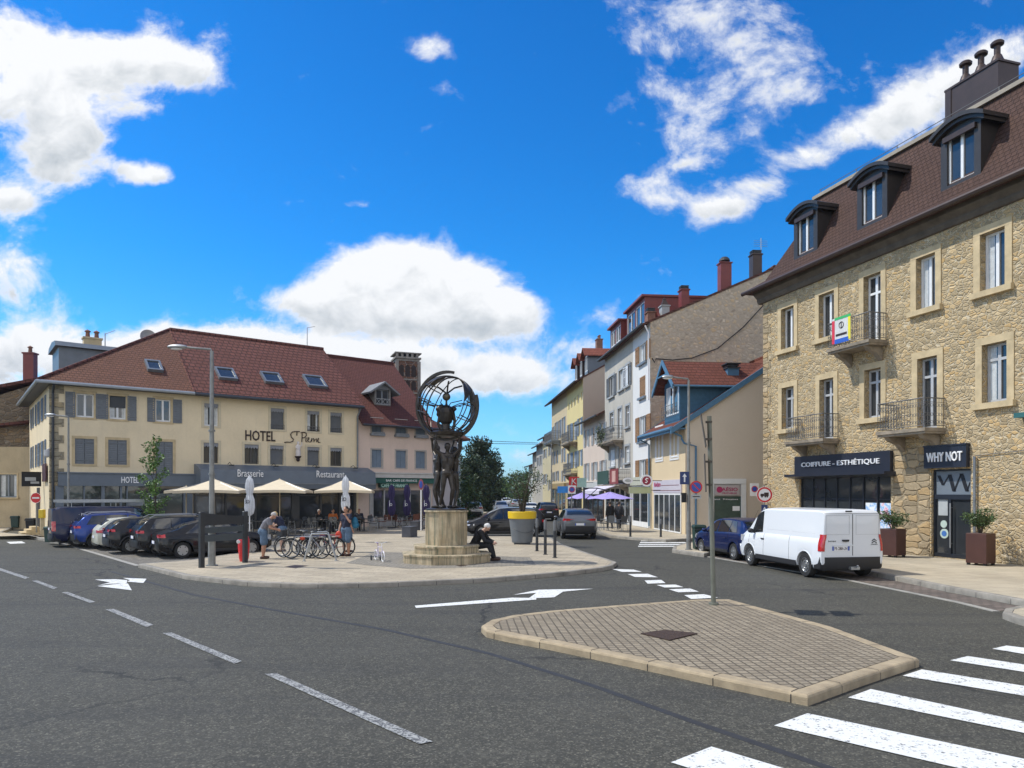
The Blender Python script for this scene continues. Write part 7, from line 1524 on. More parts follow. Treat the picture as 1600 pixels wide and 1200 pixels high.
# seated on the plinth steps
sit = dict(pel=(0, -.02, .42), ch=(0, .12, .70), nk=(0, .26, .86), hd=(0, .38, .95), sL=(-.18, .22, .82), sR=(.18, .22, .82), eL=(-.24, .36, .58), wL=(-.12, .55, .52), eR=(.24, .36, .58), wR=(.12, .55, .50), hL=(-.1, .03, .40), hR=(.1, .03, .40), kL=(-.13, .46, .44), kR=(.13, .46, .44), aL=(-.12, .56, .08), aR=(.13, .60, .08))
a = R(-20); sx_, sy_ = cx+.93, cy+.35
person('person in black with a white cap sitting hunched on the right of the steps', (sx_, sy_, PZ+.02), R(-100), sit, SKP, DKC, DKC, SHB, mat('white cap cloth', (.6, .6, .6), .8), sleeves=1.5, shorts=False, face=(0, .7, -.7), sc=1.15, hairkind='cap')
m = MB(); m.cyl((0, 0, 0), (-.52, .1, .52), .022, .018, 8); m.ell((0, 0, 0), .03); tag(m.build('walking_stick', M_['lstone'], None, smooth=40, loc=tuple(G(762, 878, PZ)+Vector((0, 0, .03)))), 'pale wooden stick propped diagonally against the right side of the steps', 'stick')
# diners and passers-by under the purple parasols
for i, (px, py, rz, top, lb) in enumerate(((953, 826, 15, DKC, 'dark dressed person standing under the purple parasol on the pavement'), (967, 826, -20, mat('charcoal jacket', (.03, .03, .035), .85), 'person in charcoal top walking away beside the dark dressed person'))):
    p0 = G(px, py, .14); person(lb, tuple(p0), R(rz), dict(kL=(-.1, .1, .5), aL=(-.1, .12, .09), kR=(.1, .0, .5), aR=(.1, -.15, .11)), SK, top, DKC, DKC, BRH, sleeves=1.5, shorts=False, sc=.98)
sitc = dict(pel=(0, 0, .52), ch=(0, .03, .86), nk=(0, .05, 1.05), hd=(0, .08, 1.21), sL=(-.18, .04, 1.0), sR=(.18, .04, 1.0), eL=(-.24, .12, .76), wL=(-.15, .34, .74), eR=(.24, .12, .76), wR=(.15, .34, .74), hL=(-.09, .02, .5), hR=(.09, .02, .5), kL=(-.11, .44, .52), kR=(.11, .44, .52), aL=(-.1, .46, .09), aR=(.1, .46, .09))
DIN = []
for (px, rz, top, hr, lb) in ((520, 170, mat('orange jacket', (.5, .14, .03), .8), BRH, 'diner in an orange jacket seated on the brasserie terrace'), (497, 200, DKC, GHR, 'grey haired diner in black seated on the brasserie terrace'), (561, 150, NVT, BRH, 'dark haired diner in navy at the right end of the terrace')):
    u = HO.u(px, -4.3); p0 = HO.w(u, -4.3, PZ); DIN.append((u, -4.3)); person(lb, tuple(p0), HO.ang+R(rz), sitc, SK, top, DKC, DKC, hr, sleeves=1.5, shorts=False, sc=1.0)
# ------------------------------------------------------------------ street furniture
GPOL = mat('galvanised pole', (.25, .25, .235), .55, .4, var=.2, vs=4); ANT = mat('anthracite paint', (.03, .033, .038), .45, var=.12)
def put(mb, name, m, lb, cat, loc, rotz=0, smooth=False, group=None): return tag(mb.build(name, m, None, smooth=smooth, loc=tuple(loc), rotz=rotz), lb, cat, group)
def lamp(px, py, top, arm, lb, z=PZ, r=.09, grp=None, rz=0):
    p = G(px, py, z); h = H+(HZ-top)/FL*p.y-z; t = thing('street_lamp', lb, 'street lamp', tuple(p), rz)
    m = MB(); m.cyl((0, 0, 0), (0, 0, 1.1), r*1.25, r*1.2, 12); m.cyl((0, 0, 1.1), (0, 0, h-.05), r*.95, r*.6, 12); m.cyl((0, 0, 0), (0, 0, .03), r*2, n=12)
    for zz in (h*.42, h*.62): m.cyl((0, 0, zz), (0, 0, zz+.06), r*1.1, n=12)
    m.build('pole', GPOL, t, smooth=40); m = MB(); m.tube([(0, 0, h-.1), (-.03, 0, h), (-arm*.5, 0, h+.05), (-arm*.72, 0, h+.08)], .035, 8); m.build('arm', GPOL, t, smooth=True)
    m = MB(); m.ell((-arm*.86, 0, h+.08), (.34*arm/1.3, .12, .075), 14, 8); hd = m.build('lamp_head', M_['steel'], t, smooth=True); m = MB(); m.ell((-arm*.88, 0, h+.03), (.2, .09, .05), 12, 6); m.build('lens', M_['letw'], hd, smooth=True); return t
lamp(331, 884, 546, 1.25, 'tall grey street lamp at the left end of the plaza, behind the notice board')
lamp(107, 849, 651, .95, 'thin grey street lamp beside the navy van at the hotel corner', r=.06)
t = lamp(1076, 859, 592, .95, 'grey street lamp with road signs in front of the small cream office', z=.14, r=.075)
for x, y, h, lb in ((-6.1, 73, 7.5, 'distant street lamp before the dark trees, left side of the street'), (-4.3, 120, 7.5, 'far street lamp near the vanishing point, left side')):
    t2 = dup(t, lb, (x, y, .14), 0); t2.scale = (-1, 1, 1.05)
t2 = dup(t, 'far street lamp on the right pavement before the tan house', (3.6, 66, .14), 0)
def disc_sign(par, x, z, r, cols, y=-.06, name='round_sign'):
    m = MB(); m.cyl((x, y, z), (x, y+.02, z), r, n=28); o = m.build(name, M_['steel'] if not cols else cols[0], par)
    return o
SGW = mat('sign white', (.75, .75, .75), .45, var=0)
def ringdisc(par, x, y, z, r0, r1, m, nm):
    b = MB(); n = 28; b.loft([[(x+q*math.cos(2*math.pi*j/n), yy, z+q*math.sin(2*math.pi*j/n)) for j in range(n)] for q, yy in ((r0, y), (r1, y))]); return b.build(nm, m, par)
# signs on the right lamp post
b = MB(); b.box(-.02, .02, -.12, 0, 0, 0)
pz = G(1076, 859, .14); Zs = lambda py: H+(HZ-py)/FL*pz.y
sgn = thing('no_parking_sign', 'round blue no parking sign with red rim, on the lamp post by the cream office', 'road sign', (pz.x+.27, pz.y-.12, Zs(761)), 0)
m = MB(); m.cyl((0, 0, 0), (0, .02, 0), .245, n=28); m.cyl((0, -.004, 0), (0, 0, 0), .2, n=28); m.v = m.v; m.build('disc', M_['red'], sgn); m = MB(); m.cyl((0, -.008, 0), (0, -.0045, 0), .185, n=28); m.build('blue_face', M_['tblue'], sgn)
m = MB(); m.M = Matrix.Rotation(R(45), 4, 'Y'); m.box(-.2, .2, -.012, -.0085, -.022, .022); m.build('red_bar', M_['red'], sgn)
m = MB(); m.box(-.2, .2, 0, .02, -.46, -.30); o = m.build('text_plate', M_['steel'], sgn); m = MB(); m.box(-.14, .14, -.003, 0, -.40, -.36); m.build('plate_symbol', M_['letd'], o)
sgn = thing('one_way_sign', 'small square blue sign with white arrow, left of the lamp post by the cream office', 'road sign', (pz.x-.19, pz.y-.12, Zs(747)), 0)
m = MB(); m.box(-.18, .18, 0, .02, -.25, .25); m.build('panel', mat('dark blue sign', (.01, .03, .13), .45, var=0), sgn); m = MB(); m.box(-.03, .03, -.005, -.001, -.16, .08); m.prism([(-.09, .05), (.09, .05), (0, .18)], -.006, -.001, 'y'); m.build('arrow', SGW, sgn)
m = MB(); m.box(-.09, .09, -.18, -.05, 0, .38); put(m, 'post_box', M_['black'], 'small black box strapped to the lamp post by the cream office', 'box', (pz.x-.2, pz.y+.05, Zs(785)))
# truck ban sign post on the corner
p = Vector(((1194-800)/FL*30.2, 30.2, .14)); Z2 = lambda py: H+(HZ-py)/FL*30.2
sgn = thing('truck_ban_sign', 'round white and red sign with a lorry on a thin post at the stone corner', 'road sign', tuple(p)); m = MB(); m.cyl((0, 0, 0), (0, 0, Z2(758)-.14), .03, n=8); m.build('post', GPOL, sgn)
zc = Z2(773)-.14; m = MB(); m.cyl((0, -.05, zc), (0, -.035, zc), .33, n=30); m.build('disc', SGW, sgn); ringdisc(sgn, 0, -.053, zc, .32, .25, M_['red'], 'red_rim')
m = MB(); m.box(-.02, .17, -.06, -.054, zc-.06, zc+.09); m.box(-.17, -.03, -.06, -.054, zc-.06, zc+.04)
for xx in (-.11, .03, .11): m.cyl((xx, -.062, zc-.08), (xx, -.054, zc-.08), .035, n=10)
m.build('lorry_symbol', M_['letd'], sgn); m = MB(); m.box(-.13, .13, -.05, -.035, zc-1.0, zc-.42); q = m.build('plate', mat('dark blue sign', (.01, .03, .13), .45), sgn); m = MB(); m.box(-.03, .03, -.056, -.051, zc-.85, zc-.6); m.prism([(-.07, zc-.62), (.07, zc-.62), (0, zc-.5)], -.056, -.051, 'y'); m.build('arrow', SGW, q)
p = Vector(((1179-800)/FL*36.5, 36.5, H+(HZ-765)/FL*36.5)); sgn = thing('wall_parking_sign', 'small square no parking panel left of the lorry sign', 'road sign', tuple(p)); m = MB(); m.box(-.22, .22, 0, .02, -.32, .32); m.box(.2, .5, .01, .03, -.03, .0); m.build('panel', SGW, sgn)
m = MB(); m.cyl((0, -.012, .03), (0, -.001, .03), .16, n=20); m.build('blue_disc', M_['tblue'], sgn); ringdisc(sgn, 0, -.015, .03, .16, .12, M_['red'], 'red_rim')
# leaning pole on the island, its two panels seen edge on
p = G(1115, 944, .13); t = thing('island_sign_post', 'tall slightly leaning grey post on the traffic island carrying signs seen edge on', 'sign post', tuple(p), R(-14)); hh = H+(HZ-650)/FL*p.y-.13
GRN = mat('weathered green grey post', (.17, .175, .14), .6, .3, var=.2); m = MB(); m.cyl((0, 0, 0), (-.085, 0, hh), .048, .045, 12); m.cyl((0, 0, -.01), (0, 0, .03), .10, n=12); m.build('post', GRN, t, smooth=40)
for (za, zb_, w_, tl) in ((hh-.62, hh+.03, .55, .10), (hh-1.55, hh-.78, .6, .03)):
    m = MB(); xx = -.16; m.add([(xx, -.3, za), (xx+.02, -.3, za), (xx+.02, .35, za), (xx, .35, za), (xx-tl, -.3, zb_), (xx-tl+.02, -.3, zb_), (xx-tl+.02, .35, zb_), (xx-tl, .35, zb_)], [(0, 3, 2, 1), (4, 5, 6, 7), (0, 1, 5, 4), (1, 2, 6, 5), (2, 3, 7, 6), (3, 0, 4, 7)])
    for zz in (za+.15, zb_-.15): m.box(xx, -.03, -.06, .06, zz-.02, zz+.02)
    m.build('sign_panel', mat('rusty sign back', (.10, .085, .07), .7, .2, var=.3, vs=8), t)
# bollards
def bollard(px, py, ptop, lb, z, grp):
    p = G(px, py, z); h = H+(HZ-ptop)/FL*p.y-z; t = thing('bollard', lb, 'bollard', tuple(p), 0, grp)
    m = MB(); m.lathe([(.055, 0), (.055, h*.72)], (0, 0, 0), 14); m.lathe([(.09, 0), (.09, .015), (.056, .02)], (0, 0, 0), 14); m.build('post', ANT, t, smooth=40)
    m = MB(); m.lathe([(.058, h*.72), (.058, h*.96), (.04, h)], (0, 0, 0), 14); m.build('cap', mat('grey bollard cap', (.13, .135, .14), .5), t, smooth=40)
for i, (a, b_, c, lb) in enumerate(((839, 861, 810, 'dark bollard farthest from the camera, closest to the planter'), (852, 866.5, 812, 'middle one of the three dark bollards right of the planter'), (867, 871.5, 813, 'nearest and rightmost of the three dark bollards by the planter'))): bollard(a, b_, c, lb, PZ, 'bollards beside the planter')
bollard(985, 838.5, 806, 'slim bollard on the pavement left of the cream office', .14, 'bollards before the cream office'); bollard(1032.5, 839, 811, 'slim bollard in front of the glass shopfront of the cream office', .14, 'bollards before the cream office')
# yellow rimmed planter
p = G(816, 851, PZ); p.y += .45; t = thing('round_planter', 'large grey tapered planter pot with yellow rim on the plaza', 'planter', tuple(p)); hh = 1.45
m = MB(); m.lathe([(.42, .06), (.45, .08), (.585, hh-.32)], (0, 0, 0), 36); m.build('pot', mat('grey planter plastic', (.13, .145, .16), .55, var=.1), t, smooth=30)
m = MB(); m.lathe([(.60, hh-.32), (.625, hh-.30), (.64, hh-.02), (.62, hh), (.57, hh), (.55, hh-.1)], (0, 0, 0), 36); m.build('rim', mat('yellow planter rim', (.68, .46, .01), .5, var=.05), t, smooth=30)
m = MB(); m.tube([((.525)*math.cos(a)*1.0, (.525)*math.sin(a), .62+.1*math.sin(2*a+1)) for a in [R(200)+R(130)*i/20 for i in range(21)]], .008, 4); m.build('dotted_line', ANT, t); m = MB(); m.box(-.36, .36, -.36, .36, 0, .06); m.build('foot', ANT, t)
m = MB(); m.lathe([(0.01, hh-.1), (.56, hh-.1)], (0, 0, 0), 24, cap=False); m.build('soil', M_['brown'], t)
LF1 = leafmat('shrub leaves', (.045, .085, .022)); LF2 = leafmat('bright young leaves', (.085, .17, .03)); LF3 = leafmat('dark tree leaves', (.025, .05, .018)); BARK = mat('bark', (.07, .055, .04), .9, var=.3, vs=12, bump=.5)
def shrub(name, lb, cat, loc, h, w, lm, n, ls, seed, stems=9, spread=1.0, z0=0, wood=BARK):
    rd = random.Random(seed); t = thing(name, lb, cat, tuple(loc)); st = MB(); lf = MB(); tips = []
    for i in range(stems):
        a = rd.uniform(0, 6.28); r = w*.5*rd.uniform(.3, 1)*spread; top = (r*math.cos(a), r*math.sin(a), h*rd.uniform(.6, 1)); mid = (top[0]*.35+rd.gauss(0, .03), top[1]*.35, top[2]*.5)
        st.tube([(top[0]*.1, top[1]*.1, 0), mid, top], [.018*h, .012*h, .006*h], 5); tips += [(top, .5), (lerp(mid, top, .5), .3), (mid, .2)]
        for _ in range(3):
            b0 = lerp(mid, top, rd.uniform(0, .9)); b1 = (b0[0]+rd.gauss(0, w*.18), b0[1]+rd.gauss(0, w*.18), b0[2]+abs(rd.gauss(0, h*.12))); st.tube([b0, b1], [.007*h, .003*h], 4); tips.append((b1, .4))
    def fn():
        c, _ = rd.choice(tips); return (c[0]+rd.gauss(0, w*.09), c[1]+rd.gauss(0, w*.09), c[2]+rd.gauss(0, h*.07))
    leafy(lf, n, fn, ls, rd); st.build('stems', wood, t); lf.build('foliage', lm, t); return t
shrub('planter_shrub', 'airy shrub with thin branches growing from the yellow rimmed planter', 'shrub', p+Vector((0, 0, hh-.12)), 1.9, 1.7, LF1, 1500, .045, 4, 14)
# square brown planters by the salon door
for (px0, px1, py, lb, sd_, lm) in ((1376, 1421, 871, 'brown square planter left of the salon door, close to the white van', 11, LF1), (1517, 1560, 884, 'brown square planter right of the salon door', 12, LF1)):
    c = G((px0+px1)/2+2, py, .14); c.y += .25; t = thing('square_planter', lb, 'planter', tuple(c), R(32), 'brown planters by the salon door'); w_ = .31 if px0 < 1400 else .30; h_ = H+(HZ-(826 if px0 < 1400 else 833))/FL*c.y-.14
    m = MB(); m.bbox(-w_, w_, -w_, w_, .07, h_, .012); m.box(-w_+.05, w_-.05, -w_+.05, w_-.05, h_+.001, h_+.004); m.build('box', mat('brown planter steel', (.075, .032, .025), .5, .1, var=.1), t)
    m = MB()
    for sx_ in (-1, 1):
        for sy_ in (-1, 1): m.box(sx_*(w_-.06)-.04, sx_*(w_-.06)+.04, sy_*(w_-.06)-.04, sy_*(w_-.06)+.04, 0, .07)
    m.build('feet', M_['black'], t)
    shrub('potted_shrub', 'evergreen shrub in the '+('left' if px0 < 1400 else 'right')+' brown planter by the salon door', 'shrub', (c.x, c.y, .14+h_-.02), .62 if px0 < 1400 else .72, .85, lm, 1300, .04, sd_, 16)
# notice board, hydrant, bins
pa = G(315, 887, PZ); pb = G(383, 879, PZ); d = pb-pa; ang = math.atan2(d.y, d.x); L = d.length; t = thing('notice_board', 'empty dark metal notice board frame with slats at the plaza edge', 'notice board', tuple(pa), ang); hl = H+(HZ-800)/FL*pa.y-PZ
for x, hh in ((0, hl), (L, hl-.02)): m = MB(); m.bbox(x-.085, x+.085, -.05, .05, 0, hh, .01); m.build('post', ANT, t)
m = MB(); m.prism([(.085, hl-.42), (L-.085, hl-.42), (L-.085, hl-.16)]+[(L-.085-(L-.17)*i/10, hl-.16+.13*(i/10)**1.6) for i in range(1, 11)], -.03, .03, 'y'); m.build('top_panel', ANT, t)
for z0, z1, mm in ((hl-.66, hl-.48, 'dark'), (hl-.92, hl-.71, 'dark')): m = MB(); m.bbox(.085, L-.085, -.025, .025, z0, z1, .008); m.build('slat', mat('grey slat', (.065, .08, .09), .4, .2), t)
p = G(381, 877, PZ); t = thing('fire_hydrant', 'red fire hydrant beside the right post of the notice board', 'fire hydrant', tuple(p)); HR_ = mat('hydrant red', (.62, .012, .02), .35, var=.06, coat=.4)
m = MB(); m.lathe([(.13, 0), (.13, .03), (.155, .1), (.19, .5), (.18, .74), (.15, .82), (.1, .88), (.02, .9)], (0, 0, 0), 20); m.build('barrel', HR_, t, smooth=40)
m = MB(); m.torus((-.13, -.12, .66), .06, .015, 'y', 12, 5); m.cyl((-.1, -.13, .66), (-.1, -.19, .66), .05, n=10); m.build('valve_cap', SGW, t)
def bin_(x, y, z, w_, h_, m_, lb, cat='bin', rz=0):
    t = thing('litter_bin', lb, cat, (x, y, z), rz); m = MB(); m.lathe([(w_*.40, 0), (w_*.44, .03), (w_*.5, h_*.86)], (0, 0, 0), 4, rot=math.pi/4); m.v = [(a*1.25, b*1.25, c) for a, b, c in m.v]; m.build('body', m_, t)
    m = MB(); m.lathe([(w_*.54, h_*.86), (w_*.55, h_*.93), (w_*.48, h_)], (0, 0, 0), 4, rot=math.pi/4); m.v = [(a*1.25, b*1.25, c) for a, b, c in m.v]; m.build('lid', m_, t)
    m = MB(); m.box(-w_*.45, w_*.45, -w_*.62, -w_*.56, h_*.8, h_*.84); m.build('handle', ANT, t); return t
DGN = mat('dark green plastic', (.012, .04, .03), .5, var=.15); p = G(1092, 858, .14); bin_(p.x, p.y, .14, .5, .98, DGN, 'dark green wheelie bin beside the lamp post by the cream office')
p = G(81, 846, .14); bin_(p.x, p.y, .12, .52, .72, mat('green grey bin', (.03, .07, .06), .5), 'grey green litter bin at the foot of the hotel corner')
for px, py, lb, mm in ((6, 822, 'green bin at the far left edge of the picture', DGN), (26, 824, 'dark bin with green lid before the old stone house', DGN), (50, 829, 'black bin beside the hotel side steps', M_['black'])): p = G(px, py, .14); bin_(p.x, p.y, .14, .55, .75, mm, lb)
p = G(57, 832, .14); t = thing('no_entry_sign', 'round red no entry sign with white bar on a post left of the hotel corner', 'road sign', tuple(p)); zc = H+(HZ-778)/FL*p.y-.14; m = MB(); m.cyl((0, 0, 0), (0, 0, zc+.3), .035, n=8); m.build('post', GPOL, t)
m = MB(); m.cyl((0, -.06, zc), (0, -.04, zc), .30, n=28); m.build('disc', M_['red'], t); m = MB(); m.box(-.2, .2, -.068, -.061, zc-.045, zc+.045); m.build('white_bar', SGW, t); ringdisc(t, 0, -.062, zc, .30, .28, SGW, 'white_rim')
p = G(69, 838, .14); t = thing('yellow_letter_box', 'yellow letter box on the wall by the hotel corner', 'letter box', (p.x-.1, p.y, .14)); m = MB(); m.bbox(-.13, .13, -.12, .1, .95, 1.4, .02); m.build('box', mat('postal yellow', (.65, .45, .02), .5), t); m = MB(); m.box(-.1, .1, 0, .05, 0, .95); m.build('stand', M_['lstone'], t)
for x, y, a in ((640, 839, 10), (651, 828, 10)):
    p = G(x, y, PZ); m = MB(); m.bbox(-.45, .45, -.25, .25, 0, .5, .02); m.box(-.47, .47, -.27, .27, .5, .55)
    put(m, 'stone_bench', mat('dark grey block', (.08, .085, .1), .7, var=.2), 'dark block seat left of the statue, '+('nearer one' if y > 830 else 'farther one'), 'seat', p, R(75), group='dark block seats')
# round red sign pole by the cafe
p = G(658, 829, PZ); t = thing('cafe_sign_post', 'thin post with an oval red edged sign seen from the side before the cafe', 'road sign', tuple(p)); zc = H+(HZ-757)/FL*p.y-PZ; m = MB(); m.cyl((0, 0, 0), (0, 0, zc), .045, n=8); m.build('post', SGW, t); m = MB(); m.ell((0, -.06, zc), (.15, .02, .33), 16, 8); m.build('disc', mat('dull red sign', (.3, .06, .08), .5), t); m = MB(); m.ell((0, -.075, zc), (.10, .015, .22), 14, 8); m.build('centre', M_['tblue'], t)
# ------------------------------------------------------------------ terrace
CAN = mat('cream parasol cloth', (.62, .53, .38), .8, var=.06); WC = mat('white folded cloth', (.62, .64, .67), .8, var=.12, vs=6); PC = mat('dark purple folded cloth', (.035, .025, .09), .8, var=.2, vs=6)
def open_parasol(cx_, cy_, w_, zb_, zt, ang, m_, lb, grp, tiltp=0, name='open_parasol'):
    t = thing(name, lb, 'parasol', (cx_, cy_, PZ), ang, grp); m = MB(); hw = w_/2; n = 6; vs = []
    per = []
    for i in range(4):
        a = [(-hw, -hw), (hw, -hw), (hw, hw), (-hw, hw)][i]; b = [(hw, -hw), (hw, hw), (-hw, hw), (-hw, -hw)][i]
        for j in range(n): f = j/n; s = 1-.03*math.sin(math.pi*f); per.append(((a[0]+(b[0]-a[0])*f)*s, (a[1]+(b[1]-a[1])*f)*s, zb_-PZ+.05*math.sin(math.pi*f)))
    top = (0, 0, zt-PZ); rings = [per, [lerp(p_, top, .5) for p_ in per], [lerp(p_, top, .97) for p_ in per]]; rings[1] = [(x, y, z-.05) for x, y, z in rings[1]]
    m.loft(rings); low = [(x, y, z-.14) for x, y, z in per]; m.loft([low, per]); m.build('canopy', m_, t, smooth=20)
    m = MB(); m.cyl((0, 0, 0), (0, 0, zt-PZ+.05), .032, n=8); m.build('pole', mat('pale wooden pole', (.5, .42, .28), .6), t); m = MB()
    for sx_, sy_ in ((1, 1), (1, -1), (-1, 1), (-1, -1)): m.cyl((0, 0, zb_-PZ-.1), (sx_*hw*.55, sy_*hw*.55, zb_-PZ+(zt-zb_)*.40), .012, n=4); m.cyl((0, 0, zt-PZ-.04), (sx_*hw*.98, sy_*hw*.98, zb_-PZ-.0), .012, n=4)
    m.build('ribs', M_['steel'], t); m = MB(); m.box(-.3, .3, -.3, .3, 0, .08); m.build('base', ANT, t); return t
backd = -5.2
for i, (px, lb) in enumerate(((335, 'open cream parasol behind the tall lamp post on the hotel terrace'), (437, 'middle open cream parasol, above the bent man'), (540, 'rightmost open cream parasol, above the man with the blue backpack'))):
    u = HO.u(px, backd); q = HO.w(u, backd); zb_ = H+(HZ-767)/FL*q.y; open_parasol(q.x, q.y, 3.15, zb_, H+(HZ-750)/FL*q.y+.05, R(8), CAN, lb, 'open cream parasols on the hotel terrace')
u = HO.u(291, -3.5); q = HO.w(u, -3.5); open_parasol(q.x, q.y, 1.7, 2.5, 2.75, R(8), CAN, 'small leftmost cream parasol at the left end of the terrace', 'open cream parasols on the hotel terrace')
def closed_parasol(px, Y, ptop, pbot, m_, lb, grp, mark=None, r=.2, zg=PZ):
    x = (px-800)/FL*Y; zt = H+(HZ-ptop)/FL*Y-zg; zb_ = H+(HZ-pbot)/FL*Y-zg; t = thing('closed_parasol', lb, 'parasol', (x, Y, zg), 0, grp); m = MB(); rings = []; n = 20; prof = [(.25, 0), (.85, .06), (1.15, .2), (1.05, .42), (.62, .55), (.8, .6), (1.0, .75), (.75, .92), (.15, 1.0)]
    for k, f in prof: rings.append([(r*k*(1+(.22 if j % 2 else -.16))*math.cos(2*math.pi*j/n+.3*f), r*k*(1+(.22 if j % 2 else -.16))*math.sin(2*math.pi*j/n+.3*f), zb_+(zt-zb_)*f) for j in range(n)])
    rings = [[(p_[0]*.8+0, p_[1]*.8, p_[2]) for p_ in r_] for r_ in rings]; m.loft(rings, cap=True); c = m.build('folded_canopy', m_, t, smooth=50); m = MB(); m.cyl((0, 0, 0), (0, 0, zt+.05), .028, n=8); m.build('pole', SGW if m_ == WC else M_['steel'], t); m = MB(); m.lathe([(.28, 0), (.28, .06), (.05, .08)], (0, 0, 0), 14); m.build('base', ANT, t)
    if mark: mk = MB(); mk.torus((0, -r*1.12, zb_+(zt-zb_)*.36), .07, .014, 'y', 14, 4); mk.box(-.10, -.075, -r*1.15, -r*1.1, zb_+(zt-zb_)*.3, zb_+(zt-zb_)*.5); mk.build('printed_mark', ANT if m_ == WC else M_['letw'], c)
    return t
closed_parasol(390, 33, 744, 806, WC, 'folded white parasol left of the bent man, behind the notice board', 'folded white parasols', 1, .21); closed_parasol(540, 33.5, 744, 800, WC, 'folded white parasol right behind the man with the backpack', 'folded white parasols', 1, .19)
for px, Y, lb in ((612, 46.5, 'left folded dark purple parasol before the cafe'), (636, 47.5, 'middle folded dark purple parasol before the cafe'), (666, 46, 'right folded dark purple parasol, next to the statue')): closed_parasol(px, Y, 757, 806, PC, lb, 'folded purple parasols before the cafe', 1, .24)
def chair(lb, loc, rz, grp, m_):
    t = thing('terrace_chair', lb, 'chair', loc, rz, grp)
    m = MB(); m.bbox(-.21, .21, -.2, .2, .42, .46, .01); m.build('seat', m_, t); m = MB(); m.prism([(-.21, .5), (.21, .5), (.22, .82), (.12, .88), (-.12, .88), (-.22, .82)], .19, .215, 'y'); m.build('backrest', m_, t)
    for sx_, sy_ in ((-1, -1), (1, -1), (-1, 1), (1, 1)): m = MB(); m.cyl((sx_*.22, sy_*.22, 0), (sx_*.19, sy_*.19, .42 if sy_ < 0 else .6), .013, n=6); m.build('leg', M_['steel'], t)
    m = MB()
    for sx_ in (-1, 1): m.tube([(sx_*.21, -.18, .44), (sx_*.24, -.16, .64), (sx_*.24, .1, .67), (sx_*.21, .2, .7)], .013, 5)
    m.build('armrest', M_['steel'], t); return t
def table(lb, loc, rz, grp):
    t = thing('terrace_table', lb, 'table', loc, rz, grp); m = MB(); m.lathe([(.34, .71), (.35, .72), (.35, .74), (.34, .745)], (0, 0, 0), 20); m.build('tabletop', M_['dark'], t); m = MB(); m.cyl((0, 0, .03), (0, 0, .71), .03, n=8); m.lathe([(.24, 0), (.24, .02), (.04, .05)], (0, 0, 0), 12); m.build('pedestal', M_['dark'], t); return t
RAT = mat('brown rattan weave', (.16, .06, .035), .8, var=.25, vs=20); SYN = mat('grey woven plastic', (.08, .085, .09), .7, var=.2, vs=20)
rd = random.Random(8); ch1 = ch2 = tb = None
g1, g2 = 'grey chairs on the brasserie terrace', 'brown chairs before the cafe'
for i in range(8):
    px = 330+i*33; u = HO.u(px, -4.3); 
    for k in (0, 1):
        back = -3.2-1.6*k; u = HO.u(px+8*k, back)
        q = HO.w(u, back, PZ)
        if tb is None: tb = table('dark round table on the brasserie terrace under the parasols', tuple(q), 0, 'dark tables on the brasserie terrace')
        else: dup(tb, loc=tuple(q))
        for sg in (-1, 1):
            q2 = HO.w(u+sg*.55, back+rd.uniform(-.1, .1), PZ); a_ = HO.ang+(R(-90) if sg > 0 else R(90))+rd.uniform(-.4, .4)
            if any(abs(u+sg*.55-d_[0]) < .4 and abs(back-d_[1]) < .5 for d_ in DIN): continue
            if ch1 is None: ch1 = chair('grey woven chair among the rows on the brasserie terrace', tuple(q2), a_, g1, SYN)
            else: dup(ch1, loc=tuple(q2), rotz=a_)
for (u_, b_) in DIN:
    q = HO.w(u_, b_, PZ); dup(ch1, 'grey chair with a diner sitting on it, brasserie terrace', loc=tuple(q), rotz=HO.ang+R(170))
for i in range(7):
    px = 585+i*12.5; back = -1.6-(i % 2)*.9; u = HO.u(px, back); q2 = HO.w(u, back, PZ); a_ = HO.ang+R([90, -90, 170][i % 3])+rd.uniform(-.3, .3)
    if ch2 is None: ch2 = chair('brown rattan chair in the row in front of the cafe windows', tuple(q2), a_, g2, RAT)
    else: dup(ch2, loc=tuple(q2), rotz=a_)
for i in range(3): q = HO.w(HO.u(592+i*26, -2.2), -2.2, PZ); dup(tb, 'small dark table in front of the cafe windows', loc=tuple(q), group='dark tables before the cafe')
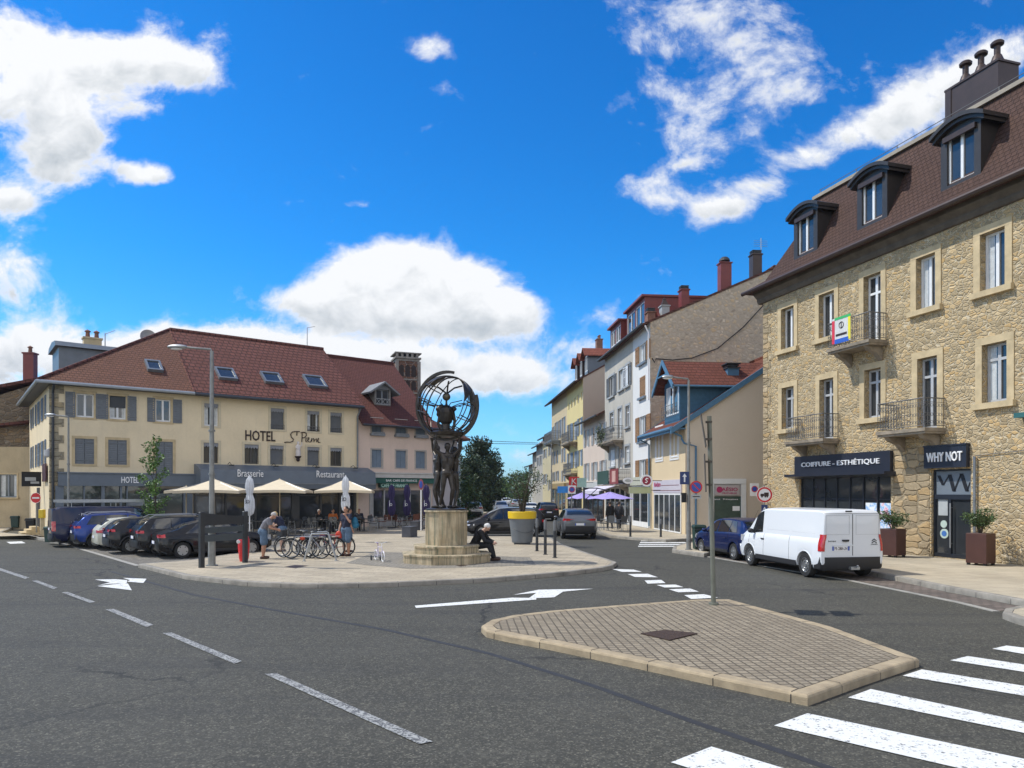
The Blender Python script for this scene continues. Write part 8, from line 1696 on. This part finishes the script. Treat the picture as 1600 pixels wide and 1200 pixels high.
# purple cantilever parasols on the right hand pavement
PUR = mat('lilac parasol cloth', (.33, .27, .60), .8, var=.06)
def cantilever(px0, px1, pya, pye, Y, pm, lb, m_=PUR):
    cx_ = ((px0+px1)/2-800)/FL*Y; w_ = (px1-px0)/FL*Y; zt = H+(HZ-pya)/FL*Y; zb_ = H+(HZ-pye)/FL*Y; t = thing('cantilever_parasol', lb, 'parasol', (cx_, Y, .14), 0, 'large parasols of the restaurant'); m = MB(); n = 8; r = w_/2
    per = [(r*math.cos(2*math.pi*i/n+.39), r*.9*math.sin(2*math.pi*i/n+.39), zb_-.14) for i in range(n)]; per2 = []
    for i in range(n): per2 += [per[i], tuple((per[i][k]+per[(i+1) % n][k])/2*(1 if k == 2 else .985)+(.05 if k == 2 else 0) for k in range(3))]
    top = (0, 0, zt-.14); m.loft([per2, [lerp(p_, top, .5) for p_ in per2], [lerp(p_, top, .97) for p_ in per2]]); m.build('canopy', m_, t, smooth=15); m = MB()
    for p_ in per: m.cyl(lerp(top, p_, .02), (p_[0], p_[1], p_[2]-.02), .014, n=4)
    m.build('ribs', ANT, t); mx = (pm-800)/FL*Y-cx_; m = MB(); m.cyl((mx, .2, 0), (mx, .2, zt+.25-.14), .06, n=10); m.build('mast', ANT, t); m = MB(); m.tube([(mx, .2, zt+.2-.14), (mx*.5, .1, zt+.1-.14+.1), (0, 0, zt-.1)], .035, 6); m.cyl((mx, .2, zt-.7), (mx*.45, .1, zt+.08), .025, n=5); m.build('arm', ANT, t); m = MB(); m.box(mx-.35, mx+.35, -.15, .55, 0, .1); m.build('base', ANT, t)
cantilever(884, 936, 769, 779.5, 47.5, 899, 'left lilac cantilever parasol, partly behind the other one'); cantilever(914, 992, 768, 780, 42.5, 913, 'large right lilac cantilever parasol on the pavement before the stained house')
m = MB(); F9 = SF(945); ua, ub = F9.u(948), F9.u(979); m.add([(ua, -.1, 3.15), (ub, -.1, 3.15), (ub, -2.0, 2.55), (ua, -2.0, 2.55), (ua, -.1, 3.09), (ub, -.1, 3.09), (ub, -2.0, 2.49), (ua, -2.0, 2.49), (ua, -2.01, 2.3), (ub, -2.01, 2.3)], [(0, 1, 2, 3), (7, 6, 5, 4), (0, 4, 5, 1), (1, 5, 6, 2), (3, 7, 4, 0), (3, 2, 9, 8)])
o = m.build('fabric_awning', mat('pale lilac awning', (.55, .52, .62), .8), None, loc=(F9.o.x, F9.o.y, 0), rotz=F9.ang); tag(o, 'pale sloping fabric awning over the restaurant front of the stained house', 'awning')
def fsign(pxc, pyc, Y, w_, h_, m_, lb, shape='box', em=None, nm='shop_sign_board'):
    c = at(pxc, pyc, Y); t = thing(nm, lb, 'sign', tuple(c)); m = MB()
    if shape == 'box': m.box(-w_/2, w_/2, -.05, .05, -h_/2, h_/2)
    else:
        n = 28; m.loft([[(w_/2*math.cos(2*math.pi*j/n), y, h_/2*math.sin(2*math.pi*j/n)) for j in range(n)] for y in (-.05, .05)], cap=True)
    m.build('board', m_, t); m = MB(); m.box(w_/2, w_/2+.55, -.02, .02, -.02, .02); m.build('bracket', ANT, t); return t
t = fsign(1010, 751, 42.2, .70, .70, SGW, 'round white sign with dark red disc and S, between white house and office', 'disc'); m = MB(); m.cyl((0, -.06, 0), (0, -.051, 0), .25, n=24); m.build('red_disc', mat('dark red disc', (.25, .01, .04), .5), t); m = MB(); m.tube([(.09, -.07, .10), (.0, -.07, .14), (-.06, -.07, .07), (.04, -.07, -.04), (.0, -.07, -.12), (-.09, -.07, -.1)], .03, 6); m.build('symbol', SGW, t)
t = fsign(981, 751, 46, .62, .40, SGW, 'oval white hanging sign beside the red banner', 'disc'); m = MB(); n = 20; m.loft([[(.2*math.cos(2*math.pi*j/n), y, .09*math.sin(2*math.pi*j/n)) for j in range(n)] for y in (-.06, -.051)], cap=True); m.build('oval_print', M_['steel'], t)
t = fsign(897, 752, 60, .85, .75, M_['red'], 'small red square sign with a white letter down the street'); text_mb('K', .45, FM(0, 0, -.06), None, .01).build('lettering', SGW, t)
t = fsign(909, 754, 58, .75, .75, mat('pale green sign', (.3, .45, .38), .5), 'pale green square sign right of the small red sign')
t = fsign(881, 765, 46, .8, .42, mat('sky blue panel', (.02, .22, .6), .5), 'sky blue direction panel beside the square no parking sign'); t = fsign(893.5, 765, 45.6, .48, .52, SGW, 'square no parking sign on a post right of the sky blue panel'); m = MB(); m.cyl((0, -.06, 0), (0, -.052, 0), .19, n=20); m.build('blue_disc', M_['tblue'], t); ringdisc(t, 0, -.064, 0, .19, .14, M_['red'], 'red_rim'); m = MB(); m.cyl((0, .08, -1.0-1.45), (0, .08, .5), .035, n=8); m.build('post', GPOL, t)
t = fsign(1000, 766, 42.5, 1.3, .38, mat('cream green sign', (.42, .45, .25), .5), 'cream and green fascia sign over the shop of the tall white house')
for i, px in enumerate((938, 944, 958, 972, 978)):
    p_ = G(px, 828+(i % 2), .14); dup(ch1, 'dark chair at the restaurant under the lilac parasols', loc=tuple(p_), rotz=R(70*i), group='dark chairs under the lilac parasols')
# ------------------------------------------------------------------ bicycles
def bicycle(name, lb, loc, rz, fm, grp=None, rw=.345, sc=1.0, kid=False, basket=False, tyre=M_['black']):
    t = thing(name, lb, 'bicycle', loc, rz, grp, sc); wb = 1.06; 
    for k, x in enumerate((wb/2, -wb/2)):
        m = MB(); m.torus((x, 0, rw), rw-.018, .019, 'y', 28, 6); w_ = m.build('wheel', tyre, t, smooth=True); m = MB(); m.torus((x, 0, rw), rw-.042, .009, 'y', 28, 4); m.cyl((x, -.035, rw), (x, .035, rw), .022, n=8)
        for j in range(18): a = 2*math.pi*j/18; m.cyl((x, .02*(1 if j % 2 else -1), rw), (x+(rw-.045)*math.cos(a), 0, rw+(rw-.045)*math.sin(a)), .0022, n=3, cap=False)
        m.build('rim', M_['steel'], w_)
        m = MB(); m.torus((x, 0, rw), rw+.018, .014, 'y', 16, 4, R(20) if k else R(40), R(150)); m.build('mudguard', ANT if not kid else fm, t)
    bb = (-.08, 0, rw-.04); st = (-.22, 0, rw+.45); hd = (.36, 0, rw+.42); hb = (.40, 0, rw+.30)
    m = MB(); r = .016
    for a, b in ((bb, st), (lerp(bb, st, .92), hd), (bb, hb), (hd, hb)): m.cyl(a, b, r, n=8)
    for s_ in (-1, 1): m.cyl(lerp(bb, st, .9), (-wb/2, s_*.05, rw), .009, n=6); m.cyl(bb, (-wb/2, s_*.05, rw), .010, n=6); m.tube([hb, (.44, s_*.05, rw+.24), (wb/2, s_*.05, rw)], .011, 6)
    m.build('frame', fm, t, smooth=40); m = MB(); m.cyl(hd, (.33, 0, rw+.60), .014, n=6); m.tube([(.22, -.30, rw+.66), (.30, -.2, rw+.65), (.34, 0, rw+.60), (.30, .2, rw+.65), (.22, .30, rw+.66)], .012, 6); m.build('handlebar', ANT if not kid else SGW, t, smooth=True)
    m = MB(); m.cyl(st, (-.25, 0, rw+.56), .013, n=6); m.ell((-.27, 0, rw+.59), (.13, .07, .03), 12, 6); m.build('saddle', ANT if not kid else mat('purple saddle', (.15, .05, .3), .6), t, smooth=40)
    m = MB(); m.cyl((bb[0], -.02, bb[2]), (bb[0], .02, bb[2]), .085, n=16); m.tube([(bb[0], -.09, bb[2]), (bb[0]+.1, -.09, bb[2]-.12)], .009, 5); m.tube([(bb[0], .09, bb[2]), (bb[0]-.1, .09, bb[2]+.12)], .009, 5); m.box(bb[0]+.06, bb[0]+.15, -.18, -.09, bb[2]-.13, bb[2]-.11); m.box(bb[0]-.15, bb[0]-.06, .09, .18, bb[2]+.11, bb[2]+.13); m.build('crankset', M_['steel'], t)
    if not kid: m = MB(); m.box(-.68, -.30, -.06, .06, rw+.40, rw+.415); m.cyl((-.6, .05, rw+.4), (-wb/2, .05, rw), .006, n=4); m.cyl((-.6, -.05, rw+.4), (-wb/2, -.05, rw), .006, n=4); m.build('luggage_rack', M_['steel'], t)
    if basket: m = MB(); m.box(.42, .66, -.15, .15, rw+.38, rw+.60); m.build('basket', ANT, t)
    if kid: m = MB(); m.cyl((-wb/2-.02, -.2, .12), (-wb/2-.02, -.24, .12), .11, n=14); m.cyl((-wb/2-.02, .2, .12), (-wb/2-.02, .24, .12), .11, n=14); m.tube([(-wb/2, -.2, .14), (-wb/2, 0, rw), (-wb/2, .2, .14)], .012, 5); m.build('stabilisers', ANT, t)
    return t
gb = 'bicycles parked at the metal racks'; pb_ = G(478, 873, PZ)
SIL = mat('silver bike paint', (.35, .36, .38), .35, .5, var=.05); BLK = mat('black bike paint', (.02, .02, .022), .35, .2, var=.05); DBL = mat('dark blue bike paint', (.02, .03, .1), .35, .2); REDB = mat('red bike paint', (.4, .03, .02), .35, .1)
specs = [(0, 0, 176, SIL, 'silver bicycle with a red bag, nearest of the parked bicycles'), (-.38, .32, 168, BLK, 'black bicycle just behind the silver one'), (.36, .55, 180, DBL, 'dark blue bicycle, third in the parked bunch'), (-.62, .85, 166, BLK, 'black bicycle with luggage rack near the bent man'), (.60, 1.05, 184, REDB, 'red framed bicycle at the back of the bunch'), (-.15, 1.45, 174, SIL, 'grey bicycle farthest back beside the blonde woman')]
for i, (dx, dy, a, m_, lb) in enumerate(specs): bicycle('bicycle', lb, (pb_.x+dx, pb_.y+dy, PZ), R(a), m_, gb, basket=(i in (3,)))
b = blob('frame_bag', [((0, 0, 0), (.10, .03, .06))], mat('red orange cloth', (.4, .05, .02), .8), None, .012, 1); b.location = (pb_.x-.12, pb_.y-.01, PZ+.70); tag(b, 'red orange bag strapped to the frame of the silver bicycle', 'bag')
b = blob('child_seat', [((0, 0, 0), (.14, .14, .10)), ((.12, 0, .18), (.05, .14, .2))], DKC, None, .014, 1); b.location = (pb_.x+.62, pb_.y+.42, PZ+.88); tag(b, 'black child seat on the rear of the black bicycle', 'child seat')
def rack(px0, px1, py0, lb, dy=0):
    a = G(px0, py0, PZ); a.y += dy; t = thing('bicycle_rack', lb, 'bicycle rack', tuple(a), R(4), 'steel bicycle racks'); m = MB(); w_ = .95; m.tube([(0, 0, 0), (.23, .02, .88), (.28, .02, .91), (.74, .05, .91), (.79, .05, .88), (w_+.1, .08, 0)], .026, 8); m.build('hoop', M_['steel'], t, smooth=True); m = MB(); m.cyl((0, 0, 0), (0, 0, .02), .07, n=10); m.cyl((w_+.1, .08, 0), (w_+.1, .08, .02), .07, n=10); m.build('foot', M_['steel'], t)
rack(475, 0, 877, 'front steel hoop rack leaning over the silver bicycle'); rack(462, 0, 877, 'rear steel hoop rack among the parked bicycles', 1.1)
p = G(592, 877, PZ); bicycle('childs_bicycle', 'small white and purple child bicycle with stabilisers, standing alone left of the statue', tuple(p+Vector((0, .1, 0))), R(-62), mat('white purple paint', (.55, .5, .62), .4), None, rw=.24, sc=.72, kid=True, tyre=SGW)
for i, (px, py, a, lb) in enumerate(((630, 823, 160, 'bicycle leaning before the cafe, left of the block seats'), (642, 822, 200, 'green and black bicycle before the cafe, beside the other one'))): p = G(px, py, PZ); bicycle('bicycle', lb, tuple(p), R(a), DBL if i else BLK, 'bicycles before the cafe')
# ------------------------------------------------------------------ trees
def tree(lb, x, y, h, w_, lm, n, ls, seed, trunk=.12, crown0=.25, shape='oval', cat='tree', name='tree', grp=None, z=0.0):
    rd = random.Random(seed); t = thing(name, lb, cat, (x, y, z), 0, grp); tr = MB(); tr.tube([(0, 0, 0), (rd.gauss(0, .02)*h, 0, h*.35), (rd.gauss(0, .02)*h, 0, h*.7), (0, 0, h*.92)], [trunk, trunk*.8, trunk*.45, trunk*.12], 9); cl = []
    nl = 26 if w_ > 2.5 else 14
    for i in range(nl):
        f = (i+.5)/nl; zz = h*(crown0+(1-crown0)*f); a = i*2.4+rd.uniform(-.4, .4)
        prof = {'oval': math.sin(math.pi*min(.97, .12+.85*f))**.75, 'cone': (1-f)**.8*.95+.12}[shape]; r = w_/2*prof*rd.uniform(.75, 1.12)
        e = (r*math.cos(a), r*math.sin(a), zz+rd.uniform(0, .08)*h); s_ = (0, 0, zz-.12*h*(1 if shape == 'oval' else .3)); md = lerp(s_, e, .55); md = (md[0], md[1], md[2]-.02*h)
        tr.tube([s_, md, e], [trunk*.35, trunk*.2, trunk*.06], 5); cl += [(e, w_*.13), (lerp(s_, e, .7), w_*.12), (lerp(s_, e, .4), w_*.1)]
    tr.build('trunk', BARK, t, smooth=50); lf = MB()
    def fn():
        c, s_ = rd.choice(cl); d = Vector((rd.gauss(0, 1), rd.gauss(0, 1), rd.gauss(0, .8))); d = d/d.length*rd.uniform(.3, 1)**.5*s_*1.5; return (c[0]+d.x, c[1]+d.y, c[2]+d.z*.8)
    leafy(lf, n, fn, ls, rd, .8); lf.build('crown', lm, t); return t
q = at(240, 790, 33.5); tree('slim young tree with bright green leaves in front of the hotel', q.x, 33.5, H+(HZ-693)/FL*33.5, 1.25, LF2, 1500, .075, 21, .05, .26)
tree('tall dark dense tree on the left of the street behind the statue', (752-800)/FL*88, 88, H+(HZ-689)/FL*88, 5.0, LF3, 7000, .20, 22, .28, .06, grp='dark trees left of the street'); tree('dark tree just left of and behind the tallest one', (738-800)/FL*80, 80, 6.2, 3.6, LF3, 4500, .17, 23, .2, .06, grp='dark trees left of the street')
tree('smaller dark bushy tree right of the tallest dark tree', (768-800)/FL*98, 98, 6.6, 4.2, LF3, 4000, .2, 24, .2, .05, grp='dark trees left of the street'); tree('low olive green bush beside the corner house', (730-800)/FL*66, 66, 3.6, 2.4, LF1, 2600, .12, 25, .1, .02, grp=None)
rd = random.Random(77)
for i, (x, y, h, w_, lm) in enumerate(((-2.2, 190, 6, 6, LF2), (1.5, 210, 8, 7, LF1), (4.0, 175, 7, 6, LF1), (-9, 150, 9, 7, LF3), (-12, 125, 9, 8, LF3))): tree(['pale green round tree at the far end of the street', 'mid green tree at the end of the street right of centre', 'green tree at the far end close to the last houses', 'dark tree far away beyond the left hand houses', 'dark tree behind the apartment house on the left'][i], x, y, h, w_, lm, 1800, .35, 30+i, .2, .1, grp='trees at the far end of the street')
# overhead wires
m = MB(); m.tube([at(690, 672, 75), at(760, 689, 82), at(840, 692, 92)], .03, 4); m.tube([at(690, 676, 76), at(760, 693, 83), at(840, 694, 93)], .03, 4); tag(m.build('overhead_wire', M_['black'], None), 'two thin wires spanning the far street above the trees', 'wire')
# ------------------------------------------------------------------ air
hz = MB(); hz.box(-3000, 3000, -60, 3600, -1.0, 90)
hm_ = bpy.data.materials.new('haze'); hm_.use_nodes = True; ht = NT(hm_.node_tree); ht.n.clear()
pv = ht.node('ShaderNodeVolumePrincipled', {'Color': (.75, .86, 1.0, 1), 'Density': .00018, 'Anisotropy': .3}); ou = ht.node('ShaderNodeOutputMaterial'); ht.l.new(pv.outputs[0], ou.inputs['Volume'])
ho = hz.build('haze', hm_); ho['kind'] = 'stuff'; ho['label'] = 'thin blue air over the street and hills'
